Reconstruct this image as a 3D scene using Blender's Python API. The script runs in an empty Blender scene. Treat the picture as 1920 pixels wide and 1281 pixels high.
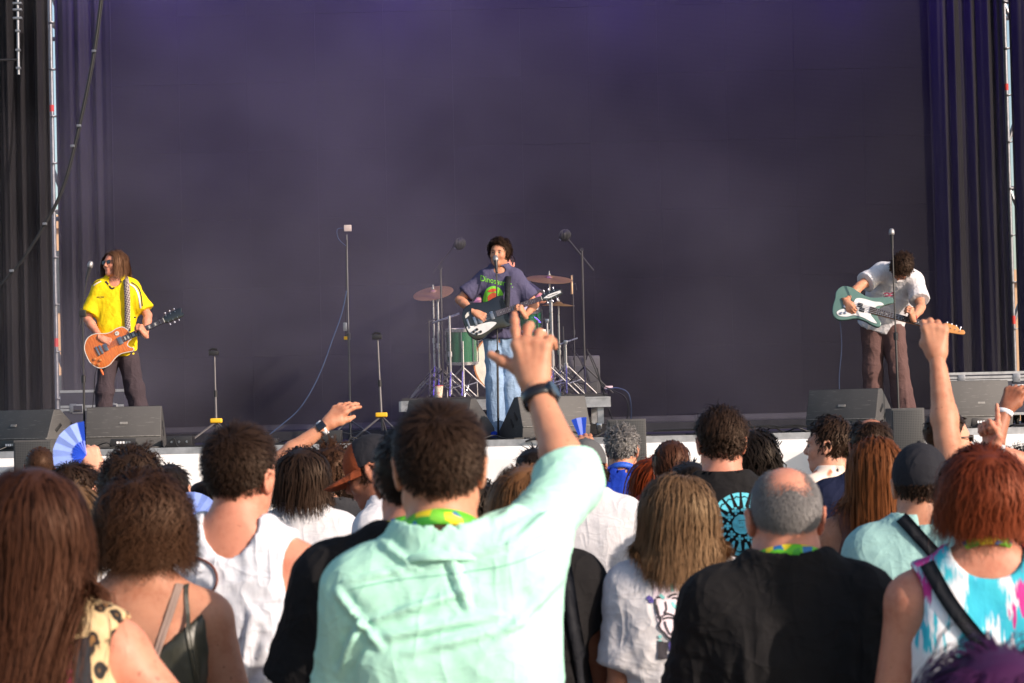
import bpy, bmesh, math, random
import numpy as np
from mathutils import Vector, Matrix
from mathutils.bvhtree import BVHTree
from mathutils.geometry import tessellate_polygon

rng = np.random.default_rng(7)
random.seed(7)
scene = bpy.context.scene
COL = scene.collection
R = math.radians

# ------------------------------------------------------------------ camera
FPX = 4533.0                       # focal length in photo pixels (85 mm on a 36 mm sensor)
CAMZ = 1.85
cam_data = bpy.data.cameras.new('camera')
cam_data.sensor_width = 36.0
cam_data.lens = 36.0 * FPX / 1920.0
cam_data.clip_start = 0.1
cam_data.clip_end = 3000.0
cam_data.dof.use_dof = True
cam_data.dof.focus_distance = 21.5
cam_data.dof.aperture_fstop = 10.0
cam = bpy.data.objects.new('camera', cam_data)
COL.objects.link(cam)
PITCH = math.atan(134.5 / FPX)
ROLL = R(1.38)
CAM_M = Matrix.Translation((0, 0, CAMZ)) @ Matrix.Rotation(math.pi / 2 + PITCH, 4, 'X') @ Matrix.Rotation(-ROLL, 4, 'Z')
cam.matrix_world = CAM_M
scene.camera = cam
CAM_R = np.array(CAM_M.to_3x3())

def at(px, py, y):
    """world point on the sight line of photo pixel (px, py) at distance y from the camera"""
    d = CAM_R @ np.array([(px - 960.0) / FPX, -(py - 640.5) / FPX, -1.0])
    return np.array([0, 0, CAMZ]) + d * (y / d[1])

# ------------------------------------------------------------------ sky, sun, exposure
SUN_EL, SUN_AZ = R(23), R(53)      # sun behind the camera, to its right
world = bpy.data.worlds.new('World')
scene.world = world
world.use_nodes = True
wn = world.node_tree
bg = wn.nodes['Background']
sky = wn.nodes.new('ShaderNodeTexSky')
sky.sky_type = 'NISHITA'
sky.sun_disc = False
sky.sun_elevation = SUN_EL
sky.sun_rotation = math.pi - SUN_AZ
sky.air_density = 1.0
sky.dust_density = 1.6
wn.links.new(sky.outputs[0], bg.inputs[0])
bg.inputs[1].default_value = 0.15
sun_data = bpy.data.lights.new('sun', 'SUN')
sun_data.energy = 5.0
sun_data.angle = R(0.55)
sun_data.color = (1.0, 0.84, 0.71)
sun = bpy.data.objects.new('sun', sun_data)
COL.objects.link(sun)
to_sun = Vector((math.sin(SUN_AZ) * math.cos(SUN_EL), -math.cos(SUN_AZ) * math.cos(SUN_EL), math.sin(SUN_EL)))
sun.rotation_euler = to_sun.to_track_quat('Z', 'Y').to_euler()
sun.location = to_sun * 60
scene.view_settings.view_transform = 'Standard'
scene.view_settings.look = 'None'
scene.view_settings.gamma = 1.0
scene.view_settings.use_curve_mapping = False
scene.view_settings.exposure = 0.16
scene.cycles.use_denoising = True
scene.cycles.max_bounces = 6
scene.cycles.volume_bounces = 0
scene.cycles.volume_step_rate = 2.0
scene.cycles.volume_max_steps = 64

# ------------------------------------------------------------------ materials
MATS = {}
def srgb(r, g, b):
    f = lambda c: (c / 255 / 12.92) if c / 255 <= 0.04045 else ((c / 255 + 0.055) / 1.055) ** 2.4
    return (f(r), f(g), f(b))

class NT:
    """small helper round a node tree"""
    def __init__(self, m):
        self.t = m.node_tree
        self.p = self.t.nodes['Principled BSDF']
    def n(self, kind, **kw):
        nd = self.t.nodes.new('ShaderNode' + kind)
        for k, v in kw.items():
            if k.startswith('i_'):
                key = k[2:]
                nd.inputs[int(key) if key.isdigit() else key].default_value = v
            else:
                setattr(nd, k, v)
        return nd
    def l(self, a, b):
        self.t.links.new(a, b)
    def coord(self, scale=(1, 1, 1), out='Object'):
        c = self.n('TexCoord'); mp = self.n('Mapping')
        mp.inputs['Scale'].default_value = scale
        self.l(c.outputs[out], mp.inputs[0])
        return mp.outputs[0]
    def ramp(self, fac, stops, interp='LINEAR'):
        r = self.n('ValToRGB')
        cr = r.color_ramp; cr.interpolation = interp
        while len(cr.elements) < len(stops): cr.elements.new(0.5)
        for e, (p, c) in zip(cr.elements, stops):
            e.position = p; e.color = tuple(c) + (1,) if len(c) == 3 else c
        self.l(fac, r.inputs[0])
        return r.outputs[0]
    def mix(self, fac, a, b, mode='MIX'):
        m = self.n('Mix', data_type='RGBA', blend_type=mode)
        for s, v in ((0, fac), (6, a), (7, b)):
            if hasattr(v, 'is_output'): self.l(v, m.inputs[s])
            else: m.inputs[s].default_value = (tuple(v) + (1,) if isinstance(v, tuple) and len(v) == 3 else v)
        return m.outputs[2]
    def math(self, op, a, b=0.0, c=0.0):
        m = self.n('Math', operation=op)
        for s, v in ((0, a), (1, b), (2, c)):
            if hasattr(v, 'is_output'): self.l(v, m.inputs[s])
            else: m.inputs[s].default_value = v
        return m.outputs[0]
    def noise(self, vec, scale, detail=3, rough=0.5, distort=0.0):
        n = self.n('TexNoise'); n.inputs['Scale'].default_value = scale
        n.inputs['Detail'].default_value = detail; n.inputs['Roughness'].default_value = rough
        n.inputs['Distortion'].default_value = distort
        self.l(vec, n.inputs['Vector'])
        return n.outputs[0]
    def bump(self, height, strength=0.3, dist=0.002):
        b = self.n('Bump'); b.inputs['Strength'].default_value = strength; b.inputs['Distance'].default_value = dist
        self.l(height, b.inputs['Height']); self.l(b.outputs[0], self.p.inputs['Normal'])

def newmat(name):
    m = bpy.data.materials.new(name); m.use_nodes = True
    MATS[name] = m
    return m, NT(m)

def plain(name, col, rough=0.6, metal=0.0, var=0.12, scale=14.0, bump=0.0, bscale=120.0, spec=0.5, coat=0.0):
    if name in MATS: return MATS[name]
    m, t = newmat(name)
    v = t.coord()
    nz = t.noise(v, scale, 4, 0.6)
    lo = tuple(c * (1 - var) for c in col); hi = tuple(min(1, c * (1 + var)) for c in col)
    t.l(t.ramp(nz, [(0.3, lo), (0.7, hi)]), t.p.inputs['Base Color'])
    t.l(t.math('MULTIPLY_ADD', nz, 0.25, rough - 0.12), t.p.inputs['Roughness'])
    t.p.inputs['Metallic'].default_value = metal
    t.p.inputs['Specular IOR Level'].default_value = spec
    t.p.inputs['Coat Weight'].default_value = coat
    if bump: t.bump(t.noise(v, bscale, 3), bump, 0.002)
    return m

def fabric(name, col, rough=0.9, var=0.10, sheen=0.0, weave=260.0, bump=0.25, spec=0.2):
    if name in MATS: return MATS[name]
    m, t = newmat(name)
    v = t.coord()
    a = t.noise(v, 7.0, 4, 0.6)
    b = t.noise(t.coord((1, 1, 0.25)), weave, 2)
    lo = tuple(c * (1 - var) for c in col); hi = tuple(min(1, c * (1 + var)) for c in col)
    base = t.ramp(a, [(0.3, lo), (0.7, hi)])
    t.l(t.mix(0.12, base, t.ramp(b, [(0.35, tuple(c * 0.6 for c in col)), (0.65, tuple(min(1, c * 1.25) for c in col))])), t.p.inputs['Base Color'])
    t.p.inputs['Roughness'].default_value = rough
    t.p.inputs['Specular IOR Level'].default_value = spec
    t.p.inputs['Sheen Weight'].default_value = sheen
    rd = lambda vec, sc: t.math('POWER', t.math('SUBTRACT', 1.0, t.math('ABSOLUTE', t.math('MULTIPLY_ADD', t.noise(vec, sc, 1.5, 0.5, 0.6), 2.0, -1.0))), 3.0)
    h = t.math('ADD', t.math('ADD', rd(t.coord((1, 1, .45)), 13.0), t.math('MULTIPLY', rd(t.coord((.5, 1, 1)), 21.0), .5)), t.math('MULTIPLY', b, 0.10))
    t.bump(h, bump, 0.016)
    return m

def skin(name, col):
    if name in MATS: return MATS[name]
    m, t = newmat(name)
    v = t.coord()
    a = t.math('ADD', t.math('MULTIPLY', t.noise(v, 9.0, 4, 0.6), .6), t.math('MULTIPLY', t.noise(v, 60.0, 4, 0.7), .4))
    base = t.ramp(a, [(0.30, (col[0] * 0.78, col[1] * 0.62, col[2] * 0.56)), (0.50, col), (0.70, (min(1, col[0] * 1.10), col[1] * 1.14, col[2] * 1.14))])
    mole = t.ramp(t.noise(v, 75.0, 1), [(.74, (0, 0, 0)), (.78, (.55, .55, .55))])
    base = t.mix(mole, base, (col[0] * .35, col[1] * .25, col[2] * .2))
    t.l(base, t.p.inputs['Base Color'])
    t.p.inputs['Roughness'].default_value = 0.5
    t.p.inputs['Specular IOR Level'].default_value = 0.35
    t.p.inputs['Subsurface Weight'].default_value = 0.18
    t.p.inputs['Subsurface Radius'].default_value = (1.0, 0.35, 0.2)
    t.p.inputs['Subsurface Scale'].default_value = 0.008
    t.bump(t.math('ADD', t.noise(v, 190.0, 4, .7), t.math('MULTIPLY', t.noise(v, 42.0, 3), .8)), 0.22, 0.003)
    return m

def hairmat(name, root, tip, rough=0.48, spec=0.4):
    """colour runs with a per-strand random number and the place along the strand"""
    if name in MATS: return MATS[name]
    m, t = newmat(name)
    at_ = t.n('Attribute', attribute_name='rnd'); al = t.n('Attribute', attribute_name='along')
    mixf = t.math('ADD', t.math('MULTIPLY', al.outputs['Fac'], 0.42), t.math('MULTIPLY', at_.outputs['Fac'], 0.58))
    base = t.ramp(mixf, [(0.1, root), (0.85, tip)])
    dark = t.mix(t.math('MULTIPLY', t.math('POWER', at_.outputs['Fac'], 2.0), 0.45), base, tuple(c * 0.35 for c in root))
    t.l(dark, t.p.inputs['Base Color'])
    t.p.inputs['Roughness'].default_value = rough
    t.p.inputs['Specular IOR Level'].default_value = spec
    t.p.inputs['Specular Tint'].default_value = (min(1, tip[0] * 3 + .3), min(1, tip[1] * 3 + .25), min(1, tip[2] * 3 + .2), 1)
    return m

# ------------------------------------------------------------------ mesh helpers
def mesh_np(name, verts, faces):
    """faces: int array (n,3) or (n,4), or list of such arrays"""
    verts = np.asarray(verts, np.float32)
    if not isinstance(faces, list): faces = [faces]
    faces = [np.asarray(f, np.int32) for f in faces if len(f)]
    me = bpy.data.meshes.new(name)
    me.vertices.add(len(verts)); me.vertices.foreach_set('co', verts.ravel())
    nl = sum(f.size for f in faces); npoly = sum(len(f) for f in faces)
    me.loops.add(nl); me.polygons.add(npoly)
    me.loops.foreach_set('vertex_index', np.concatenate([f.ravel() for f in faces]))
    tot = np.concatenate([np.full(len(f), f.shape[1], np.int32) for f in faces])
    st = np.concatenate([[0], np.cumsum(tot)[:-1]]).astype(np.int32)
    me.polygons.foreach_set('loop_start', st)
    me.polygons.foreach_set('use_smooth', np.ones(npoly, bool))
    me.update(calc_edges=True)
    return me

def link(name, data, mat=None, parent=None):
    o = bpy.data.objects.new(name, data)
    COL.objects.link(o)
    if mat is not None and data is not None and not data.materials: data.materials.append(mat)
    if parent is not None: o.parent = parent
    return o

def tag(o, label=None, cat=None, group=None, kind=None):
    if label: o['label'] = label
    if cat: o['category'] = cat
    if group: o['group'] = group
    if kind: o['kind'] = kind
    return o

def empty(name, loc=(0, 0, 0), rz=0.0, label=None, cat=None, group=None):
    o = bpy.data.objects.new(name, None)
    COL.objects.link(o); o.empty_display_size = 0.1
    o.location = tuple(float(c) for c in loc); o.rotation_euler = (0, 0, rz)
    return tag(o, label, cat, group)

class MB:
    """collects hard-surface shapes into one mesh"""
    def __init__(self): self.bm = bmesh.new()
    def _post(self, vs, M):
        if M is not None:
            for v in vs: v.co = M @ v.co
        return self
    def box(self, lo, hi, M=None, bev=0.0, seg=2):
        lo = Vector(lo); hi = Vector(hi)
        t = bmesh.new()
        bmesh.ops.create_cube(t, size=1.0)
        for v in t.verts: v.co = Vector(((v.co.x + .5) * (hi.x - lo.x) + lo.x, (v.co.y + .5) * (hi.y - lo.y) + lo.y, (v.co.z + .5) * (hi.z - lo.z) + lo.z))
        if bev: bmesh.ops.bevel(t, geom=t.edges[:], offset=bev, segments=seg, profile=0.6, affect='EDGES')
        return self._merge(t, M)
    def _merge(self, t, M=None):
        if M is not None: bmesh.ops.transform(t, matrix=M, verts=t.verts)
        me = bpy.data.meshes.new('t'); t.to_mesh(me); t.free()
        self.bm.from_mesh(me); bpy.data.meshes.remove(me)
        return self
    def tube(self, pts, r, n=8, caps=True):
        pts = [Vector([float(c) for c in p]) for p in pts]
        if isinstance(r, (int, float)): r = [r] * len(pts)
        rings = []
        prev = None
        for i, p in enumerate(pts):
            a = pts[max(i - 1, 0)]; b = pts[min(i + 1, len(pts) - 1)]
            d = (b - a).normalized() if (b - a).length > 1e-9 else Vector((0, 0, 1))
            if prev is None:
                u = d.orthogonal().normalized()
            else:
                u = (prev - d * prev.dot(d))
                u = u.normalized() if u.length > 1e-6 else d.orthogonal().normalized()
            prev = u
            w = d.cross(u)
            rings.append([self.bm.verts.new(p + (u * math.cos(2 * math.pi * k / n) + w * math.sin(2 * math.pi * k / n)) * r[i]) for k in range(n)])
        for A, B in zip(rings, rings[1:]):
            for k in range(n): self.bm.faces.new((A[k], A[(k + 1) % n], B[(k + 1) % n], B[k]))
        if caps:
            self.bm.faces.new(rings[0][::-1]); self.bm.faces.new(rings[-1])
        return self
    def lathe(self, prof, n=24, M=None, cap=True):
        """prof: (radius, z) pairs, turned round z"""
        rings = []
        new = []
        for r, z in prof:
            ring = [self.bm.verts.new(Vector((r * math.cos(2 * math.pi * k / n), r * math.sin(2 * math.pi * k / n), z))) for k in range(n)]
            rings.append(ring); new += ring
        for A, B in zip(rings, rings[1:]):
            for k in range(n): self.bm.faces.new((A[k], A[(k + 1) % n], B[(k + 1) % n], B[k]))
        if cap:
            if prof[0][0] > 1e-4: self.bm.faces.new(rings[0][::-1])
            if prof[-1][0] > 1e-4: self.bm.faces.new(rings[-1])
        if M is not None:
            for v in new: v.co = M @ v.co
        return self
    def prism(self, poly, z0, z1, M=None, bev=0.0):
        """2-D outline (x, y) extruded from z0 to z1"""
        t = bmesh.new()
        bot = [t.verts.new((x, y, z0)) for x, y in poly]
        top = [t.verts.new((x, y, z1)) for x, y in poly]
        n = len(poly)
        fb = t.faces.new(bot[::-1]); ft = t.faces.new(top)
        for k in range(n): t.faces.new((bot[k], bot[(k + 1) % n], top[(k + 1) % n], top[k]))
        bmesh.ops.recalc_face_normals(t, faces=t.faces)
        if bev:
            eds = [e for e in t.edges if (e.verts[0] in top and e.verts[1] in top) or (e.verts[0] in bot and e.verts[1] in bot)]
            bmesh.ops.bevel(t, geom=eds, offset=bev, segments=3, profile=0.5, affect='EDGES')
        bmesh.ops.triangulate(t, faces=[f for f in t.faces if len(f.verts) > 4])
        return self._merge(t, M)
    def build(self, name, mat, parent=None, smooth=True, M=None, angle=40):
        me = bpy.data.meshes.new(name)
        bmesh.ops.recalc_face_normals(self.bm, faces=self.bm.faces)
        if M is not None: bmesh.ops.transform(self.bm, matrix=M, verts=self.bm.verts)
        if smooth:
            lim = math.radians(angle)
            for f in self.bm.faces: f.smooth = True
            for e in self.bm.edges:
                e.smooth = not (len(e.link_faces) == 2 and e.calc_face_angle(0) > lim)
        self.bm.to_mesh(me); self.bm.free()
        me.materials.append(mat)
        return link(name, me, None, parent)

def spline(pts, n=8, closed=True):
    """Catmull-Rom through 2-D or 3-D points"""
    P = np.array(pts, float); m = len(P); out = []
    rngi = range(m) if closed else range(m - 1)
    for i in rngi:
        p0, p1, p2, p3 = (P[(i - 1) % m], P[i], P[(i + 1) % m], P[(i + 2) % m]) if closed else (P[max(i - 1, 0)], P[i], P[i + 1], P[min(i + 2, m - 1)])
        for k in range(n):
            t = k / n
            out.append(0.5 * (2 * p1 + (p2 - p0) * t + (2 * p0 - 5 * p1 + 4 * p2 - p3) * t * t + (3 * p1 - p0 - 3 * p2 + p3) * t ** 3))
    if not closed: out.append(P[-1])
    return [tuple(p) for p in out]

def frame_from(o, x, y=None, z=None):
    """4x4 matrix from an origin and axes; the missing axis is completed right-handed"""
    x = Vector(x).normalized()
    if y is not None:
        y = Vector(y); y = (y - x * y.dot(x)).normalized(); z = x.cross(y)
    else:
        z = Vector(z); z = (z - x * z.dot(x)).normalized(); y = z.cross(x)
    M = Matrix((x, y, z)).transposed().to_4x4(); M.translation = Vector(o)
    return M
PURPLE_W = 1700.0
SMOKE = 0.30
# ------------------------------------------------------------------ signed-distance modelling
def V(*a): return np.array(a, float)
def unit(v):
    v = np.asarray(v, float); return v / (np.linalg.norm(v) + 1e-12)
def rot(axis, ang): return np.array(Matrix.Rotation(ang, 3, axis))

class Vol:
    def __init__(self, ax, ay, az):
        self.a = [np.asarray(v, np.float32) for v in (ax, ay, az)]
        self.D = np.full((len(ax), len(ay), len(az)), 0.25, np.float32)
    def sl(self, lo, hi):
        s = []
        for i in range(3):
            i0 = max(0, int(np.searchsorted(self.a[i], lo[i])) - 1); i1 = min(len(self.a[i]), int(np.searchsorted(self.a[i], hi[i])) + 1)
            if i1 - i0 < 1: return None
            s.append(slice(i0, i1))
        return tuple(s)
    def grid(self, s):
        return (self.a[0][s[0]][:, None, None], self.a[1][s[1]][None, :, None], self.a[2][s[2]][None, None, :])
    def add(self, prim, k=0.02, infl=0.0, cut=False):
        m = max(k, 0.01) + infl + 0.012
        s = self.sl(prim.lo - m, prim.hi + m)
        if s is None: return
        d = prim.f(*self.grid(s)) - infl
        A = self.D[s]
        if cut:
            d = -d; h = np.maximum(k - np.abs(A - d), 0) / k
            self.D[s] = np.maximum(A, d) + h * h * k * 0.25
        else:
            h = np.maximum(k - np.abs(A - d), 0) / k
            self.D[s] = np.minimum(A, d) - h * h * k * 0.25
    def inter(self, fn):
        s = tuple(slice(0, len(a)) for a in self.a)
        self.D = np.maximum(self.D, fn(*self.grid(s)).astype(np.float32))
    def nets(self):
        D = self.D; nx, ny, nz = D.shape
        S = D < 0
        C = [S[i:nx - 1 + i, j:ny - 1 + j, k:nz - 1 + k] for i in (0, 1) for j in (0, 1) for k in (0, 1)]
        n = sum(c.astype(np.int8) for c in C)
        act = np.argwhere((n > 0) & (n < 8))
        if len(act) == 0: return np.zeros((0, 3), np.float32), np.zeros((0, 4), np.int32)
        i, j, k = act.T
        off = [(a, b, c) for a in (0, 1) for b in (0, 1) for c in (0, 1)]
        vals = np.stack([D[i + a, j + b, k + c] for a, b, c in off], 1)
        acc = np.zeros((len(act), 3)); cnt = np.zeros(len(act))
        for a in range(8):
            for b in range(a + 1, 8):
                oa, ob = np.array(off[a]), np.array(off[b])
                if abs(oa - ob).sum() != 1: continue
                va, vb = vals[:, a], vals[:, b]
                x = (va < 0) != (vb < 0)
                t = np.where(x, va / np.where(x, va - vb, 1), 0)
                acc += np.where(x[:, None], oa + t[:, None] * (ob - oa), 0); cnt += x
        p = act + acc / cnt[:, None]
        out = np.stack([np.interp(p[:, q], np.arange(len(self.a[q])), self.a[q]) for q in range(3)], 1).astype(np.float32)
        idx = np.full((nx - 1, ny - 1, nz - 1), -1, np.int32)
        idx[i, j, k] = np.arange(len(act))
        F = []
        def quads(e, q0, q1, q2, q3, sgn):
            Q = np.stack([idx[tuple(q.T)] for q in (q0, q1, q2, q3)], 1)
            Q = np.where(sgn[:, None], Q, Q[:, ::-1]); F.append(Q)
        ux, uy, uz = np.eye(3, dtype=int)
        e = np.argwhere(S[:-1, 1:-1, 1:-1] != S[1:, 1:-1, 1:-1]) + [0, 1, 1]
        quads(e, e - uy - uz, e - uz, e, e - uy, S[tuple(e.T)])
        e = np.argwhere(S[1:-1, :-1, 1:-1] != S[1:-1, 1:, 1:-1]) + [1, 0, 1]
        quads(e, e - ux - uz, e - ux, e, e - uz, S[tuple(e.T)])
        e = np.argwhere(S[1:-1, 1:-1, :-1] != S[1:-1, 1:-1, 1:]) + [1, 1, 0]
        quads(e, e - ux - uy, e - uy, e, e - ux, S[tuple(e.T)])
        return out, np.concatenate(F).astype(np.int32)
    def sample(self, P):
        """distance and outward gradient at points, nearest voxel"""
        ii = [np.clip(np.searchsorted(self.a[q], P[:, q]), 1, len(self.a[q]) - 2) for q in range(3)]
        d = self.D[ii[0], ii[1], ii[2]]
        g = np.stack([self.D[ii[0] + 1, ii[1], ii[2]] - self.D[ii[0] - 1, ii[1], ii[2]],
                      self.D[ii[0], ii[1] + 1, ii[2]] - self.D[ii[0], ii[1] - 1, ii[2]],
                      self.D[ii[0], ii[1], ii[2] + 1] - self.D[ii[0], ii[1], ii[2] - 1]], 1)
        return d, g / (np.linalg.norm(g, axis=1, keepdims=True) + 1e-9)

def axis(lo, hi, hc, flo=None, fhi=None, hf=None):
    if flo is None or hf is None or hf >= hc: return np.arange(lo, hi + hc, hc)
    flo = max(lo, flo); fhi = min(hi, fhi)
    return np.concatenate([np.arange(flo, lo - hc, -hc)[::-1][:-1], np.arange(flo, fhi, hf), np.arange(fhi, hi + hc, hc)])

class RC:
    """tapered capsule"""
    def __init__(s, a, b, r1, r2):
        s.a = np.asarray(a, float); s.b = np.asarray(b, float); s.r1 = r1; s.r2 = r2
        m = max(r1, r2); s.lo = np.minimum(s.a, s.b) - m; s.hi = np.maximum(s.a, s.b) + m
    def f(s, x, y, z):
        d = s.b - s.a; L2 = float(d @ d) + 1e-12
        px, py, pz = x - s.a[0], y - s.a[1], z - s.a[2]
        t = np.clip((px * d[0] + py * d[1] + pz * d[2]) / L2, 0, 1)
        return np.sqrt((px - t * d[0]) ** 2 + (py - t * d[1]) ** 2 + (pz - t * d[2]) ** 2) - (s.r1 + (s.r2 - s.r1) * t)

class EL:
    """ellipsoid with optional rotation (columns of Rm are its axes)"""
    def __init__(s, c, r, Rm=None):
        s.c = np.asarray(c, float); s.r = np.asarray(r, float); s.R = np.eye(3) if Rm is None else np.asarray(Rm)
        e = np.sqrt(((s.R * s.r) ** 2).sum(1)); s.lo = s.c - e; s.hi = s.c + e
    def f(s, x, y, z):
        px, py, pz = x - s.c[0], y - s.c[1], z - s.c[2]
        q = [px * s.R[0, i] + py * s.R[1, i] + pz * s.R[2, i] for i in range(3)]
        k0 = np.sqrt(sum((q[i] / s.r[i]) ** 2 for i in range(3)))
        k1 = np.sqrt(sum((q[i] / s.r[i] ** 2) ** 2 for i in range(3))) + 1e-6
        return k0 * (k0 - 1) / k1

class LOFT:
    """stack of super-ellipses along a local z axis: rows (z, half width, half depth, y offset)"""
    def __init__(s, rows, o, Rm, n=2.4):
        s.t = np.array(rows, float); s.o = np.asarray(o, float); s.R = Rm; s.n = n
        z0, z1 = s.t[0, 0], s.t[-1, 0]; w = s.t[:, 1].max(); dd = (s.t[:, 2] + abs(s.t[:, 3])).max()
        cs = np.array([[sx * w, sy * dd, z] for sx in (-1, 1) for sy in (-1, 1) for z in (z0, z1)]) @ np.asarray(Rm).T + s.o
        s.lo = cs.min(0); s.hi = cs.max(0)
    def f(s, x, y, z):
        px, py, pz = x - s.o[0], y - s.o[1], z - s.o[2]
        q = [px * s.R[0, i] + py * s.R[1, i] + pz * s.R[2, i] for i in range(3)]
        T = s.t
        a = np.interp(q[2], T[:, 0], T[:, 1]); b = np.interp(q[2], T[:, 0], T[:, 2]); yo = np.interp(q[2], T[:, 0], T[:, 3])
        rr = (np.abs(q[0] / a) ** s.n + np.abs((q[1] - yo) / b) ** s.n) ** (1 / s.n)
        d = (rr - 1) * np.minimum(a, b)
        return np.maximum(d, np.maximum(T[0, 0] - q[2], q[2] - T[-1, 0])).astype(np.float32)

class CUTRC(RC):
    """tapered capsule with a flat end at b"""
    def f(s, x, y, z):
        d = unit(s.b - s.a)
        e = (x - s.b[0]) * d[0] + (y - s.b[1]) * d[1] + (z - s.b[2]) * d[2]
        b2 = s.b + d * 0.05
        r2 = s.r2 + (s.r2 - s.r1) * 0.05 / (np.linalg.norm(s.b - s.a) + 1e-9)
        return np.maximum(RC(s.a, b2, s.r1, r2).f(x, y, z), e)

# value noise for folds
_lat = rng.random((32, 32, 32)).astype(np.float32)
def vnoise(P):
    i = np.floor(P).astype(int); f = P - i; f = f * f * (3 - 2 * f); i %= 32; j = (i + 1) % 32
    g = lambda a, b, c: _lat[a, b, c]
    x0, y0, z0 = i.T; x1, y1, z1 = j.T; fx, fy, fz = f.T
    c00 = g(x0, y0, z0) * (1 - fx) + g(x1, y0, z0) * fx; c10 = g(x0, y1, z0) * (1 - fx) + g(x1, y1, z0) * fx
    c01 = g(x0, y0, z1) * (1 - fx) + g(x1, y0, z1) * fx; c11 = g(x0, y1, z1) * (1 - fx) + g(x1, y1, z1) * fx
    return (c00 * (1 - fy) + c10 * fy) * (1 - fz) + (c01 * (1 - fy) + c11 * fy) * fz

def vnormals(v, F):
    n = np.zeros_like(v)
    fn = np.cross(v[F[:, 2]] - v[F[:, 0]], v[F[:, 3]] - v[F[:, 1]])
    for q in range(4): np.add.at(n, F[:, q], fn)
    return n / (np.linalg.norm(n, axis=1, keepdims=True) + 1e-12)

def seg_dist(P, a, b):
    a = np.asarray(a, float); b = np.asarray(b, float); d = b - a
    t = np.clip(((P - a) @ d) / (d @ d), 0, 1)
    return np.linalg.norm(P - a - t[:, None] * d, axis=1), t

# ------------------------------------------------------------------ shared small shapes
def merge(parts):
    vs, fs, o = [], [], 0
    for v, f in parts:
        vs.append(v); fs.append(f + o); o += len(v)
    return np.concatenate(vs), np.concatenate(fs)

def make_ear():
    h = 0.0048
    v = Vol(axis(-0.03, 0.03, h), axis(-0.035, 0.035, h), axis(-0.05, 0.05, h))
    v.add(EL(V(0.004, 0, 0.006), V(0.007, 0.018, 0.028)), 0.006)
    v.add(EL(V(0.002, 0.004, -0.018), V(0.006, 0.010, 0.014)), 0.01)
    pts = [V(0.008, 0.014, 0.008), V(0.011, 0.010, 0.027), V(0.014, -0.006, 0.034), V(0.017, -0.018, 0.022), V(0.015, -0.019, 0.002), V(0.010, -0.010, -0.017)]
    for a, b in zip(pts, pts[1:]): v.add(RC(a, b, 0.0042, 0.0042), 0.005)
    v.add(EL(V(0.012, 0.002, 0.002), V(0.007, 0.008, 0.014)), 0.004, cut=True)
    v.add(RC(V(-0.02, 0.008, 0.0), V(0.002, 0.004, 0.0), 0.016, 0.010), 0.01)
    return v.nets()
EAR = make_ear()

HANDS = {
    'relax': dict(curl=[(.35, .5, .3)] * 4, spread=(.06, .0, -.05, -.12), thumb=(.55, .25)),
    'fist':  dict(curl=[(1.35, 1.55, .9)] * 4, spread=(.02, 0, -.02, -.04), thumb=(-.25, .9)),
    'grip':  dict(curl=[(.9, 1.0, .6), (1.0, 1.0, .6), (1.0, 1.0, .6), (1.0, 1.0, .6)], spread=(.05, 0, -.04, -.08), thumb=(.2, .9)),
    'pick':  dict(curl=[(.75, 1.2, .6), (.6, 1.0, .5), (.6, .9, .5), (.55, .8, .5)], spread=(.03, 0, -.06, -.12), thumb=(.05, .75)),
    'point': dict(curl=[(.0, .05, .05), (1.3, 1.5, .8), (1.35, 1.5, .8), (1.35, 1.5, .8)], spread=(.04, 0, -.03, -.05), thumb=(-.15, .8)),
    'wave':  dict(curl=[(.06, .20, .12), (.40, .62, .3), (.62, .8, .4), (.75, .85, .4)], spread=(.02, -.12, -.20, -.30), thumb=(1.0, .10)),
    'flat':  dict(curl=[(.25, .3, .2), (.3, .3, .2), (.35, .35, .2), (.4, .4, .2)], spread=(.10, .02, -.06, -.14), thumb=(.25, .5)),
    'bunch': dict(curl=[(.85, 1.15, .6), (.9, 1.1, .6), (.95, 1.1, .6), (1.0, 1.1, .6)], spread=(.05, .0, -.05, -.10), thumb=(-.2, .9)),
}
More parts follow.
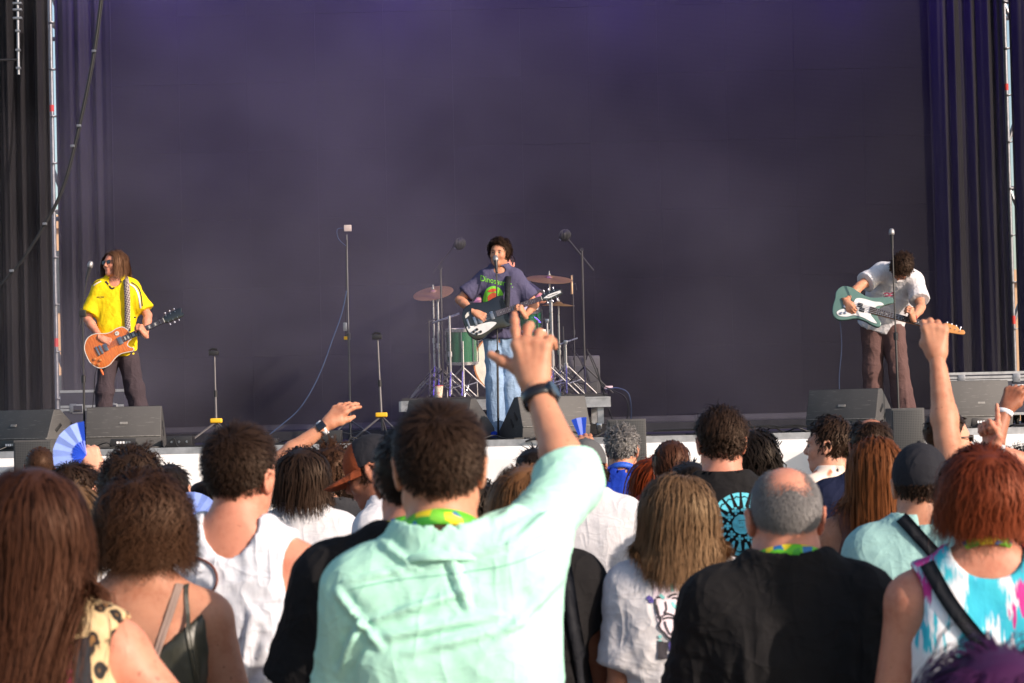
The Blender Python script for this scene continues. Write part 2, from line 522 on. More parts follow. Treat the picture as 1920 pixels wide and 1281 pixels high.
def hand_mesh(O, X, Y, Z, pose, size=1.0, h=0.0036):
    """O wrist, X towards the thumb, Y along the fingers, Z out of the back of the hand"""
    q = HANDS[pose]
    X, Y, Z = unit(X), unit(Y), unit(Z)
    P = lambda x, y, z: O + size * (X * x + Y * y + Z * z)
    prims = []; fing = []
    xs = (.030, .010, -.011, -.030); ys = (.090, .094, .089, .080); ln = (.075, .083, .076, .060)
    for i in range(4):
        prims.append(RC(P(xs[i] * .55, .012, 0), P(xs[i], ys[i], .002), .0165 * size, .0122 * size))
        p = P(xs[i], ys[i], .002); ang = 0.0; sp = q['spread'][i]
        rr = (.0100, .0090, .0082, .0072)
        for j, (fr, c) in enumerate(zip((.45, .30, .25), q['curl'][i])):
            ang += c
            d = unit(Y * math.cos(ang) * math.cos(sp) + X * math.sin(sp) * math.cos(ang * .5) - Z * math.sin(ang))
            p2 = p + d * ln[i] * fr * size
            fing.append((i, RC(p, p2, rr[j] * size, rr[j + 1] * size))); p = p2
    out, fwd = q['thumb']
    prims.append(RC(P(.012, .018, -.006), P(.034, .045, -.012), .018 * size, .015 * size))
    p = P(.034, .045, -.012)
    d = unit(X * math.sin(out) + Y * math.cos(out) * (1.0) - Z * fwd * .8)
    p2 = p + d * .036 * size; thumb = [RC(p, p2, .0135 * size, .0115 * size)]
    d2 = unit(d + (-X * .35 + Y * .25 - Z * .2) * max(0.0, .7 - out) + Y * .1)
    thumb.append(RC(p2, p2 + d2 * .030 * size, .0112 * size, .0088 * size))
    allp = prims + [f for _, f in fing] + thumb
    lo = np.min([p.lo for p in allp], 0) - .015; hi = np.max([p.hi for p in allp], 0) + .015
    v = Vol(*[axis(lo[i], hi[i], h) for i in range(3)])
    v.add(RC(P(0, -.03, 0), P(0, .02, 0), .0255 * size, .023 * size), .02)
    for p in prims: v.add(p, .018 * size)
    for i in range(4):
        v.add(EL(P(xs[i], ys[i] - .002, .007), V(.0105, .0105, .0085) * size), .010)
        v.add(RC(P(xs[i] * .45, .02, .0115), P(xs[i] * .97, ys[i] - .008, .0095), .0035 * size, .0038 * size), .010)
    for _, f in fing: v.add(f, .0045)
    for _, f in fing: v.add(EL(f.a + Z * .0015, V(.0098, .0098, .0098) * size * (f.r1 / .0095)), .006)
    for t in thumb: v.add(t, .010)
    return v.nets()

# head parts in head space (x right, y forward, z up; crown about +.115, chin about -.12)
CR_C, CR_R = V(0, -.012, .028), V(.077, .097, .087)
def head_prims(c, Rm, s=1.0, face=True, jaw=1.0):
    T = lambda x, y, z: c + Rm @ (V(x, y, z) * s)
    L = [(EL(T(*CR_C), CR_R * s, Rm), .02, False),
         (EL(T(0, .026, -.028), V(.064, .068, .080) * s, Rm), .035, False),
         (RC(T(0, .060, -.096), T(0, .066, -.100), .021 * s, .020 * s), .03, False)]
    for sx in (-1, 1):
        L.append((RC(T(.050 * sx * jaw, .0, -.062), T(.014 * sx, .058, -.098), .022 * s, .018 * s), .03, False))
        if face:
            L.append((RC(T(.012 * sx, .086, .018), T(.045 * sx, .070, .016), .011 * s, .010 * s), .014, False))
            L.append((EL(T(.038 * sx, .066, -.034), V(.022, .020, .022) * s, Rm), .02, False))
    if face:
        for sx in (-1, 1): L.append((EL(T(.031 * sx, .096, -.004), V(.016, .013, .010) * s, Rm), .012, True))
        L += [(RC(T(0, .092, .002), T(0, .110, -.034), .0075 * s, .0105 * s), .012, False),
              (RC(T(-.011, .100, -.040), T(.011, .100, -.040), .0075 * s, .0075 * s), .008, False),
              (RC(T(-.016, .088, -.062), T(.016, .088, -.062), .0065 * s, .0065 * s), .008, False),
              (RC(T(-.013, .087, -.073), T(.013, .087, -.073), .0070 * s, .0070 * s), .008, False),
              (RC(T(-.020, .100, -.0675), T(.020, .100, -.0675), .0022 * s, .0022 * s), .004, True)]
    return L

# ------------------------------------------------------------------ hair
ZL_Y = [-.13, -.10, -.06, -.02, .0, .012, .022, .045, .07, .10]
ZL_Z = [-.070, -.072, -.070, -.045, -.030, -.030, .015, .055, .078, .088]
def hairline(y): return np.interp(y, ZL_Y, ZL_Z)

def grow(n, Rm, c, s, style, body=None, lens=None):
    """strand paths (n, K, 3) in the person's space"""
    st = dict(length=.03, jit=.25, lift=.5, flow=.8, K=5, grav=0.0, clump=0.3, nclump=0, curl=0.0, turns=3.0, cover=None, frizz=0.05, off=.004, whorl=(0, -.055, .10), part=0.0, top=1.0, side=1.0)
    st.update(style)
    d = rng.normal(size=(n * 4, 3)); d /= np.linalg.norm(d, axis=1, keepdims=True)
    p = CR_C + d * CR_R
    ok = p[:, 2] > hairline(p[:, 1]) + rng.normal(0, .004, len(p))
    if st['cover'] is not None: ok &= st['cover'](p)
    p = p[ok][:n]; n = len(p)
    N = (p - CR_C) / CR_R ** 2; N /= np.linalg.norm(N, axis=1, keepdims=True)
    w = p - V(*st['whorl'])
    if st['part']:
        w = .5 * w + np.stack([np.tanh((p[:, 0] - .015 + rng.normal(0, .008, n)) / .02) * .06, -.03 + 0 * p[:, 0], -0.03 + 0 * p[:, 0]], 1)
    flow = w - (w * N).sum(1, keepdims=True) * N
    flow /= np.linalg.norm(flow, axis=1, keepdims=True) + 1e-6
    L = st['length'] * (1 + st['jit'] * rng.normal(size=n))
    topness = np.clip((p[:, 2] - .03) / .07, 0, 1)
    L *= st['side'] + (st['top'] - st['side']) * topness
    L = np.maximum(L, st['length'] * .25)
    if st.get('bottom') is not None:            # long hair ends near one level below the head
        L = np.maximum(.05, (p[:, 2] - st['bottom']) * (1 + .0 * L) + .04 * np.abs(rng.normal(size=n)) * -1 + .07 * topness + .02)
    dirv = N * st['lift'] + flow * st['flow'] + rng.normal(size=(n, 3)) * (.18 if st['K'] > 6 else .10)
    dirv /= np.linalg.norm(dirv, axis=1, keepdims=True)
    Rm = np.asarray(Rm)
    g = Rm.T @ V(0, 0, -1)
    K = st['K']; pts = [p.copy()]
    cur = p.copy(); dd = dirv
    rr = CR_R + st['off']
    off_r = st['off'] * rng.random(n)[:, None] * 2.0
    for k in range(K - 1):
        gr = st['grav'] * min(1, (k + 1) / 2)
        dd = dd * (1 - gr) + g * gr + rng.normal(size=(n, 3)) * st['frizz']
        dd /= np.linalg.norm(dd, axis=1, keepdims=True)
        cur = cur + dd * (L / (K - 1))[:, None]
        q = (cur - CR_C) / (CR_R + off_r); l = np.linalg.norm(q, axis=1)
        ins = l < 1.0
        if ins.any(): cur[ins] = (CR_C + q / l[:, None] * (CR_R + off_r))[ins]
        if body is not None and k >= 1:
            Wp = c + (cur * s) @ Rm.T
            dist, gd = body.sample(Wp)
            push = np.maximum(0, .010 + off_r[:, 0] - dist) * (dist < .03)
            Wp = Wp + gd * push[:, None]
            cur = ((Wp - c) @ Rm) / s
        if st.get('gather'): cur[:, 0] *= np.where(cur[:, 2] < -.05, 1 - st['gather'], 1.0)
        fc = (cur[:, 1] > .040) & (cur[:, 2] < .072) & (cur[:, 2] > -.13) & (np.abs(cur[:, 0]) < .066)
        if K > 6: cur[fc, 0] = np.where(cur[fc, 0] > .0, 1, -1) * (.066 + .008 * rng.random(fc.sum())); cur[fc, 1] = np.minimum(cur[fc, 1], .055)
        pts.append(cur.copy())
    Q = np.stack(pts, 1)
    t = np.linspace(0, 1, K)[None, :, None]
    if st['nclump']:
        m = min(st['nclump'], n)
        gi = rng.choice(n, m, replace=False)
        own = np.empty(n, int)
        for a in range(0, n, 1000):
            own[a:a + 1000] = np.argmin(((p[a:a + 1000, None] - p[gi][None]) ** 2).sum(2), 1)
        G = Q[gi][own]
        Q = Q * (1 - st['clump'] * t ** .8) + (G + (Q[:, :1] - G[:, :1]) * .35) * st['clump'] * t ** .8
        ph = rng.random(m)[own] * 6.28
        tone = rng.random(m)[own]
    else:
        ph = rng.random(n) * 6.28; tone = rng.random(n)
    if st['curl']:
        T = np.gradient(Q, axis=1); T /= np.linalg.norm(T, axis=2, keepdims=True) + 1e-9
        U = np.cross(T, V(.3, .5, .8)); U /= np.linalg.norm(U, axis=2, keepdims=True) + 1e-9
        B = np.cross(T, U)
        a = ph[:, None, None] + t * 6.28 * st['turns'] * (L / st['length'])[:, None, None]
        Q = Q + st['curl'] * np.minimum(1, t * 2.5) * (U * np.cos(a) + B * np.sin(a))
    Wp = c + (Q * s) @ Rm.T
    return Wp, .4 * tone + .6 * rng.random(n)

SOFT = .62
def ribbons(Q, rnd, width, center):
    n, K, _ = Q.shape
    T = np.gradient(Q, axis=1)
    T /= np.linalg.norm(T, axis=2, keepdims=True) + 1e-9
    Nn = Q - center; Nn /= np.linalg.norm(Nn, axis=2, keepdims=True) + 1e-9
    S = np.cross(T, Nn); S /= np.linalg.norm(S, axis=2, keepdims=True) + 1e-9
    B = np.cross(S, T)
    a = rng.normal(0, .38, (n, 1, 1))
    S = S * np.cos(a) + B * np.sin(a)
    Bn = np.cross(S, T)
    ctr2 = np.array([center[0], center[1], 0.0]); out = Q - center
    low = np.clip((center[2] - Q[..., 2]) / .08, 0, 1)[..., None]
    out = out * (1 - low) + (Q - ctr2) * low * [1, 1, 0]; out /= np.linalg.norm(out, axis=2, keepdims=True) + 1e-9
    nn = out * SOFT + Bn * (1 - SOFT); nn /= np.linalg.norm(nn, axis=2, keepdims=True) + 1e-9
    NV = np.repeat(nn[:, :, None, :], 2, 2).reshape(-1, 3)
    t = np.linspace(0, 1, K)
    w = width * (0.75 + .5 * rng.random((n, 1))) * (1 - .75 * t[None, :] ** 2)
    A = Q - S * w[..., None] * .5; Bq = Q + S * w[..., None] * .5
    v = np.stack([A, Bq], 2).reshape(-1, 3)
    base = (np.arange(n) * K * 2)[:, None] + (np.arange(K - 1) * 2)[None, :]
    F = np.stack([base, base + 1, base + 3, base + 2], 2).reshape(-1, 4)
    al = np.repeat(np.tile(t, n), 2); rn = np.repeat(rnd, K * 2)
    return v, F, al, rn, NV

def cap_mesh(Rm, c, s, thick, cover=None, extra=(), h=.008, puff=0.0):
    """the mass of hair under the strands"""
    lo = CR_C - CR_R - thick - .03; hi = CR_C + CR_R + thick + .03
    for e in extra:
        lo = np.minimum(lo, e.lo - .03); hi = np.maximum(hi, e.hi + .03)
    v = Vol(*[axis(lo[i], hi[i], h) for i in range(3)])
    v.add(EL(CR_C, CR_R + thick), .01)
    if extra:
        for e in extra: v.add(e, .03)
    def cutf(x, y, z):
        zl = hairline(y)
        base = (zl - .004 - z) * .8 + 0 * x
        if extra: base = np.where(y < .0, np.minimum(base, -.01), base)
        return base
    v.inter(cutf)
    P, F = v.nets()
    if cover is not None:
        keep = cover(P.astype(float))[F].all(1); F = F[keep]
    if puff:
        n = vnormals(P, F)
        P = P + n * (vnoise(P * 38) - .5)[:, None] * puff
    return (c + (P * s) @ np.asarray(Rm).T).astype(np.float32), F

def hair_object(parent, mat, Rm, c, s, n, width, style, body=None, thick=.008, extra=(), cap=True, h=.008, puff=.006):
    parts_v, parts_f, al, rn = [], [], [], []
    o = 0
    if cap:
        v, F = cap_mesh(Rm, c, s, thick, style.get('capcover', style.get('cover')), extra, h, puff)
        parts_v.append(v); parts_f.append(F); al.append(np.zeros(len(v))); rn.append(np.full(len(v), .6)); o = len(v)
    styles = style if isinstance(style, list) else [style]
    Q, r = grow(n, Rm, c, s, style, body)
    v, F, a, r, NV = ribbons(Q, r, width, c)
    parts_v.append(v); parts_f.append(F + o); al.append(a); rn.append(r)
    cn = [vnormals(parts_v[0], parts_f[0])] if cap else []
    me = mesh_np('hair', np.concatenate(parts_v), np.concatenate(parts_f))
    me.normals_split_custom_set_from_vertices(np.concatenate(cn + [NV]).astype(np.float32))
    for nm, dat in (('along', al), ('rnd', rn)):
        at_ = me.attributes.new(nm, 'FLOAT', 'POINT'); at_.data.foreach_set('value', np.concatenate(dat).astype(np.float32))
    return link('hair', me, mat, parent)

# ------------------------------------------------------------------ people
def ik(sh, wr, l1, l2, hint):
    d = wr - sh; L = np.linalg.norm(d)
    if L > (l1 + l2) * .995: wr = sh + d / L * (l1 + l2) * .995; d = wr - sh; L = np.linalg.norm(d)
    if L < abs(l1 - l2) + .01: L = abs(l1 - l2) + .01
    a = (l1 * l1 - l2 * l2 + L * L) / (2 * L); hgt = math.sqrt(max(0, l1 * l1 - a * a))
    u = unit(d); w = np.asarray(hint, float) - u * (np.asarray(hint, float) @ u)
    return sh + u * a + unit(w) * hgt, wr

class Person: pass

def person(label, crown, depth, yaw=0.0, sex='m', build=1.0, lean=(0, 0, 0), head=(0, 0, 0), skin_mat=None, arms=None,
           top=None, legs=None, hair=None, res=(.012, .008), group=None, face=False, hs=1.0, height=None, ground=0.0, hipoff=(0, 0),
           feet=None, spine=0.0, sit=None, fine_arm=True, headshift=(0, 0), neckr=1.0, category='person', sink=0.0):
    """crown: photo pixel of the top of the head; yaw 0 faces the stage. Angles in degrees."""
    P = Person()
    top = dict(top or {}); hair = hair or {}; arms = arms or {}
    Wc = at(crown[0], crown[1], depth)
    fem = sex == 'f'
    hs = hs * (.95 if fem else 1.0)
    H = height if height is not None else Wc[2] - ground - hair.get('vol', .012) + sink
    s = H / 1.762
    Rt = rot('X', -R(lean[0])) @ rot('Y', R(lean[1])) @ rot('Z', R(lean[2]))
    pel = V(hipoff[0], hipoff[1], .95 * s) if sit is None else V(0, 0, sit)
    T = lambda x, y, z: pel + Rt @ V(x, y, z)
    Rs = Rt @ rot('X', -R(spine))                 # upper back bends further forward
    chest0 = T(0, 0, .28 * s)
    U = lambda x, y, z: chest0 + Rs @ V(x, y, z - .28 * s)
    nb = U(0, -.022, .575 * s)
    Rh = Rs @ rot('Z', R(head[0])) @ rot('X', R(head[1])) @ rot('Y', R(head[2]))
    npv = nb + Rs @ V(headshift[0], .012 + headshift[1], .050 * s)
    hc = npv + Rh @ V(0, .018, (.122 - .050) * s + .115 * (s - hs))
    crown_l = hc + Rh @ V(0, -.012, .115 * hs)
    yaw = R(yaw)
    Rz = rot('Z', yaw)
    cw = Rz @ crown_l
    base = V(Wc[0] - cw[0], Wc[1] - cw[1], ground if height is None else Wc[2] - cw[2] - hair.get('vol', .012))
    if height is not None and sit is None: base[2] = ground
    P.base, P.Rz, P.hc, P.Rh, P.hs, P.Rs, P.s = base, Rz, hc, Rh, hs, Rs, s
    P.loc = lambda w: Rz.T @ (np.asarray(w) - base)
    root = empty('person', base, yaw, label, category, group)
    P.root = root
    sm = skin_mat
    sw = (.150 if fem else .170) * build
    bw = build
    prof = ([(-.10, .150, .105, 0), (-.02, .172, .120, -.005), (.06, .150, .105, .0), (.14, .128, .092, .005), (.24, .138, .098, 0), (.36, .150, .104, -.006), (.455, .150, .090, -.012), (.52, .115, .072, -.016), (.58, .06, .055, -.018)]
            if fem else
            [(-.10, .150, .110, 0), (-.02, .170, .122, 0), (.06, .160, .112, .0), (.14, .155, .108, .005), (.24, .166, .116, 0), (.36, .178, .122, -.006), (.455, .172, .102, -.012), (.52, .130, .080, -.016), (.58, .066, .060, -.018)])
    prof = [(z * s, a * bw, b * (bw if not fem else bw * .96), y) for z, a, b, y in prof]
    body = []                                      # (prim, k, cut, tag)
    lower = [r for r in prof if r[0] <= .30 * s]; upper = [r for r in prof if r[0] >= .20 * s]
    if spine:
        body.append((LOFT(lower, pel, Rt), .03, False, 'torso'))
        body.append((LOFT([(z - .28 * s, a, b, y) for z, a, b, y in upper], chest0, Rs), .05, False, 'torso'))
    else:
        body.append((LOFT(prof, pel, Rt), .03, False, 'torso'))
    nr = (.045 if fem else .056) * neckr * hs
    body.append((RC(U(0, -.028, .515 * s), npv + Rs @ V(0, -.012, -.02), nr * 1.18, nr), .035, False, 'neck'))
    body.append((RC(npv + Rs @ V(0, -.012, -.02), hc + Rh @ V(0, -.018, -.045) * hs, nr, nr * .98), .025, False, 'neck'))
    P.sh, P.el, P.wr = {}, {}, {}
    P.nr, P.U = nr, U
    l1, l2 = .295 * s, .255 * s
    for sx, sd in ((1, 'R'), (-1, 'L')):
        a = arms.get(sd, {})
        upf = a.get('raise', 0.0)
        shp = U(sx * (sw - .025 * upf), -.012 + a.get('shy', 0.0), .480 * s + .055 * upf)
        wr = a.get('wrist')
        if wr is None: wr = T(sx * (sw + .055), .03, -.085 * s)
        elif isinstance(wr, tuple) and wr[0] == 'px': wr = P.loc(at(wr[1], wr[2], wr[3]))
        else: wr = np.asarray(wr, float)
        hint = a.get('hint', (sx * .35, -1, -.1))
        if a.get('hint_world'): hint = Rz.T @ np.asarray(a['hint_world'], float)
        e, wr = ik(shp, wr, l1 * a.get('len', 1), l2 * a.get('len', 1), hint)
        P.sh[sd], P.el[sd], P.wr[sd] = shp, e, wr
        k = .86 if fem else 1.0
        k *= (build if build > 1 else (1 + build) / 2) * a.get('thick', 1.0)
        body.append((RC(U(sx * .03, -.03, .575 * s), U(sx * (sw - .045), -.02, .518 * s + .03 * upf), .040 * k, .048 * k), .04, False, 'trap'))
        body.append((EL(shp + V(0, 0, 0), V(.058, .058, .062) * k), .045, False, 'delt'))
        body.append((RC(shp, e, .052 * k, .041 * k), .035, False, 'uarm'))
        body.append((RC(shp + (e - shp) * .25, shp + (e - shp) * .75, .048 * k, .043 * k), .02, False, 'uarm'))
        m = e + (wr - e) * .28
        body.append((RC(e, m, .040 * k, .043 * k), .02, False, 'farm'))
        body.append((RC(m, wr, .043 * k, .0265 * k), .02, False, 'farm'))
        if not fem or True:
            body.append((EL(U(sx * .082, -.085 * bw, .375 * s), V(.058, .026, .085), Rs), .04, False, 'blade'))
    if fem:
        for sx in (-1, 1): body.append((EL(U(sx * .075, .085, .29 * s), V(.062, .055, .062), Rs), .04, False, 'bust'))
    body.append((RC(U(0, -.140 * bw, .12 * s), U(0, -.130 * bw, .40 * s), .010, .010), .045, True, 'spine'))
    hp = head_prims(hc, Rh, hs, face)
    hcz = hc
    allp = [b[0] for b in body] + [q[0] for q in hp]
    lo = np.min([p.lo for p in allp], 0) - .03; hi = np.max([p.hi for p in allp], 0) + .03
    ch, fh = ((.020, .0095) if face else (.0165, .0165)) if 6.95 < depth < 15 else (.0120, .0120)
    if depth > 15: ch, fh = .016, .008
    hf = .13
    vol = Vol(axis(lo[0], hi[0], ch, hc[0] - hf, hc[0] + hf, fh), axis(lo[1], hi[1], ch, hc[1] - hf, hc[1] + hf, fh), axis(lo[2], hi[2], ch, hc[2] - .16, hi[2], fh))
    for p, k, cut, _ in body: vol.add(p, k, cut=cut)
    for p, k, cut in hp: vol.add(p, k, cut=cut)
    parts = [vol.nets()]
    for sx in (-1, 1):
        ev, ef = EAR
        q = ev * hs * 1.0
        q = q @ np.array(Matrix.Rotation(R(-18), 3, 'Z')).T
        if sx < 0: q = q * [-1, 1, 1]; ef = ef[:, ::-1]
        q = q + V(sx * .0755, -.004, -.012) * hs
        parts.append(((hc + q @ Rh.T).astype(np.float32), ef))
    for sx, sd in ((1, 'R'), (-1, 'L')):
        a = arms.get(sd, {})
        if a.get('nohand'): continue
        Y = a.get('fdir'); Z = a.get('back')
        fd = unit(P.wr[sd] - P.el[sd])
        if Y is None: Y = fd
        else: Y = Rz.T @ np.asarray(Y, float)
        if Z is None: Z = V(sx, -.3, 0)
        else: Z = Rz.T @ np.asarray(Z, float)
        Y = unit(Y); Z = unit(Z - Y * (Z @ Y))
        X = np.cross(Y, Z) * (-1 if sd == 'R' else 1)
        P.__dict__['hand' + sd] = (P.wr[sd], X, Y, Z)
        parts.append(hand_mesh(P.wr[sd] + fd * .004, X, Y, Z, a.get('hand', 'relax'), (.92 if fem else 1.0) * a.get('hsize', 1.0), a.get('hres', (.0050 if depth < 12 else .006) if 'hand' in a else .0095)))
    v, F = merge(parts)
    P.body = link('body', mesh_np('body', v, F), sm, root)
    P.vol = vol
    P.bvv, P.bvf = v, F

    # ---- top
    kind = top.get('kind', 'tee')
    svol = None
    if kind != 'none':
        inf = top.get('infl', .010); loose = top.get('loose', 1.0)
        tank = kind in ('tank', 'strap')
        hem = top.get('hem', -.09) * s
        sp = []
        for z, a, b, y in prof:
            if z < .30 * s and not top.get('fit'):
                a = max(a, (.170 if not fem else .150) * bw * (1 + .06 * (loose - 1) * 3)) * (1.0 + .10 * (loose - 1)); b = max(b, (.118 if not fem else .105) * bw) * (1.0 + .12 * (loose - 1))
            sp.append((z, a, b, y))
        z0 = sp[0]; sp = [(hem, z0[1] * (1 + .05 * loose), z0[2] * (1 + .05 * loose), z0[3])] + [r for r in sp if r[0] > hem + .01]
        L = []
        if spine:
            L.append((LOFT([r for r in sp if r[0] <= .30 * s], pel, Rt), .03))
            L.append((LOFT([(z - .28 * s, a, b, y) for z, a, b, y in sp if z >= .20 * s], chest0, Rs), .07))
        else: L.append((LOFT(sp, pel, Rt), .03))
        if kind in ('tee', 'shirt'):
            zc_ = top.get('collar_z', .583) * s
            L.append((CUTRC(U(0, -.028, .50 * s), U(0, -.024, zc_), nr * 1.25, nr * 1.08), .04))
        for p, k, cut, tg in body:
            if tg in ('trap', 'blade', 'bust'): L.append((p, .05))
            if tg == 'delt': L.append((p, .06))
        if not tank:
            for sx, sd in ((1, 'R'), (-1, 'L')):
                shp, e = P.sh[sd], P.el[sd]
                sl = top.get('sleeve' + sd, top.get('sleeve', .62))
                k = (.86 if fem else 1.0) * (build if build > 1 else (1 + build) / 2)
                r1 = .057 * k; r2 = top.get('cuff', .064) * k
                if sl <= 1.0:
                    L.append((CUTRC(shp, shp + (e - shp) * sl, r1, r2), .05))
                else:
                    L.append((RC(shp, e, r1, r2 * .95), .05))
                    L.append((CUTRC(e, e + (P.wr[sd] - e) * (sl - 1), r2 * .95, top.get('cuff2', .05) * k), .04))
                if top.get('sag') and arms.get(sd, {}).get('raise', 0) > .3:      # cloth hanging under a raised arm
                    L.append((RC(shp + (e - shp) * .25 + V(0, 0, -.03), U(sx * (sw - .02), 0, .27 * s), .045, .06), .09))
        allq = [p for p, _ in L]
        lo = np.min([p.lo for p in allq], 0) - .05; hi = np.max([p.hi for p in allq], 0) + .05
        hh = top.get('res', ch) if depth < 6.95 or depth > 15 else max(.0185, top.get('res', ch))
        svol = Vol(*[axis(lo[i], hi[i], hh) for i in range(3)])
        for p, k in L: svol.add(p, k, infl=inf)
        cutk = .008
        # neck opening
        no = top.get('neck', 0.0)
        axn = unit(npv - nb)
        if kind in ('tee', 'shirt'):
            svol.add(RC(U(0, -.024 + no * .3, .555 * s), U(0, .0, .555 * s) + Rs @ V(0, -.005, .25), nr * 1.10 + .006 + no, nr * 1.2 + .012 + no), cutk, cut=True)
            svol.add(EL(U(0, .060, .548 * s), V(.058, .07, .034 + top.get('vneck', 0)), Rs), cutk, cut=True)
        if kind == 'tank':
            sc = top.get('scoop', (.085, .075)); aw = top.get('armhole', .098)
            svol.add(EL(U(0, -.03, .595 * s), V(sc[0], .22, sc[1] + .02), Rs), cutk, cut=True)
            for sx, sd in ((1, 'R'), (-1, 'L')):
                svol.add(EL(P.sh[sd] + Rs @ V(sx * .060, 0, .0), V(aw * 1.12, .19, aw * 1.35), Rs), cutk, cut=True)
                svol.add(RC(P.sh[sd], P.el[sd], .066, .07), cutk, cut=True)
        if kind == 'strap':
            z0 = top.get('vz', .20) * s; sl = top.get('vs', .9); zs = top.get('vtop', .36) * s
            def cf(x, y, z):
                q = [(x - pel[0]) * Rt[0, i] + (y - pel[1]) * Rt[1, i] + (z - pel[2]) * Rt[2, i] for i in range(3)]
                back = (q[2] - (z0 + sl * np.abs(q[0] - top.get('vx', 0)))) * .7
                fr = (q[2] - zs) * .8
                return np.where(q[1] < .0, np.minimum(np.maximum(back, -1), np.maximum(back, fr)), fr)
            svol.inter(cf)
            for sx, sd in ((1, 'R'), (-1, 'L')):
                svol.add(RC(P.sh[sd], P.el[sd], .066, .07), cutk, cut=True)
        v, F = svol.nets()
        n = vnormals(v, F)
        # folds
        amp = top.get('fold', .007)
        o = rng.random(3) * 20
        q = (v - pel) @ Rt
        w = np.stack([vnoise(q * 4 + o), vnoise(q * 4 + o + 9), 0 * q[:, 0]], 1) * .22
        r1 = 1 - np.abs(2 * vnoise((q + w) * [15, 15, 3.4] + o) - 1)
        r2 = 1 - np.abs(2 * vnoise((q + w * .6) @ rot('Y', .6) * [17, 14, 4.5] + o + 5) - 1)
        r3 = 1 - np.abs(2 * vnoise((q + w * .6) @ rot('Y', -.7) * [17, 14, 4.5] + o + 3) - 1)
        low = np.clip(1 - (q[:, 2] - .05) / (.48 * s), .12, 1)
        disp = amp * ((r1 ** 2.5) * low + .6 * (r2 ** 3 + r3 ** 3) * (.35 + .65 * low))
        cr = vnoise((q + w * .5) * [30, 30, 16] + o + 2); disp = disp + amp * .28 * (1 - np.abs(2 * cr - 1)) ** 2
        for sd in ('R', 'L'):
            if tank: break
            dd, t = seg_dist(v, P.sh[sd], P.el[sd])
            on = np.exp(-(dd / .10) ** 2) * (t > .1)
            ring = vnoise(np.stack([t * 9 + w[:, 0] * 18, q[:, 1] * 5, q[:, 0] * 0], 1) + o)
            disp = disp * (1 - .5 * on) + on * amp * 1.0 * (1 - np.abs(2 * ring - 1)) ** 2
        for a, b, wd, hgt in top.get('folds', []):
            a = U(*a) if len(a) == 3 else a; b = U(*b) if len(b) == 3 else b
            a = np.asarray(a); b = np.asarray(b)
            pl = (v - a); dvec = (b - a); tt = np.clip((pl @ dvec) / (dvec @ dvec), 0, 1)
            off = pl - tt[:, None] * dvec
            off = off @ Rs; dl = np.hypot(off[:, 0], off[:, 2]) + 3 * np.maximum(0, np.abs(off[:, 1]) - .12)
            dl = np.abs(dl + .012 * (vnoise(v * 14 + o) - .5))
            disp = disp + hgt * (np.exp(-(dl / wd) ** 1.4) - .55 * np.exp(-((dl - wd * 1.6) / (wd * .8)) ** 2)) * np.sin(np.pi * np.clip(tt * .9 + .05, 0, 1)) ** .6
        v = v + n * np.maximum(disp - amp * .25, -.0035)[:, None].astype(np.float32)
        dcov, _ = svol.sample(P.bvv)                 # the body stays a little inside its clothes
        inb = np.ones(len(P.bvv), bool)
        for q_ in range(3): inb &= (P.bvv[:, q_] > svol.a[q_][1]) & (P.bvv[:, q_] < svol.a[q_][-2])
        wgt = np.clip((-dcov - .004) / .006, 0, 1) * inb
        P.bvv = P.bvv - vnormals(P.bvv, P.bvf) * (wgt * .011)[:, None].astype(np.float32)
        P.body.data.vertices.foreach_set('co', P.bvv.astype(np.float32).ravel()); P.body.data.update()
        P.topv, P.topf = v, F
        P.top = link(top.get('name', 'shirt'), mesh_np(top.get('name', 'shirt'), v, F), top['mat'], root)
        P.svol = svol
    # ---- legs
    legs = dict(legs or {})
    lm = legs.get('mat')
    if lm is not None:
        lw = legs.get('wide', 1.0) * (.92 if fem else 1.0) * (.5 + .5 * build)
        fl = feet or {'R': (.10, .02), 'L': (-.10, .02)}
        L = [EL(pel + V(0, 0, -.02 * s), V(.148 * bw, .106 * bw, .13) * (1.0 if not fem else .98), Rt)]
        shoes = []
        for sx, sd in ((1, 'R'), (-1, 'L')):
            hip = pel + V(sx * .088 * bw, 0, -.05 * s)
            if sit is None:
                an = V(fl[sd][0], fl[sd][1], .085)
                kn = legs.get('knee' + sd)
                kn = (hip + an) / 2 + V(0, .035, .02) if kn is None else V(*kn)
            else:
                kn = hip + V(sx * .10, .42, .0); an = V(kn[0] + sx * .03, kn[1] + .02, .085)
            L += [RC(hip, kn, .092 * lw, .068 * lw), RC(kn, an, .068 * lw, legs.get('hemr', .062) * lw)]
            shoes.append((sx, an))
        lo = np.min([p.lo for p in L], 0) - .04; hi = np.max([p.hi for p in L], 0) + .04
        lv = Vol(*[axis(lo[i], hi[i], legs.get('res', .02) * (1.35 if legs.get('res', .02) >= .03 else 1.0)) for i in range(3)])
        for p in L: lv.add(p, .05)
        zt = pel[2] + .115 * s
        lv.inter(lambda x, y, z: (z - zt) + 0 * x + 0 * y)
        lv.inter(lambda x, y, z: (.055 - z) + 0 * x + 0 * y)
        v, F = lv.nets()
        if legs.get('fold', .006):
            n = vnormals(v, F); o = rng.random(3) * 20
            w = vnoise(v * 5 + o)
            d = legs.get('fold', .006) * ((1 - np.abs(2 * vnoise(v * [9, 9, 7] + o + w[:, None]) - 1)) ** 2.2 + .8 * (1 - np.abs(2 * vnoise(v * [16, 16, 3] + o) - 1)) ** 2.5)
            v = v + n * d[:, None].astype(np.float32)
        link(legs.get('name', 'trousers'), mesh_np('trousers', v, F), lm, root)
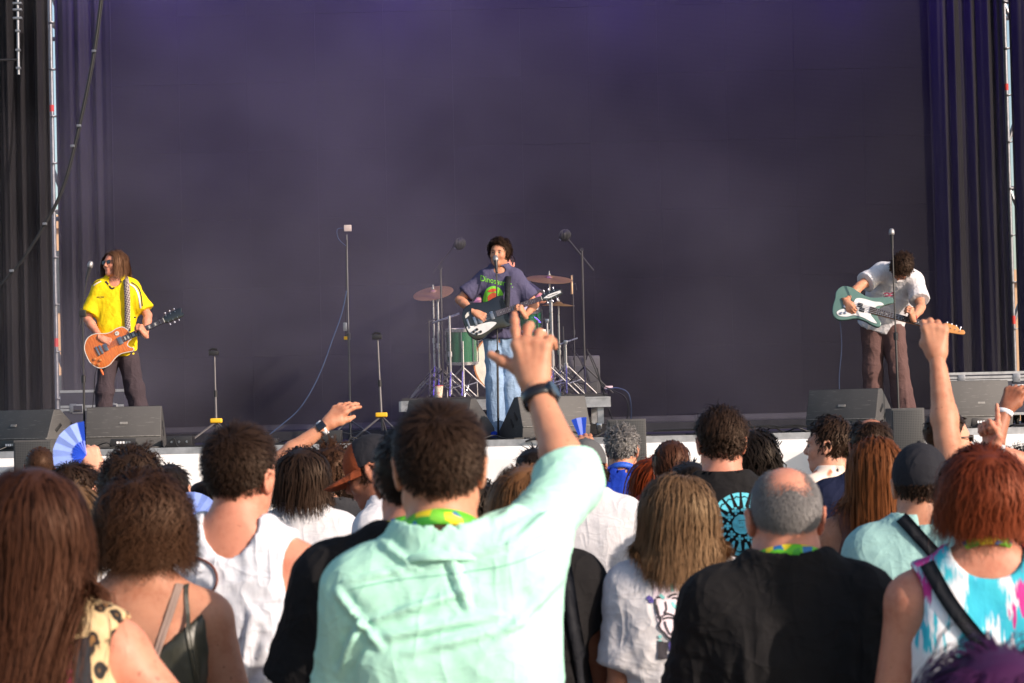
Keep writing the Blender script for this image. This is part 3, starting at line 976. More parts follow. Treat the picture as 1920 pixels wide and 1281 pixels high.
        for sx, an in shoes:
            sv = Vol(axis(an[0] - .08, an[0] + .08, .02), axis(an[1] - .14, an[1] + .24, .026), axis(-.02, .16, .02))
            sv.add(RC(V(an[0], an[1] - .045, .045), V(an[0] + sx * .02, an[1] + .13, .036), .042, .036), .03)
            sv.add(RC(V(an[0], an[1] - .02, .05), V(an[0], an[1], .12), .045, .04), .03)
            sv.inter(lambda x, y, z: (.004 - z) + 0 * x + 0 * y)
            v, F = sv.nets()
            link('shoe', mesh_np('shoe', v, F), legs.get('shoe', MATS['shoe_dark']), root)
    # ---- hair
    if hair.get('mat') is not None:
        st = dict(hair.get('style', {}))
        ext = [EL(V(*c), V(*r)) for c, r in hair.get('mass', [])]
        P.hair = hair_object(root, hair['mat'], Rh, hc, hs, int(hair.get('n', 1500) * (.62 if depth < 7 else .38 if depth < 15 else .5)), hair.get('w', .0035) * (1.05 if depth < 7 else 1.4), st, vol if hair.get('collide') and svol is None else (svol_body(vol, svol) if hair.get('collide') else None), hair.get('thick', .008), ext, hair.get('cap', True), hair.get('h', .008 if depth < 7 else .011), hair.get('puff', .005))
    return P

class svol_body:
    """collision with the clothed body"""
    def __init__(s, a, b): s.a, s.b = a, b
    def sample(s, P):
        d1, g1 = s.a.sample(P); d2, g2 = s.b.sample(P)
        inb = np.ones(len(P), bool)
        for q in range(3): inb &= (P[:, q] > s.b.a[q][0]) & (P[:, q] < s.b.a[q][-1])
        d2 = np.where(inb, d2, 1.0)
        u = d2 < d1
        return np.where(u, d2, d1), np.where(u[:, None], g2, g1)

# ------------------------------------------------------------------ things worn
def surf(P, which='top'):
    vs, fs = [], []
    if which in ('top', 'both') and hasattr(P, 'topv'): vs.append(P.topv); fs.append(P.topf)
    if which in ('body', 'both') or not vs: vs.append(P.bvv); fs.append(P.bvf)
    v, f = merge(list(zip(vs, fs)))
    return BVHTree.FromPolygons(v.tolist(), f.tolist())

def project(bv, x, z, side=-1, off=.003, Rs=None):
    """drop a point on the back (side -1) or front (side 1) of the clothes"""
    h = bv.ray_cast(Vector((x, side * 1.2, z)), Vector((0, -side, 0)))
    if h[0] is None:
        return None
    return np.array(h[0]) + np.array([0, side * off, 0])

def decal(P, bv, name, polys, mat, side=-1, off=.003, sub=.02, org=(0, 0), thick=.0):
    """flat print: polygons in the x-z plane laid on the cloth"""
    bm = bmesh.new()
    for poly in polys:
        vs = [bm.verts.new((x + org[0], 0, z + org[1])) for x, z in poly]
        try: bm.faces.new(vs)
        except ValueError: pass
    bmesh.ops.triangulate(bm, faces=bm.faces[:])
    for _ in range(4):
        lg = [e for e in bm.edges if e.calc_length() > sub]
        if not lg: break
        bmesh.ops.subdivide_edges(bm, edges=lg, cuts=1)
        bmesh.ops.triangulate(bm, faces=[f for f in bm.faces if len(f.verts) > 3])
    bad = []
    for v in bm.verts:
        q = project(bv, v.co.x, v.co.z, side, off)
        if q is None: bad.append(v)
        else: v.co = Vector(q)
    if bad: bmesh.ops.delete(bm, geom=bad, context='VERTS')
    me = bpy.data.meshes.new(name); bm.to_mesh(me); bm.free()
    for p in me.polygons: p.use_smooth = True
    return link(name, me, mat, P.root if hasattr(P, 'root') else P)

def strip2(pts, w, n=10):
    """polyline to outline quads in 2-D"""
    p = np.array(spline(pts, n, closed=False)); d = np.gradient(p, axis=0); d /= np.linalg.norm(d, axis=1, keepdims=True) + 1e-9
    nn = np.stack([-d[:, 1], d[:, 0]], 1)
    if np.isscalar(w): w = np.full(len(p), w)
    else: w = np.interp(np.linspace(0, 1, len(p)), np.linspace(0, 1, len(w)), w)
    A = p + nn * w[:, None] / 2; B = p - nn * w[:, None] / 2
    return [[tuple(A[i]), tuple(A[i + 1]), tuple(B[i + 1]), tuple(B[i])] for i in range(len(p) - 1)]

def strap(P, bv, name, pts, w, mat, side=-1, off=.006, thick=.004, over=None):
    """webbing band on the body: pts in the x-z plane; builds a real thin band"""
    p = np.array(spline(pts, 8, closed=False)); d = np.gradient(p, axis=0); d /= np.linalg.norm(d, axis=1, keepdims=True) + 1e-9
    nn = np.stack([-d[:, 1], d[:, 0]], 1)
    rows = []
    for q, m in zip(p, nn):
        c = [project(bv, *(q + m * w * a), side, off) for a in (-.5, 0, .5)]
        if any(x is None for x in c):
            if rows: c = [rows[-1][i] + np.array([0, 0, 0]) for i in range(3)]
            else: continue
        rows.append(c)
    if len(rows) < 2: return None
    Rr = np.array(rows)
    Rr[:, :, 1] = (Rr[:, :, 1] + np.roll(Rr[:, :, 1], 1, 0) * .0)
    ky = Rr[:, :, 1].copy()
    for _ in range(3): ky[1:-1] = (ky[:-2] + ky[1:-1] * 2 + ky[2:]) / 4
    Rr[:, :, 1] = np.minimum(Rr[:, :, 1], ky) if side < 0 else np.maximum(Rr[:, :, 1], ky)
    m = len(Rr)
    top_ = Rr + np.array([0, side * thick, 0])
    v = np.concatenate([Rr.reshape(-1, 3), top_.reshape(-1, 3)])
    F = []
    for i in range(m - 1):
        for j in range(2):
            a = i * 3 + j; F.append((a, a + 1, a + 4, a + 3)); b = a + 3 * m; F.append((b, b + 3, b + 4, b + 1))
        for j in (0, 2):
            a = i * 3 + j; F.append((a, a + 3, a + 3 + 3 * m, a + 3 * m))
    me = mesh_np(name, v, np.array(F)); 
    return link(name, me, mat, P.root)

def neck_band(P, mat, name='lanyard', r=None, w=.024, up=.620, dy=-.024):
    """ribbon lying round the neck, lower at the front"""
    r = P.nr * 1.13 + .008 if r is None else r
    rows = []
    for k in range(-14, 15):
        a = k / 14 * math.pi * .84
        d = V(math.sin(a), -math.cos(a), 0)
        fr = .5 * (1 - math.cos(a))
        p = P.U(0, dy + .010 * fr, up * P.s - .075 * fr) + P.Rs @ (d * (r + .022 * fr))
        o = P.Rs @ unit(d + V(0, 0, .35)); up_ = P.Rs @ unit(V(0, 0, 1) - d * .35)
        rows.append([p - up_ * w / 2, p + up_ * w / 2, p + up_ * w / 2 + o * .003, p - up_ * w / 2 + o * .003])
    v = np.array(rows).reshape(-1, 3); F = []
    for i in range(len(rows) - 1):
        for j in range(4):
            F.append((i * 4 + j, i * 4 + (j + 1) % 4, i * 4 + 4 + (j + 1) % 4, i * 4 + 4 + j))
    return link(name, mesh_np(name, v, np.array(F)), mat, P.root)

def wrist_band(P, sd, name, mat, face=None, w=.022, r=.031, t=.004, along=-.02, facemat=None, fdir=None):
    O, X, Y, Z = P.__dict__['hand' + sd]
    ax = unit(P.wr[sd] - P.el[sd])
    c = P.wr[sd] + ax * along
    u = unit(X - ax * (X @ ax)); q = np.cross(ax, u)
    n = 28; rows = []
    for k in range(n):
        a = 2 * math.pi * k / n
        o = u * math.cos(a) * r + q * math.sin(a) * r * .82
        e = unit(o)
        rows.append([c + o - ax * w / 2, c + o + ax * w / 2, c + o + e * t + ax * w / 2, c + o + e * t - ax * w / 2])
    v = np.array(rows).reshape(-1, 3); F = []
    for i in range(n):
        i2 = (i + 1) % n
        for j in range(4): F.append((i * 4 + j, i * 4 + (j + 1) % 4, i2 * 4 + (j + 1) % 4, i2 * 4 + j))
    b = link(name, mesh_np(name, v, np.array(F)), mat, P.root)
    if face:
        zz = Z if fdir is None else P.Rz.T @ np.asarray(fdir, float)
        zz = unit(zz - ax * (zz @ ax))
        M = frame_from(c + zz * (r * .82 + .002), np.cross(ax, zz), z=zz)
        m = MB()
        if face == 'round': m.lathe([(0, -.004), (.021, -.004), (.0225, .002), (.0225, .006), (.019, .009), (0, .009)], 28)
        else: m.box((-.017, -.02, -.004), (.017, .02, .007), bev=.005, seg=3)
        m.build('watch_case', facemat, b, M=M)
    return b

def cap_hat(P, mat, brimmat=None, crown=.115, brim=.07, turn=0.0, frontmat=None, name='cap', tilt=-6, drop=0.0, button=True):
    """baseball cap: crown shell, brim, button; turn 0 points the brim to the face"""
    s = P.hs
    Rr = P.Rh @ rot('Z', R(turn)) @ rot('X', R(tilt))
    rr = CR_R + V(.012, .013, .016)
    v = Vol(*[axis((CR_C - rr)[i] - .03, (CR_C + rr)[i] + .03, .007) for i in range(3)])
    v.add(EL(CR_C + V(0, 0, .004), rr), .01)
    v.inter(lambda x, y, z: (.018 - drop - z) + 0 * x + 0 * y)
    a, F = v.nets()
    ang = np.arctan2(a[:, 1] - CR_C[1], a[:, 0])
    rad = np.hypot(a[:, 0], a[:, 1] - CR_C[1])
    seam = np.exp(-((np.mod(ang + math.pi / 6, math.pi / 3) - math.pi / 6) * rad / .004) ** 2)
    a = a * (1 - .006 * seam)[:, None]
    o = link(name, mesh_np(name, (P.hc + (a * s) @ Rr.T).astype(np.float32), F), mat, P.root)
    if frontmat is not None:
        o.data.materials.append(frontmat)
        cen = a[F].mean(1); fr = (cen[:, 1] > .028).astype(np.int32)
        o.data.polygons.foreach_set('material_index', fr)
    bm = brimmat or mat
    rows = []
    for k in range(17):
        t = -1 + 2 * k / 16
        x = t * (rr[0] * .93); y0 = CR_C[1] + rr[1] * math.sqrt(max(0, 1 - (t * .93) ** 2)) * .97
        y1 = CR_C[1] + rr[1] * .35 + (brim + rr[1] * .62) * math.sqrt(max(0.0, 1 - t ** 4)) if abs(t) < 1 else y0
        y1 = max(y1, y0)
        for q in range(5):
            y = y0 - .006 + (y1 - y0 + .006) * q / 4
            rows.append((x * (1 + .04 * q / 4), y, .022 - drop - .016 * t * t * (q / 4) - .012 * (q / 4)))
    A = np.array(rows); Bq = A - [0, 0, .004]
    vv = np.concatenate([A, Bq]); F = []; off = len(A)
    for k in range(16):
        for q in range(4):
            i = k * 5 + q; F.append((i, i + 1, i + 6, i + 5)); F.append((i + off, i + 5 + off, i + 6 + off, i + 1 + off))
        i = k * 5 + 4; F.append((i, i + off, i + 5 + off, i + 5))
    link('brim', mesh_np('brim', P.hc + (vv * s) @ Rr.T, np.array(F)), bm, o)
    if button:
        m = MB(); m.lathe([(0.0, -.004), (.008, -.003), (.007, .003), (.0, .005)], 12)
        m.build('button', mat, o, M=Matrix.Translation(Vector(P.hc + Rr @ (CR_C + V(0, 0, .004 + rr[2])) * s)))
    return o

def glasses(P, fmat, lmat, w=.034, h=.024, name='sunglasses', z=-.004, y=.097, up=0.0):
    s = P.hs; Rr = P.Rh
    M = Matrix.Translation(Vector(P.hc)) @ Matrix(Rr.tolist()).to_4x4() @ Matrix.Scale(s, 4) @ Matrix.Translation((0, y, z)) @ Matrix.Rotation(R(up), 4, 'X')
    m = MB()
    for sx in (-1, 1):
        m.box((sx * .034 - w / 2 - .004, -.003, -h / 2 - .003), (sx * .034 + w / 2 + .004, .003, h / 2 + .004), bev=.002)
        m.tube([(sx * .054, 0, .008), (sx * .078, -.012, .008), (sx * .080, -.09, .006), (sx * .078, -.105, -.008)], .0028, 6)
    m.box((-.012, -.003, .002), (.012, .003, .008))
    o = m.build(name, fmat, P.root, M=M)
    for sx in (-1, 1):
        q = MB(); q.box((sx * .034 - w / 2, .0032, -h / 2), (sx * .034 + w / 2, .0052, h / 2 + .001), bev=.0008, seg=1)
        q.build('lens', lmat, o, M=M)
    return o

def eyes(P, iris=(.05, .025, .012)):
    s = P.hs
    wm = plain('eye_white', (.20, .17, .16), .3, var=.03); im = plain('eye_iris_dark', iris, .2, var=.05)
    for sx in (-1, 1):
        M = Matrix.Translation(Vector(P.hc)) @ Matrix(P.Rh.tolist()).to_4x4() @ Matrix.Scale(s, 4) @ Matrix.Translation((sx * .031, .080, -.004))
        m = MB(); m.lathe([(.0001, -.011), (.008, -.0075), (.011, 0), (.008, .0075), (.0001, .011)], 14, M=Matrix.Rotation(-math.pi / 2, 4, 'X'))
        e = m.build('eye', wm, P.root, M=M)
        m = MB(); m.lathe([(.0062, .0092), (.0045, .0112), (.0001, .0122)], 12, M=Matrix.Rotation(-math.pi / 2, 4, 'X'))
        m.build('iris', im, e, M=M)
        m = MB(); m.tube([(-.018, .012, .018), (0, .016, .0215), (.018, .006, .017)], [.0022, .0034, .002], 6)
        m.build('eyebrow', plain('eyebrow_dark', (.03, .018, .012), .7), P.root, M=M)
    m = MB(); m.tube([(-.020, .0895, -.0675), (0, .0965, -.0672), (.020, .0895, -.0675)], [.002, .0042, .002], 6)
    m.build('lips', plain('lip_tone', srgb(165, 92, 86), .5), P.root, M=Matrix.Translation(Vector(P.hc)) @ Matrix(P.Rh.tolist()).to_4x4() @ Matrix.Scale(s, 4))
# ------------------------------------------------------------------ the crowd
plain('shoe_dark', (.03, .03, .035), .6)
SK = dict(
    tan=skin('skin_tan', srgb(196, 138, 110)), fair=skin('skin_fair', srgb(212, 154, 128)), pink=skin('skin_pink', srgb(204, 138, 114)),
    olive=skin('skin_olive', srgb(182, 126, 98)), brown=skin('skin_brown', srgb(160, 104, 80)))
HB = dict(
    black=hairmat('hair_black', (.006, .0045, .004), (.018, .012, .010)),
    dark=hairmat('hair_dark_brown', (.010, .006, .005), (.048, .026, .017)),
    brown=hairmat('hair_brown', (.016, .008, .006), (.085, .038, .020)),
    auburn=hairmat('hair_auburn', (.018, .007, .005), (.105, .040, .022)),
    light=hairmat('hair_light_brown', (.040, .021, .012), (.300, .170, .090)),
    honey=hairmat('hair_honey', (.090, .040, .018), (.300, .140, .060)),
    red=hairmat('hair_red', (.070, .014, .007), (.250, .050, .018)),
    orange=hairmat('hair_orange_red', (.130, .020, .006), (.340, .055, .012)),
    ginger=hairmat('hair_ginger', (.070, .022, .009), (.260, .085, .028)),
    grey=hairmat('hair_grey', (.050, .044, .043), (.280, .262, .255)),
    stubble=hairmat('hair_grey_stubble', (.080, .070, .068), (.300, .280, .272)),
    purple=hairmat('hair_purple', (.030, .008, .036), (.110, .028, .110)))
FB = dict(
    black=fabric('cloth_black', (.012, .011, .012), bump=.35), navy=fabric('cloth_navy', (.012, .016, .045)), charcoal=fabric('cloth_charcoal', (.035, .035, .040)),
    white=fabric('cloth_white', (.66, .65, .68)), mint=fabric('cloth_mint', srgb(176, 228, 208), bump=.24, weave=420), tank=fabric('cloth_pale_grey', srgb(222, 226, 236), bump=.4),
    olive=fabric('cloth_olive_satin', (.035, .034, .022), rough=.42, spec=.6, bump=.1), sage=fabric('cloth_pale_teal', srgb(150, 190, 188)),
    blue=fabric('cloth_blue', srgb(28, 60, 170)), brown=fabric('cloth_brown', srgb(98, 66, 60)), purple=fabric('cloth_purple', srgb(92, 80, 150)),
    denim=fabric('denim_light', srgb(126, 156, 188), var=.25), jeans=fabric('denim_dark', (.03, .04, .075), var=.25), grey=fabric('cloth_grey', (.07, .07, .075)),
    trim=fabric('cloth_pale_blue_trim', srgb(160, 205, 228)), cap=fabric('cloth_cap_black', (.020, .020, .026)), rust=fabric('cloth_rust', srgb(150, 74, 44)),
    greycap=fabric('cloth_cap_grey', (.10, .10, .105)), red=fabric('cloth_dark_red', srgb(90, 28, 30)))
WEB = fabric('webbing_black', (.016, .017, .022), rough=.7)
def lanyard_mat():
    m, t = newmat('lanyard_print')
    v = t.coord()
    vo = t.n('TexVoronoi'); vo.inputs['Scale'].default_value = 46.0; t.l(v, vo.inputs['Vector'])
    sp = t.n('SeparateColor'); t.l(vo.outputs['Color'], sp.inputs[0])
    t.l(t.ramp(sp.outputs[0], [(0, srgb(96, 190, 40)), (.42, srgb(60, 160, 50)), (.55, srgb(225, 205, 40)), (.72, srgb(40, 110, 170)), (.86, srgb(120, 205, 60))], 'CONSTANT'), t.p.inputs['Base Color'])
    t.p.inputs['Roughness'].default_value = .6
    return m
LAN = lanyard_mat()
LANB = plain('lanyard_blue', srgb(40, 90, 200), .6, var=.3, scale=60)
def leopard():
    m, t = newmat('leopard_print')
    v = t.coord((1, 1, .8))
    w = t.n('TexNoise'); w.inputs['Scale'].default_value = 14; t.l(v, w.inputs['Vector'])
    vv = t.mix(.035, v, w.outputs['Color'], 'ADD')
    vo = t.n('TexVoronoi'); vo.inputs['Scale'].default_value = 38; t.l(vv, vo.inputs['Vector'])
    ring = t.ramp(vo.outputs['Distance'], [(.0, (.30, .15, .05)), (.22, (.30, .15, .05)), (.26, (.010, .007, .006)), (.44, (.010, .007, .006)), (.50, (.62, .43, .22)), (1, (.70, .52, .30))])
    t.l(ring, t.p.inputs['Base Color']); t.p.inputs['Roughness'].default_value = .8
    return m
def ikat():
    m, t = newmat('tie_dye_print')
    v = t.coord((1, .5, .75))
    streak = t.noise(t.coord((30, 8, 4)), 3.0, 3)
    vv = t.mix(.10, v, streak, 'ADD')
    a = t.noise(vv, 8.5, 1, .4, .4)
    base = t.ramp(a, [(.36, srgb(235, 232, 238)), (.44, srgb(228, 232, 240)), (.48, srgb(60, 190, 210)), (.60, srgb(48, 176, 204)), (.66, srgb(225, 230, 238))])
    vo = t.n('TexVoronoi'); vo.inputs['Scale'].default_value = 7.5; t.l(vv, vo.inputs['Vector'])
    vo.inputs['Randomness'].default_value = .6
    pk = t.ramp(vo.outputs['Distance'], [(.0, (1, 1, 1)), (.28, (1, 1, 1)), (.34, (0, 0, 0))])
    t.l(t.mix(pk, base, srgb(198, 52, 140)), t.p.inputs['Base Color'])
    t.p.inputs['Roughness'].default_value = .85
    t.bump(t.noise(v, 40, 3), .3, .008)
    return m
def floral():
    m, t = newmat('floral_print')
    v = t.coord()
    vo = t.n('TexVoronoi'); vo.inputs['Scale'].default_value = 13; t.l(t.mix(.03, v, t.noise(v, 20, 2), 'ADD'), vo.inputs['Vector'])
    sp = t.n('SeparateColor'); t.l(vo.outputs['Color'], sp.inputs[0])
    spot = t.ramp(vo.outputs['Distance'], [(.0, (1, 1, 1)), (.30, (1, 1, 1)), (.38, (0, 0, 0))])
    colr = t.ramp(sp.outputs[0], [(0, srgb(190, 70, 60)), (.35, srgb(110, 120, 130)), (.6, srgb(206, 120, 90)), (.8, srgb(225, 200, 180))], 'CONSTANT')
    t.l(t.mix(spot, srgb(232, 214, 200), colr), t.p.inputs['Base Color']); t.p.inputs['Roughness'].default_value = .85
    return m
FB['leopard'] = leopard(); FB['ikat'] = ikat(); FB['floral'] = floral()
WATCH_BODY = plain('watch_black', (.012, .012, .016), .35)
WATCH_GLASS = plain('watch_glass', (.010, .011, .018), .12, coat=.6)
WHITE_BAND = plain('wristband_white', (.75, .74, .78), .5)
BLACKP = plain('black_plastic', (.014, .014, .016), .4)
LENS = plain('dark_lens', (.008, .007, .007), .08, coat=.8)
CORD = plain('leather_cord', srgb(120, 58, 40), .6)
GROUP = 'people standing in the audience'
def S(**k): return k
SHORT = S(length=.026, lift=.26, flow=.85, K=5, nclump=260, clump=.3, top=1.5, side=.5, frizz=.05, off=.008)
def legsd(m='jeans', **k): return dict(mat=FB[m], res=.03, fold=.004, **k)

def px_poly(P, depth, poly):
    out = []
    for x, y in poly:
        q = P.loc(at(x, y, depth)); out.append((q[0], q[2]))
    return out

# ------------------------------------------------------------------ the place
SZ = 1.62                     # stage floor height
SY = 21.0                     # stage front edge
WALLY = 25.6                  # LED wall
def ground_mat():
    m, t = newmat('paving')
    v = t.coord()
    a = t.noise(v, .6, 5, .6); b = t.noise(v, 40, 3)
    t.l(t.ramp(t.math('ADD', t.math('MULTIPLY', a, .7), t.math('MULTIPLY', b, .3)), [(.3, (.10, .095, .09)), (.7, (.20, .19, .18))]), t.p.inputs['Base Color'])
    t.p.inputs['Roughness'].default_value = .9; t.bump(b, .3, .004)
    return m
g = MB(); g.box((-1200, -300, -.4), (1200, 2500, 0)); tag(g.build('ground', ground_mat()), kind='structure')

STEEL = plain('galvanised_steel', (.24, .25, .28), .45, .8, var=.2, scale=30)
CHROME = plain('chrome', (.42, .42, .46), .28, 1.0, var=.08)
ALU = plain('aluminium', (.50, .50, .52), .42, .85, var=.15)
BLACKM = plain('black_metal', (.035, .034, .038), .38, .4)
BLACKW = plain('black_stage_paint', (.022, .021, .024), .55, var=.3, scale=5, bump=.1)
RUBBER = plain('rubber', (.02, .02, .02), .8)
CABLE = plain('cable_black', (.012, .012, .014), .5)
CABLEB = plain('cable_blue', srgb(62, 76, 106), .5)
YEL = plain('yellow_clamp', srgb(230, 180, 40), .5)
REDT = plain('red_tape', srgb(190, 45, 40), .6)
GREENL = plain('drum_green_sparkle', srgb(20, 96, 62), .25, .1, var=.3, scale=180, coat=.7)
AMBER = plain('drum_hoop_amber', srgb(188, 120, 66), .35, coat=.5)
DHEAD = plain('drum_head_cream', srgb(226, 220, 205), .5)
BRONZE = plain('cymbal_bronze', srgb(150, 118, 72), .42, .6, var=.2, scale=60)
GRILLE = None
def wedge_mat():
    m, t = newmat('speaker_textured_paint')
    v = t.coord()
    a = t.noise(v, 3, 4); b = t.noise(v, 220, 2, .6); sc = t.noise(t.coord((1, 1, 9)), 9, 3, .7)
    base = t.ramp(a, [(.3, (.052, .050, .051)), (.7, (.076, .073, .074))])
    t.l(t.mix(t.ramp(sc, [(.60, (0, 0, 0)), (.72, (.5, .5, .5))]), base, (.20, .19, .185)), t.p.inputs['Base Color'])
    t.p.inputs['Roughness'].default_value = .62; t.bump(b, .35, .0025)
    return m
WEDGE = wedge_mat()
def grille_mat():
    m, t = newmat('perforated_grille')
    v = t.coord((1, 1, 1))
    vo = t.n('TexVoronoi'); vo.inputs['Scale'].default_value = 70; vo.inputs['Randomness'].default_value = 0; t.l(v, vo.inputs['Vector'])
    h = t.ramp(vo.outputs['Distance'], [(.28, (.004, .004, .004)), (.36, (.05, .05, .052))])
    t.l(h, t.p.inputs['Base Color']); t.p.inputs['Roughness'].default_value = .5
    return m
GRILLE = grille_mat()
def led_mat():
    m, t = newmat('led_panel_face')
    v = t.coord()
    w = t.n('TexWave', wave_type='BANDS', bands_direction='Z'); w.inputs['Scale'].default_value = 24; t.l(v, w.inputs['Vector'])
    w2 = t.n('TexWave', wave_type='BANDS', bands_direction='X'); w2.inputs['Scale'].default_value = 24; t.l(v, w2.inputs['Vector'])
    gx = t.math('MULTIPLY', w.outputs['Fac'], t.math('MULTIPLY_ADD', w2.outputs['Fac'], .5, .5))
    oi = t.n('ObjectInfo')
    base = t.ramp(gx, [(0, (.0028, .0026, .0034)), (1, (.0068, .0062, .0080))])
    t.l(t.mix(t.math('MULTIPLY', oi.outputs['Random'], .22), base, (.008, .008, .010)), t.p.inputs['Base Color'])
    t.p.inputs['Roughness'].default_value = .7; t.p.inputs['Specular IOR Level'].default_value = .10
    t.bump(gx, .25, .003)
    return m
LED = led_mat()
def drape_mat():
    m, t = newmat('stage_drape_black')
    v = t.coord()
    a = t.noise(t.coord((1, 1, .12)), 6, 4, .6)
    t.l(t.ramp(a, [(.3, (.005, .0045, .0065)), (.7, (.011, .0100, .0135))]), t.p.inputs['Base Color'])
    t.p.inputs['Roughness'].default_value = .8; t.p.inputs['Specular IOR Level'].default_value = .18; t.p.inputs['Sheen Weight'].default_value = .03; t.p.inputs['Sheen Roughness'].default_value = .4
    t.bump(t.noise(t.coord((1, 1, .1)), 40, 3), .2, .006)
    return m
DRAPE = drape_mat()
def banner_mat():
    m, t = newmat('white_banner')
    v = t.coord()
    a = t.noise(v, 2.5, 4)
    t.l(t.ramp(a, [(.3, (.76, .75, .75)), (.7, (.84, .83, .83))]), t.p.inputs['Base Color'])
    t.p.inputs['Roughness'].default_value = .6; t.bump(t.noise(t.coord((1, 1, .5)), 5, 3), .25, .02)
    return m

# stage deck
m = MB(); m.box((-9.5, SY, SZ - .12), (9.5, 28.5, SZ)); deck = m.build('stage', BLACKW); tag(deck, 'black stage deck behind the white banner', 'stage')
m = MB(); m.box((-9.5, SY - .012, SZ - .11), (9.5, SY - .001, SZ + .004)); m.build('edge_trim', ALU, deck)
for x in np.arange(-9, 9.1, 2.0):
    for y in (SY + .4, 24.5, 28.2):
        m = MB(); m.tube([(x, y, 0), (x, y, SZ - .12)], .03, 8); m.build('leg', STEEL, deck)
# white banner with soft folds
nx, nz = 240, 14
xs = np.linspace(-9.5, 9.5, nx); zs = np.linspace(.0, SZ - .055, nz)
XX, ZZ = np.meshgrid(xs, zs, indexing='ij')
YY = SY - .035 + .012 * (vnoise(np.stack([XX * 1.1, ZZ * .8, 0 * XX], 2).reshape(-1, 3)).reshape(XX.shape) - .5) + .012 * np.sin(XX * 2.3 + ZZ) * (1 - ZZ / SZ)
v = np.stack([XX, YY, ZZ], 2).reshape(-1, 3)
I_ = np.arange(nx * nz).reshape(nx, nz)
F = np.stack([I_[:-1, :-1], I_[1:, :-1], I_[1:, 1:], I_[:-1, 1:]], 2).reshape(-1, 4)
ban = link('stage_banner', mesh_np('stage_banner', v, F), banner_mat())
sm_ = ban.modifiers.new('s', 'SOLIDIFY'); sm_.thickness = .002
tag(ban, 'white banner covering the front of the stage', 'banner')
RED = plain('banner_red', srgb(206, 60, 58), .6)
ltr = bpy.data.curves.new('letter', 'FONT'); ltr.body = 's'; ltr.size = .34; ltr.extrude = .001
lo_ = bpy.data.objects.new('letter', ltr); COL.objects.link(lo_)
def text_mesh(body, size, ext=.0):
    c = bpy.data.curves.new('txt', 'FONT'); c.body = body; c.size = size; c.extrude = ext; c.align_x = 'CENTER'; c.resolution_u = 3
    o = bpy.data.objects.new('txt', c); COL.objects.link(o)
    bpy.context.view_layer.update()
    me = bpy.data.meshes.new_from_object(o.evaluated_get(bpy.context.evaluated_depsgraph_get()))
    bpy.data.objects.remove(o); bpy.data.curves.remove(c)
    me.materials.clear()
    return me
bpy.data.objects.remove(lo_); bpy.data.curves.remove(ltr)
me = text_mesh('S', .34, .001)
p = at(345, 925, SY - .06)
o = link('letter', me, RED, ban); o.matrix_world = Matrix.Translation((p[0], SY - .052, p[2] - .22)) @ Matrix.Rotation(math.pi / 2, 4, 'X')

# LED wall: one panel each
x0 = at(219, 700, WALLY)[0]; x1 = at(1761, 700, WALLY)[0]
zb = SZ + .17
wall = empty('led_wall', ((x0 + x1) / 2, WALLY, SZ), 0, 'tall dark LED video wall behind the band, switched off', 'LED wall')
ncol, nrow = 12, 8
pw = (x1 - x0) / ncol; ph = pw * 1.0
mp_ = MB(); mp_.box((-pw / 2 + .0005, -.04, .0005), (pw / 2 - .0005, .04, ph - .0005))
me_p = None
for i in range(ncol):
    for j in range(nrow):
        if me_p is None:
            o = mp_.build('panel', LED, wall, smooth=False); me_p = o.data
        else: o = link('panel', me_p, None, wall)
        o.location = (x0 + pw * (i + .5) - wall.location.x, random.uniform(-.002, .002), zb - SZ + ph * j)
        o.rotation_euler = (R(random.uniform(-.05, .05)), 0, R(random.uniform(-.05, .05)))
m = MB(); m.box((x0, .045, .0), (x1, .30, ph * nrow + .2)); m.build('frame', BLACKM, wall, M=Matrix.Translation((-wall.location.x, 0, 0)))
m = MB(); m.box((x0 - .02, -.045, .0), (x1 + .02, .2, .165)); m.build('base', BLACKW, wall, M=Matrix.Translation((-wall.location.x, 0, 0)))
# more chrome stands and drums of the kit are below
# low kerb of the ramp in front of the wall
m = MB(); m.box((x0, 25.0, SZ), (x1, 25.05, SZ + .10)); m.box((x0, 25.05, SZ + .085), (x1, WALLY - .05, SZ + .10))
tag(m.build('wall_ramp', BLACKM), 'long low black ramp along the foot of the LED wall', 'ramp')

# drapes
def drape(label, xa, xb, y, top=8.2, z0=SZ - .0, seed=0, fold=.07, n=None):
    n = n or int((xb - xa) / .009); nz = 26
    r = np.random.default_rng(seed)
    u = np.linspace(0, 1, n); zz = np.linspace(z0, top, nz)
    ph_ = np.cumsum(.7 + r.random(n)) * .30
    U_, Z_2 = np.meshgrid(u, zz, indexing='ij')
    base = np.sin(ph_)[:, None] * .6 + np.sin(ph_ * .43 + 1)[:, None] * .55
    sway = np.sin(Z_2 * .5 + U_ * 6) * .2 + np.sin(Z_2 * 1.3 + U_ * 11) * .05
    yy = y + fold * (base + .35 * np.sin(ph_[:, None] * 1.7 + sway * 3)) * (1 - .25 * (Z_2 - z0) / (top - z0))
    xx = xa + (xb - xa) * U_ + .02 * sway
    v = np.stack([xx, yy, Z_2], 2).reshape(-1, 3)
    I2 = np.arange(n * nz).reshape(n, nz)
    F = np.stack([I2[:-1, :-1], I2[1:, :-1], I2[1:, 1:], I2[:-1, 1:]], 2).reshape(-1, 4)
    o = link('stage_drape', mesh_np('stage_drape', v, F), DRAPE)
    s_ = o.modifiers.new('s', 'SOLIDIFY'); s_.thickness = .004
    return tag(o, label, 'drape')
DY = 25.0
drape('black drape between the left scaffold tower and the LED wall', at(112, 640, DY)[0], at(219, 640, DY)[0], DY, seed=2, fold=.05)
drape('black drape outside the left scaffold tower, beside the hanging rod', at(-90, 640, 23.6)[0], at(101, 640, 23.6)[0], 23.6, seed=3, fold=.08)
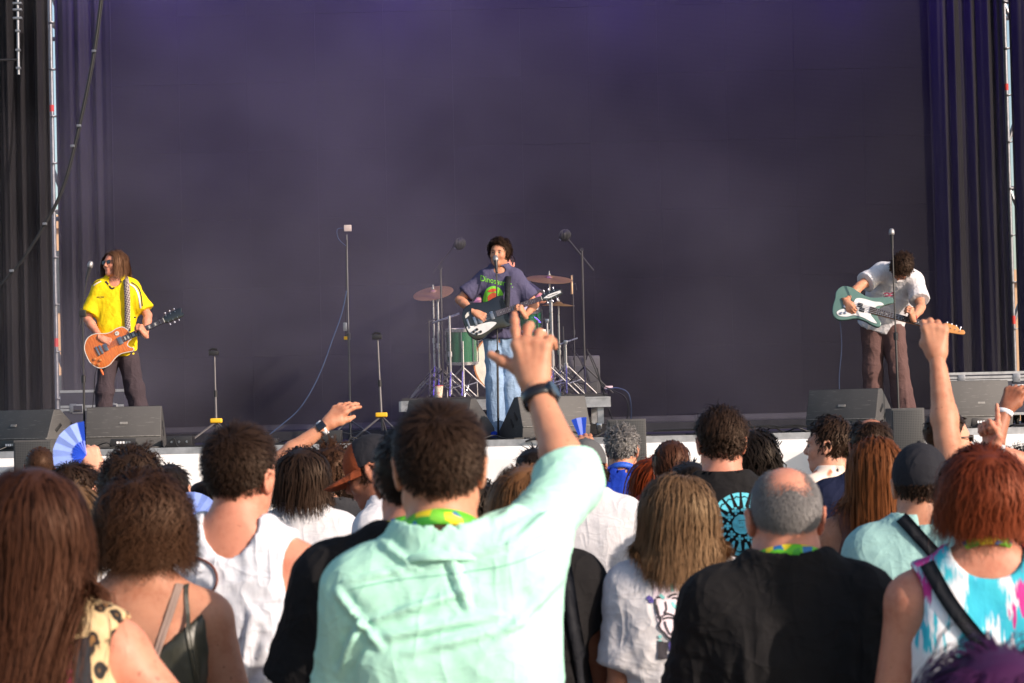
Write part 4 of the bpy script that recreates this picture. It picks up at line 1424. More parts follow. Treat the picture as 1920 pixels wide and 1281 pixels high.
drape('black drape between the LED wall and the right scaffold tower', at(1759, 640, 25.45)[0], at(1898, 640, 25.45)[0], 25.45, seed=5, fold=.06)
drape('black drape outside the right scaffold tower', at(1912, 640, 25.3)[0], at(2010, 640, 25.3)[0], 25.3, seed=6, fold=.06)

# scaffold towers
def tower(label, px, y, xoff):
    p = at(px, 640, y); x = p[0]
    t = empty('scaffold_tower', (x, y, SZ), 0, label, 'scaffold')
    top = 7.2
    posts = [(0, 0), (0, 1.1), (xoff, 0), (xoff, 1.1)]
    for a, b in posts:
        m = MB(); m.tube([(a, b, 0), (a, b, top)], .0242, 10); o = m.build('standard', STEEL, t)
        for z in np.arange(.5, top, .5):
            q = MB(); q.lathe([(.024, -.005), (.058, -.005), (.058, .005), (.024, .005)], 12, M=Matrix.Translation((a, b, z))); q.build('rosette', STEEL, o)
        q = MB(); q.lathe([(.0246, 0), (.0255, 0), (.0255, .09), (.0246, .09)], 12, M=Matrix.Translation((a, b, 1.05))); q.build('tape', REDT, o)
        q = MB(); q.lathe([(.0246, 0), (.0255, 0), (.0255, .07), (.0246, .07)], 12, M=Matrix.Translation((a, b, 3.55))); q.build('tape', REDT, o)
    for z in (.5, 2.5, 4.5, 6.5):
        for (a, b), (c, d) in (((0, 0), (xoff, 0)), ((0, 1.1), (xoff, 1.1)), ((0, 0), (0, 1.1)), ((xoff, 0), (xoff, 1.1))):
            m = MB(); m.tube([(a, b, z), (c, d, z)], .0242, 8); m.build('ledger', STEEL, t)
    for z in (.5, 2.5, 4.5):
        m = MB(); m.tube([(0, 1.1, z), (xoff, 1.1, z + 2)], .0242, 8); m.build('brace', STEEL, t)
        m = MB(); m.tube([(0, 0, z + 2), (xoff, 0, z)], .02, 8); m.build('brace', STEEL, t)
    return t
tower('steel scaffold tower between the two left drapes', 105, 25.6, -.75)
tower('steel scaffold tower between the two right drapes', 1901, 25.75, .75)

# far building seen through the gaps
WALLT = plain('far_render_tan', srgb(196, 160, 128), .9, var=.1, scale=.4)
GLS = plain('far_window', (.06, .07, .08), .2)
def far_building(label, px0, px1, py, y):
    a = at(px0, 700, y); b = at(px1, 700, y); top = at((px0 + px1) / 2, py, y)[2]
    t = empty('building', ((a[0] + b[0]) / 2, y, 0), 0, label, 'building')
    w = (b[0] - a[0]) / 2
    m = MB(); m.box((-w, 0, 0), (w, 12, top)); m.build('wall', WALLT, t, smooth=False)
    m = MB(); m.box((-w - .2, -.2, top), (w + .2, 12.2, top + .35)); m.build('parapet', WALLT, t, smooth=False)
    for k in range(int(2 * w // 3)):
        for z in np.arange(1.5, top - 2, 3.2):
            m = MB(); m.box((-w + 1 + k * 3, -.03, z), (-w + 2.2 + k * 3, .05, z + 1.6)); m.build('window', GLS, t, smooth=False)
far_building('tan rendered building far behind the left side of the stage', -420, 240, 434, 62)
far_building('tan rendered building far behind the right side of the stage', 1700, 2300, 528, 66)

# hanging rod and cable, top left
t = empty('hanging_rod', at(35, 140, 22.6), 0, 'thin metal rod with clamps hanging at the top left in front of the drape', 'rigging rod')
m = MB(); m.tube([(0, 0, 0), (.01, 0, 2.2)], .014, 8); m.build('rod', STEEL, t)
for z in (.05, .22, .40, .52, .60, .66):
    m = MB(); m.box((-.022 - .02 * (z > .4), -.025, z), (.022 + .02 * (z > .45), .025, z + .022), bev=.004); m.build('clamp', STEEL, t)
m = MB(); m.tube([(-.6, 0, .14), (0, 0, .14)], .012, 8); m.build('arm', BLACKM, t)
def hang(pts, depth):
    return [at(x, y, depth) for x, y in pts]
cp = spline(hang([(196, -60), (176, 96), (148, 236), (118, 350), (84, 420), (40, 490), (0, 535), (-60, 590)], 22.9), 8, False)
m = MB(); m.tube(cp, .015, 6); m.tube([(p[0] + .02, p[1], p[2] + .01) for p in cp], .007, 6)
cb = m.build('hanging_cable', CABLE); tag(cb, 'thick black cable sagging down across the left drapes', 'cable')
for px_, py_ in ((176, 96), (148, 236), (136, 274), (84, 420), (22, 508)):
    q = at(px_, py_, 22.88); m = MB(); m.box(q - V(.02, .02, .012), q + V(.02, .02, .012), bev=.004); m.build('cable_tie', STEEL, cb)

# ------------------------------------------------------------------ lighting truss over the stage (its purple lamps glow on the smoke and the wall)
PURP = (.17, .05, 1.0)
tr = empty('lighting_truss', (0, 23.6, 8.6), 0, 'aluminium truss hung across the stage above the picture', 'truss')
for dy, dz in ((-.15, 0), (.15, 0), (0, .26)):
    m = MB(); m.tube([(-6.5, dy, dz), (6.5, dy, dz)], .025, 8); m.build('chord', ALU, tr)
m = MB()
for k in range(26):
    x = -6.5 + k * .5
    m.tube([(x, -.15, 0), (x + .25, 0, .26), (x + .5, -.15, 0)], .01, 6); m.tube([(x, .15, 0), (x + .25, 0, .26), (x + .5, .15, 0)], .01, 6)
m.build('lacing', ALU, tr)
lens_m, tl = newmat('lamp_lens_purple')
tl.p.inputs['Emission Color'].default_value = (*PURP, 1); tl.p.inputs['Emission Strength'].default_value = 6.0
for k, x in enumerate((-3.6, -1.2, 1.2, 3.6)):
    lt = empty('stage_lamp', (x, 23.6, 8.3), 0, 'black stage lamp with purple beam under the truss', 'stage lamp', 'lamps under the lighting truss')
    Mx = Matrix.Rotation(R(42), 4, 'X')
    m = MB(); m.lathe([(.0, .16), (.09, .15), (.12, .0), (.125, -.14), (.115, -.14), (.11, -.02), (.0, -.02)], 20); m.build('housing', BLACKM, lt, M=Mx)
    m = MB(); m.tube([(-.14, 0, 0), (-.14, 0, .28), (.14, 0, .28), (.14, 0, 0)], .012, 6); m.build('yoke', BLACKM, lt)
    m = MB(); m.lathe([(.0, -.10), (.11, -.10), (.11, -.104), (.0, -.108)], 20); m.build('lens', lens_m, lt, M=Mx)
    ld = bpy.data.lights.new('purple_beam', 'SPOT'); ld.energy = PURPLE_W; ld.color = PURP; ld.spot_size = R(112); ld.spot_blend = .9; ld.shadow_soft_size = .1
    lo = bpy.data.objects.new('purple_beam', ld); COL.objects.link(lo); lo.parent = lt; lo.rotation_euler = (R(42), 0, 0); lo.location = (0, .10, -.06)

# ------------------------------------------------------------------ stage smoke
sm, ts = bpy.data.materials.new('stage_smoke'), None
sm.use_nodes = True; nt = sm.node_tree
for n_ in list(nt.nodes):
    if n_.type == 'BSDF_PRINCIPLED': nt.nodes.remove(n_)
outn = nt.nodes['Material Output']
pv = nt.nodes.new('ShaderNodeVolumePrincipled'); pv.inputs['Color'].default_value = (.80, .76, .86, 1)
tc = nt.nodes.new('ShaderNodeTexCoord'); mpn = nt.nodes.new('ShaderNodeMapping'); mpn.inputs['Scale'].default_value = (.50, .55, .62); mpn.inputs['Location'].default_value = (3.1, 0, 1.2)
nz_ = nt.nodes.new('ShaderNodeTexNoise'); nz_.inputs['Scale'].default_value = 1.0; nz_.inputs['Detail'].default_value = 3.0
gr = nt.nodes.new('ShaderNodeSeparateXYZ')
nt.links.new(tc.outputs['Object'], mpn.inputs[0]); nt.links.new(mpn.outputs[0], nz_.inputs['Vector']); nt.links.new(tc.outputs['Object'], gr.inputs[0])
def mnode(op, a, b):
    q = nt.nodes.new('ShaderNodeMath'); q.operation = op
    for i_, v_ in enumerate((a, b)):
        if hasattr(v_, 'is_output'): nt.links.new(v_, q.inputs[i_])
        else: q.inputs[i_].default_value = v_
    return q.outputs[0]
mr = nt.nodes.new('ShaderNodeMapRange'); mr.inputs['From Min'].default_value = -1.0; mr.inputs['From Max'].default_value = 4.2; mr.inputs['To Min'].default_value = 1.0; mr.inputs['To Max'].default_value = .12
nt.links.new(gr.outputs['X'], mr.inputs['Value'])
dn = mnode('MULTIPLY', mnode('MAXIMUM', mnode('SUBTRACT', nz_.outputs[0], .28), 0.0), mr.outputs[0])
mz = nt.nodes.new('ShaderNodeMapRange'); mz.inputs['From Min'].default_value = 2.2; mz.inputs['From Max'].default_value = 5.4; mz.inputs['To Min'].default_value = 1.0; mz.inputs['To Max'].default_value = .40
nt.links.new(gr.outputs['Z'], mz.inputs['Value'])
nt.links.new(mnode('MULTIPLY', mnode('MULTIPLY', dn, mz.outputs[0]), SMOKE), pv.inputs['Density'])
nt.links.new(pv.outputs[0], outn.inputs['Volume'])
m = MB(); m.box((-5.9, 22.9, SZ + .12), (5.9, 24.85, 7.6)); so = m.build('stage_smoke', sm); tag(so, 'thin grey smoke drifting across the stage in front of the wall', 'smoke', kind='stuff')

# ------------------------------------------------------------------ speakers
plain('scuffed_edge', (.17, .165, .16), .6, var=.5, scale=40)
def wedge(label, px, py, y, yaw, w=.68, h=.37, d=.50, flip=False, mark=True):
    """floor monitor, seen from behind; px, py: middle of its top back edge"""
    p = at(px, py, y)
    t = empty('stage_monitor', (p[0], y, SZ), R(yaw), label, 'stage monitor', 'wedge monitors along the stage edge')
    prof = [(-.06, 0), (-.075, .10), (.02, h), (.10, h), (d - .06, .08), (d - .06, 0)]
    Mx = Matrix(((0, 0, 1, 0), (1, 0, 0, 0), (0, 1, 0, 0), (0, 0, 0, 1)))
    m = MB(); m.prism(prof, -w / 2, w / 2, M=Mx, bev=.006); m.build('cabinet', WEDGE, t, angle=30)
    gp = [(.108, h - .004), (d - .056, .085), (d - .048, .09), (.115, h + .004)]
    m = MB(); m.prism(gp, -w / 2 + .03, w / 2 - .03, M=Mx); m.build('grille', GRILLE, t, smooth=False)
    for sx in (-1, 1):
        for k in (0, 1):
            m = MB(); m.box((-.006, -.016, -.045), (.006, .016, .045), bev=.003)
            m.build('handle_slot', CABLE, t, M=Matrix.Translation((sx * (w / 2 - .002), .07 + .085 * k, .20 - .06 * k)) @ Matrix.Rotation(R(-48), 4, 'X'))
    m = MB(); m.box((-w / 2 + .004, -.084, .105), (w / 2 - .004, -.055, .112), bev=.002); m.build('rub_strip', MATS['scuffed_edge'], t)
    m = MB(); m.box((-.035, -.004, -.012), (.035, .004, .012), bev=.003); m.build('badge', MATS['scuffed_edge'], t, M=Matrix.Translation((.0, -.034, .225)) @ Matrix.Rotation(R(-19), 4, 'X'))
    m = MB(); m.box((-.11, -.0755, .02), (.11, -.064, .09), bev=.004); pl = m.build('connector_plate', BLACKM, t)
    if mark:
        for k in range(5):
            m = MB(); m.box((-.06 + k * .026, -.0785, .045), (-.042 + k * .026, -.0745, .065)); m.build('socket', WHITE_BAND if k < 3 else CHROME, pl, smooth=False)
    m = MB(); m.tube([(-.05, -.07, .04), (-.08, -.13, .015), (-.22, -.16, .010), (-.45, -.15, .010)], .006, 6); m.build('cable', CABLE, t)
    return t
wedge('large stage monitor angled to the right at the left end of the stage', 30, 776, 21.6, -34, w=.90, h=.36)
wedge('stage monitor in front of the guitarist in yellow', 232, 768, 21.42, 3, w=.66)
wedge('stage monitor left of the singer\'s legs', 822, 742, 21.60, -30, w=.66, h=.37)
wedge('stage monitor right of the singer\'s legs', 1036, 744, 21.42, 24, w=.66, h=.37)
wedge('stage monitor in front of the bassist', 1580, 725, 21.35, -30, w=.66, h=.37)
wedge('stage monitor at the right end of the stage beside the flight case', 1836, 716, 21.42, 12, w=.56, h=.42)

def front_fill(label, px0, px1, py, y):
    a = at(px0, py, y); b = at(px1, py, y); w = (b[0] - a[0]) / 2; top = a[2]
    t = empty('front_fill_speaker', ((a[0] + b[0]) / 2, y, 0), 0, label, 'loudspeaker', 'speaker stacks on the ground before the stage')
    m = MB(); m.box((-w, 0, top - .62), (w, .34, top), bev=.008); m.build('cabinet', WEDGE, t, angle=30)
    m = MB(); m.box((-w + .012, -.012, top - .605), (w - .012, .004, top - .015), bev=.004); m.build('grille', GRILLE, t, angle=30)
    m = MB(); m.box((-w - .06, -.03, 0), (w + .06, .40, top - .622), bev=.01); m.build('subwoofer', WEDGE, t, angle=30)
    m = MB(); m.box((-w - .04, -.042, .03), (w + .04, -.028, top - .66), bev=.004); m.build('subwoofer_grille', GRILLE, t, angle=30)
    return t
front_fill('black speaker stack before the stage under the left stage monitor', 25, 97, 826, 20.3)
front_fill('black speaker stack before the stage right of the drum riser', 1140, 1211, 787, 20.2)
front_fill('black speaker stack before the stage beside the bassist\'s monitor', 1671, 1733, 766, 20.3)

# ------------------------------------------------------------------ flight cases
CASE = plain('flight_case_laminate', srgb(52, 52, 66), .45, var=.15)
def flight_case(label, px0, px1, py, y, hgt=None, d=.55, lid=.17):
    a = at(px0, py, y); b = at(px1, py, y); w = (b[0] - a[0]) / 2; h = a[2] - SZ
    t = empty('flight_case', ((a[0] + b[0]) / 2, y, SZ), 0, label, 'flight case')
    z0 = .10
    m = MB(); m.box((-w, 0, z0), (w, d, h - lid - .004)); m.build('body', CASE, t, smooth=False)
    m = MB(); m.box((-w, 0, h - lid), (w, d, h)); ld = m.build('lid', CASE, t, smooth=False)
    e = .022
    m = MB()
    for sx in (-1, 1):
        m.box((sx * w - e * (sx > 0) - .003 * sx * -1, -.004, z0), (sx * w + e * (sx < 0) + .003 * sx, e, h - lid - .006)) if sx > 0 else m.box((-w - .003, -.004, z0), (-w + e, e, h - lid - .006))
    m.box((-w, -.005, z0 - .002), (w, e, z0 + e)); m.box((-w, -.005, h - lid - .030), (w, e, h - lid - .007)); m.build('edging', ALU, t, smooth=False)
    m = MB(); m.box((-w, -.005, h - lid + .001), (w, e, h - lid + .024)); m.box((-w - .002, -.005, h - .022), (w + .002, e, h + .003)); m.build('edging', ALU, ld, smooth=False)
    for x in ((-w * .45, w * .62) if w > .25 else (-w * .2,)):
        q = MB(); q.box((x - .055, -.012, h * .70 - .06), (x + .055, -.002, h * .70 + .03), bev=.006); hn = q.build('recessed_handle', ALU, t)
        q = MB(); q.box((x - .043, -.015, h * .70 - .048), (x + .043, -.0125, h * .70 + .018)); q.build('dish', CASE, hn, smooth=False)
        q = MB(); q.box((x - .03, -.03, h * .70 - .035), (x + .03, -.016, h * .70 - .02), bev=.004); q.build('grip', RUBBER, hn)
    for x in (-w * .6, w * .6):
        q = MB(); q.box((x - .035, -.014, h - lid - .045), (x + .035, -.0055, h - lid + .04), bev=.004); q.build('latch', STEEL, t)
    for sx in (-1, 1):
        for yy in (.06, d - .06):
            q = MB(); q.lathe([(.0, -.012), (.045, -.012), (.045, .012), (.0, .012)], 14, M=Matrix.Translation((sx * (w - .08), yy, .045)) @ Matrix.Rotation(R(90), 4, 'Y')); q.box((sx * (w - .08) - .025, yy - .02, .045), (sx * (w - .08) + .025, yy + .02, z0)); q.build('caster', RUBBER, t)
    return t
flight_case('dark flight case with aluminium edges behind the guitarist in yellow', 113, 232, 733, 23.6)
flight_case('long flight case with aluminium lid edges at the right end of the stage', 1768, 1940, 700, 23.3, lid=.06)

# ------------------------------------------------------------------ drum riser and kit
RY = 23.5
ra = at(751, 741, RY); rb = at(1141, 736, RY)
RZ0 = SZ + .40
ris = empty('drum_riser', ((ra[0] + rb[0]) / 2, RY, SZ), 0, 'low wheeled drum riser with aluminium frame behind the singer', 'riser')
w = (rb[0] - ra[0]) / 2
m = MB(); m.box((-w + .01, .01, .375), (w - .01, 1.99, .40)); m.build('deck', BLACKW, ris, smooth=False)
m = MB(); m.box((-w, -.01, .27), (w, .03, .372)); m.box((-w, -.016, .355), (w, -.0102, .372)); m.box((-w, -.016, .27), (w, -.0102, .285)); m.build('front_rail', ALU, ris, smooth=False)
for sx in (-1, 1):
    m = MB(); m.box((sx * w - .02, .032, .27), (sx * w + .02, 2.0, .37)); m.build('side_rail', ALU, ris, smooth=False)
    for yy in (.04, 1.92):
        m = MB(); m.box((sx * (w - .08) - .03, yy, .11), (sx * (w - .08) + .03, yy + .06, .27)); lg = m.build('leg', ALU, ris, smooth=False)
        m = MB(); m.lathe([(0, -.016), (.05, -.016), (.052, -.008), (.052, .008), (.05, .016), (0, .016)], 18, M=Matrix.Translation((sx * (w - .08) - .02, yy + .03, .053)) @ Matrix.Rotation(R(90), 4, 'Y')); m.build('caster', plain('caster_grey', (.12, .11, .10), .7), lg)
        m = MB(); m.box((sx * (w - .08) - .045, yy + .0, .055), (sx * (w - .08) + .01, yy + .06, .115), bev=.008); m.build('caster_fork', CHROME, lg)
def tube_pts(name, pts, r, mat, parent, n=8):
    m = MB(); m.tube(pts, r, n); return m.build(name, mat, parent)
def tripod(t, x, y, z, h, spread, mat, r=.008, n=3, a0=.5):
    for k in range(n):
        a = a0 + k * 2 * math.pi / n
        tube_pts('leg', [(x, y, z + h), (x + spread * math.cos(a), y + spread * math.sin(a), z + .008)], r, mat, t)
        tube_pts('brace', [(x, y, z + h * .35), (x + spread * .5 * math.cos(a), y + spread * .5 * math.sin(a), z + h * .5)], r * .7, mat, t)
KY = 24.3
def cymbal(label, px, py, rad, tilt, stand_px, y):
    p = at(px, py, y); q = at(stand_px, 700, y); bx = p[0]
    t = empty('cymbal_stand', (bx, y, RZ0), 0, label, 'cymbal stand')
    hz = p[2] - RZ0
    tube_pts('tube', [(0, 0, .12), (0, 0, hz * .55)], .013, CHROME, t, 10); tube_pts('upper_tube', [(0, 0, hz * .55), (0, 0, hz + .05)], .009, CHROME, t, 10)
    m = MB(); m.lathe([(.013, 0), (.02, .0), (.02, .05), (.013, .05)], 10, M=Matrix.Translation((0, 0, hz * .52))); m.build('clamp', CHROME, t)
    tripod(t, 0, 0, 0, .32, .30, CHROME, .009)
    m = MB(); m.lathe([(.0, .030), (.03, .026), (.045, .010), (rad * .5, .004), (rad, -.012), (rad, -.014), (rad * .5, .002), (.045, .007), (.0, .020)], 48)
    c = m.build('cymbal', BRONZE, t, M=Matrix.Translation((0, 0, hz)) @ Matrix.Rotation(R(tilt[0]), 4, 'X') @ Matrix.Rotation(R(tilt[1]), 4, 'Y'))
    m = MB(); m.lathe([(.0, .03), (.016, .03), (.016, .045), (.006, .05), (.006, .075), (.0, .075)], 10); m.build('wing_nut', CHROME, t, M=Matrix.Translation((0, 0, hz)))
    return t
cymbal('tilted crash cymbal on chrome stand left of the singer', 812, 548, .205, (22, -8), 824, KY - .1)
cymbal('large ride cymbal on chrome stand right of the singer', 1030, 522, .235, (13, 4), 1036, KY)
t = cymbal('smaller cymbal low on a chrome stand beneath the ride cymbal', 1047, 571, .165, (3, 2), 1047, KY + .25)
def drum(name, label, c, r, h, M, lugs=8, hoop=CHROME, shell=GREENL, head=DHEAD):
    t = empty(name, c, 0, label, 'drum')
    m = MB(); m.lathe([(r, -h / 2), (r, h / 2)], 36, cap=False); m.build('shell', shell, t, M=M)
    for sg in (-1, 1):
        m = MB(); m.lathe([(r - .004, sg * h / 2 - .014), (r + .012, sg * h / 2 - .014), (r + .012, sg * h / 2 + .016), (r - .004, sg * h / 2 + .016)], 36, cap=False); m.build('hoop', hoop, t, M=M)
        m = MB(); m.lathe([(0, sg * (h / 2 + .004)), (r - .003, sg * (h / 2 + .004))], 36, cap=False); m.build('head', head, t, M=M)
    for k in range(lugs):
        a = 2 * math.pi * k / lugs
        m = MB(); m.tube([(math.cos(a) * (r + .012), math.sin(a) * (r + .012), -h / 2 + .01), (math.cos(a) * (r + .012), math.sin(a) * (r + .012), h / 2 - .01)], .005, 6); m.build('lug', CHROME, t, M=M)
    return t
Id = Matrix.Identity(4)
p = at(866, 650, KY - .2); t = drum('floor_tom', 'green sparkle floor tom left of the singer\'s legs', p, .15, .33, Matrix.Rotation(R(4), 4, 'X'))
for k in range(3):
    a = k * 2.1 + .6; tube_pts('leg', [(math.cos(a) * .165, math.sin(a) * .165, .05), (math.cos(a) * .175, math.sin(a) * .175, RZ0 - p[2] + .005)], .007, CHROME, t)
p = at(988, 598, KY + .05); drum('rack_tom', 'green sparkle rack tom beside the singer\'s hip', p, .14, .20, Matrix.Rotation(R(18), 4, 'X'))
p = at(948, 680, KY + .1); BDc = V(p[0], KY + .1, RZ0 + .335)
t = drum('bass_drum', 'bass drum with amber hoop and cream head behind the singer\'s legs', BDc, .31, .42, Matrix.Rotation(R(90), 4, 'X'), 10, AMBER)
for sx in (-1, 1): tube_pts('spur', [(sx * .31, -.05, -.05), (sx * .42, -.20, -.327)], .008, CHROME, t)
tube_pts('tom_post', [(.06, 0, .30), (.10, 0, .52)], .012, CHROME, t)
p = at(905, 612, KY + .35); drum('snare_drum', 'snare drum half hidden behind the black guitar', p, .17, .14, Matrix.Rotation(R(6), 4, 'X'), 8, shell=CHROME)
# rack hardware stands
def stand(label, name, px, y, ztop, mat, zb=RZ0, spread=.28, h=.25, cat='stand', r=.010):
    p = at(px, 700, y); t = empty(name, (p[0], y, zb), 0, label, cat)
    tube_pts('tube', [(0, 0, .03), (0, 0, ztop - zb)], r, mat, t, 10)
    m = MB(); m.lathe([(r, 0), (r * 1.9, 0), (r * 1.9, .05), (r, .05)], 10, M=Matrix.Translation((0, 0, (ztop - zb) * .5))); m.build('clamp', mat, t)
    tripod(t, 0, 0, 0, h, spread, mat, r * .7)
    return t
t = stand('chrome boom stand beside the green floor tom', 'hardware_stand', 845, KY - .35, at(845, 592, KY - .35)[2], CHROME, cat='hardware stand', r=.013)
zt = at(845, 592, KY - .35)[2] - RZ0
tube_pts('boom_arm', [(-.17, 0, zt - .07), (.10, 0, zt + .02)], .010, CHROME, t)
t = stand('thick chrome hardware stand right of the singer', 'hardware_stand', 1037, KY - .35, at(1037, 545, KY - .35)[2], CHROME, cat='hardware stand', r=.014)
t = stand('chrome hi-hat stand behind the thick stand', 'hi_hat_stand', 1050, KY - .1, at(1050, 590, KY)[2], CHROME, cat='hi-hat stand', r=.010)
for k, (px_, top_py, yy, lab) in enumerate(((824, 560, KY - .2, 'straight chrome stand under the crash cymbal'), (868, 618, KY - .3, 'short chrome stand before the floor tom'), (1028, 600, KY - .5, 'chrome stand with angled arm at the singer\'s side'), (1062, 640, KY - .4, 'short chrome stand at the right of the kit'))):
    t = stand(lab, 'hardware_stand', px_, yy, at(px_, top_py, yy)[2], CHROME, cat='hardware stand', r=.012, spread=.34, h=.30)
    zt = at(px_, top_py, yy)[2] - RZ0
    tube_pts('boom_arm', [(-.06, 0, zt - .03), (.12 * (1 if k % 2 else -1), .05, zt + .03)], .008, CHROME, t)
    m = MB(); m.box((-.02, -.02, zt - .03), (.02, .02, zt + .01), bev=.006); m.build('joint', CHROME, t)
p = at(1006, 655, KY + .0); t = drum('floor_tom', 'second green sparkle floor tom behind the raised hand', p, .16, .34, Matrix.Rotation(R(-3), 4, 'X'))
for k in range(3):
    a = k * 2.1 + .2; tube_pts('leg', [(math.cos(a) * .175, math.sin(a) * .175, .05), (math.cos(a) * .185, math.sin(a) * .185, RZ0 - p[2] + .005)], .007, CHROME, t)
# overhead mics
FUZZ = plain('foam_black', (.020, .020, .022), .95, bump=.8, bscale=140)
def overhead(label, base_px, top_py, tip, tail, y):
    p = at(base_px, top_py, y); t = empty('overhead_mic_stand', (p[0], y, RZ0), 0, label, 'microphone stand')
    h = p[2] - RZ0
    tube_pts('tube', [(0, 0, .02), (0, 0, h)], .010, BLACKM, t, 8); tripod(t, 0, 0, 0, .28, .32, BLACKM, .008)
    a = at(*tip, y) - np.array(t.location); b = at(*tail, y) - np.array(t.location)
    tube_pts('boom', [b, a], .007, BLACKM, t, 8)
    m = MB(); m.lathe([(0, -.02), (.018, -.02), (.018, .02), (0, .02)], 10, M=Matrix.Translation((0, 0, h)) @ Matrix.Rotation(R(90), 4, 'X')); m.build('boom_clamp', BLACKM, t)
    mt = empty('microphone', at(*tip, y), 0, label.replace('stand holding', 'windscreened mic of').split(' stand')[0] if False else label.split(' boom')[0] + ' overhead microphone in foam cage', 'microphone')
    m = MB(); m.lathe([(0, -.06), (.035, -.05), (.052, -.01), (.050, .035), (.03, .06), (0, .065)], 20); m.build('foam', FUZZ, mt, M=Matrix.Translation((.02, 0, -.03)) @ Matrix.Rotation(R(50), 4, 'Y'))
    m = MB()
    for k in range(6):
        a_ = k * math.pi / 6
        m.tube([(math.cos(2 * math.pi * j / 16) * .058 * math.cos(a_) + .02, math.cos(2 * math.pi * j / 16) * .058 * math.sin(a_), math.sin(2 * math.pi * j / 16) * .06 - .03) for j in range(17)], .0022, 5, caps=False)
    m.build('shock_cage', BLACKM, mt)
    m = MB(); m.tube([(.02, 0, -.03), (-.03, 0, -.075)], .010, 8); m.build('body', CHROME, mt)
    return t
overhead('left black boom stand over the crash cymbal', 826, 502, (858, 452), (812, 512), KY - .3)
overhead('right black boom stand over the ride cymbal', 1091, 468, (1055, 436), (1113, 507), KY - .3)
# slim condenser hanging by the ride cymbal, and its stand
t = stand('thin dark stand right of the ride cymbal', 'mic_stand', 1078, KY + .2, at(1078, 515, KY + .2)[2], BLACKM, cat='microphone stand', r=.007)
p = at(1072, 535, KY + .15); mt = empty('microphone', p, 0, 'slim pencil microphone hanging vertically beside the ride cymbal', 'microphone')
m = MB(); m.lathe([(0, -.09), (.012, -.09), (.012, .02), (.009, .03), (.009, .10), (0, .10)], 12); m.build('body', plain('mic_bronze', srgb(170, 140, 110), .4, .6), mt)
m = MB(); m.tube([(0, 0, .0), (.04, .03, .02), (.05, .05, -.05)], .005, 6); m.build('clip', BLACKM, mt)
# small amp with cables at the right back of the riser
p = at(1088, 700, KY + .5)
t = empty('guitar_amplifier', (p[0], KY + .4, RZ0), 0, 'small black amplifier with cables heaped on it at the riser edge', 'amplifier')
m = MB(); m.box((-.22, 0, .0), (.20, .24, .40), bev=.012); m.build('cabinet', WEDGE, t); m = MB(); m.box((-.19, -.006, .03), (.17, .002, .30), bev=.003); m.build('grille', GRILLE, t)
for k in range(3):
    x = -.2 + k * .13
    tube_pts('cable', spline([(x, -.02, .36), (x + .03, -.06, .42), (x + .10, -.08, .28), (x + .16, -.09, .08), (x + .20, -.16, .012), (x + .10, -.24, .012)], 6, False), .006, CABLE, t, 6)
t = stand('short black microphone stand beside the amplifier', 'mic_stand', 1058, KY - .2, at(1058, 612, KY - .2)[2], BLACKM, cat='microphone stand', r=.007)
for k, (pp, yy) in enumerate((((806, 600), KY - .4), ((1010, 600), KY - .2))):
    t = stand('thin black microphone stand by the floor tom' if k == 0 else 'thin black microphone stand by the rack tom', 'mic_stand', pp[0], yy, at(pp[0], pp[1], yy)[2], BLACKM, cat='microphone stand', r=.007)
    zt = at(pp[0], pp[1], yy)[2] - RZ0
    tube_pts('boom', [(-.03, 0, zt - .04), (.08, .04, zt + .02)], .006, BLACKM, t)
# tangled cables at the right end of the riser
tube_c = []
for k, pts in enumerate(([(1120, 690), (1128, 720), (1150, 732), (1172, 745), (1178, 770), (1172, 800)], [(1135, 730), (1160, 728), (1180, 742), (1182, 790), (1160, 812)], [(1100, 655), (1115, 690), (1130, 730), (1150, 790), (1168, 812)])):
    m = MB(); m.tube(spline([at(x, y, RY - .05 + .03 * k) for x, y in pts], 8, False), .006, 6)
    tag(m.build('cable', CABLE if k != 1 else CABLEB), ('black cable looping off the end of the drum riser', 'bluish cable looping widest off the end of the drum riser', 'black cable running straight down the end of the drum riser')[k], 'cable')
p = at(1143, 726, RY); m = MB(); m.box(p - V(.05, .02, .015), p + V(.03, .02, .012), bev=.004); tag(m.build('power_plug', plain('plug_pale', srgb(220, 190, 200), .5)), 'pale plug block lying on the corner of the drum riser', 'plug')
# paper cup
p = at(823, 741, RY + .1); cu = empty('paper_cup', (p[0], RY + .1, RZ0), 0, 'printed white paper cup standing on the edge of the drum riser', 'cup')
CUPM, tcx = newmat('cup_print'); vz = tcx.coord(); tcx.l(tcx.ramp(tcx.noise(vz, 42, 1), [(.5, srgb(226, 214, 190)), (.56, srgb(196, 70, 60)), (.63, srgb(226, 214, 190))]), tcx.p.inputs['Base Color'])
m = MB(); m.lathe([(.030, 0), (.043, .115), (.040, .115), (.028, .004)], 24, cap=False); m.build('wall', CUPM, cu); m = MB(); m.lathe([(.040, .112), (.0455, .112), (.0455, .118), (.040, .118)], 24); m.build('rim', plain('cup_rim', srgb(190, 70, 70), .5), cu)

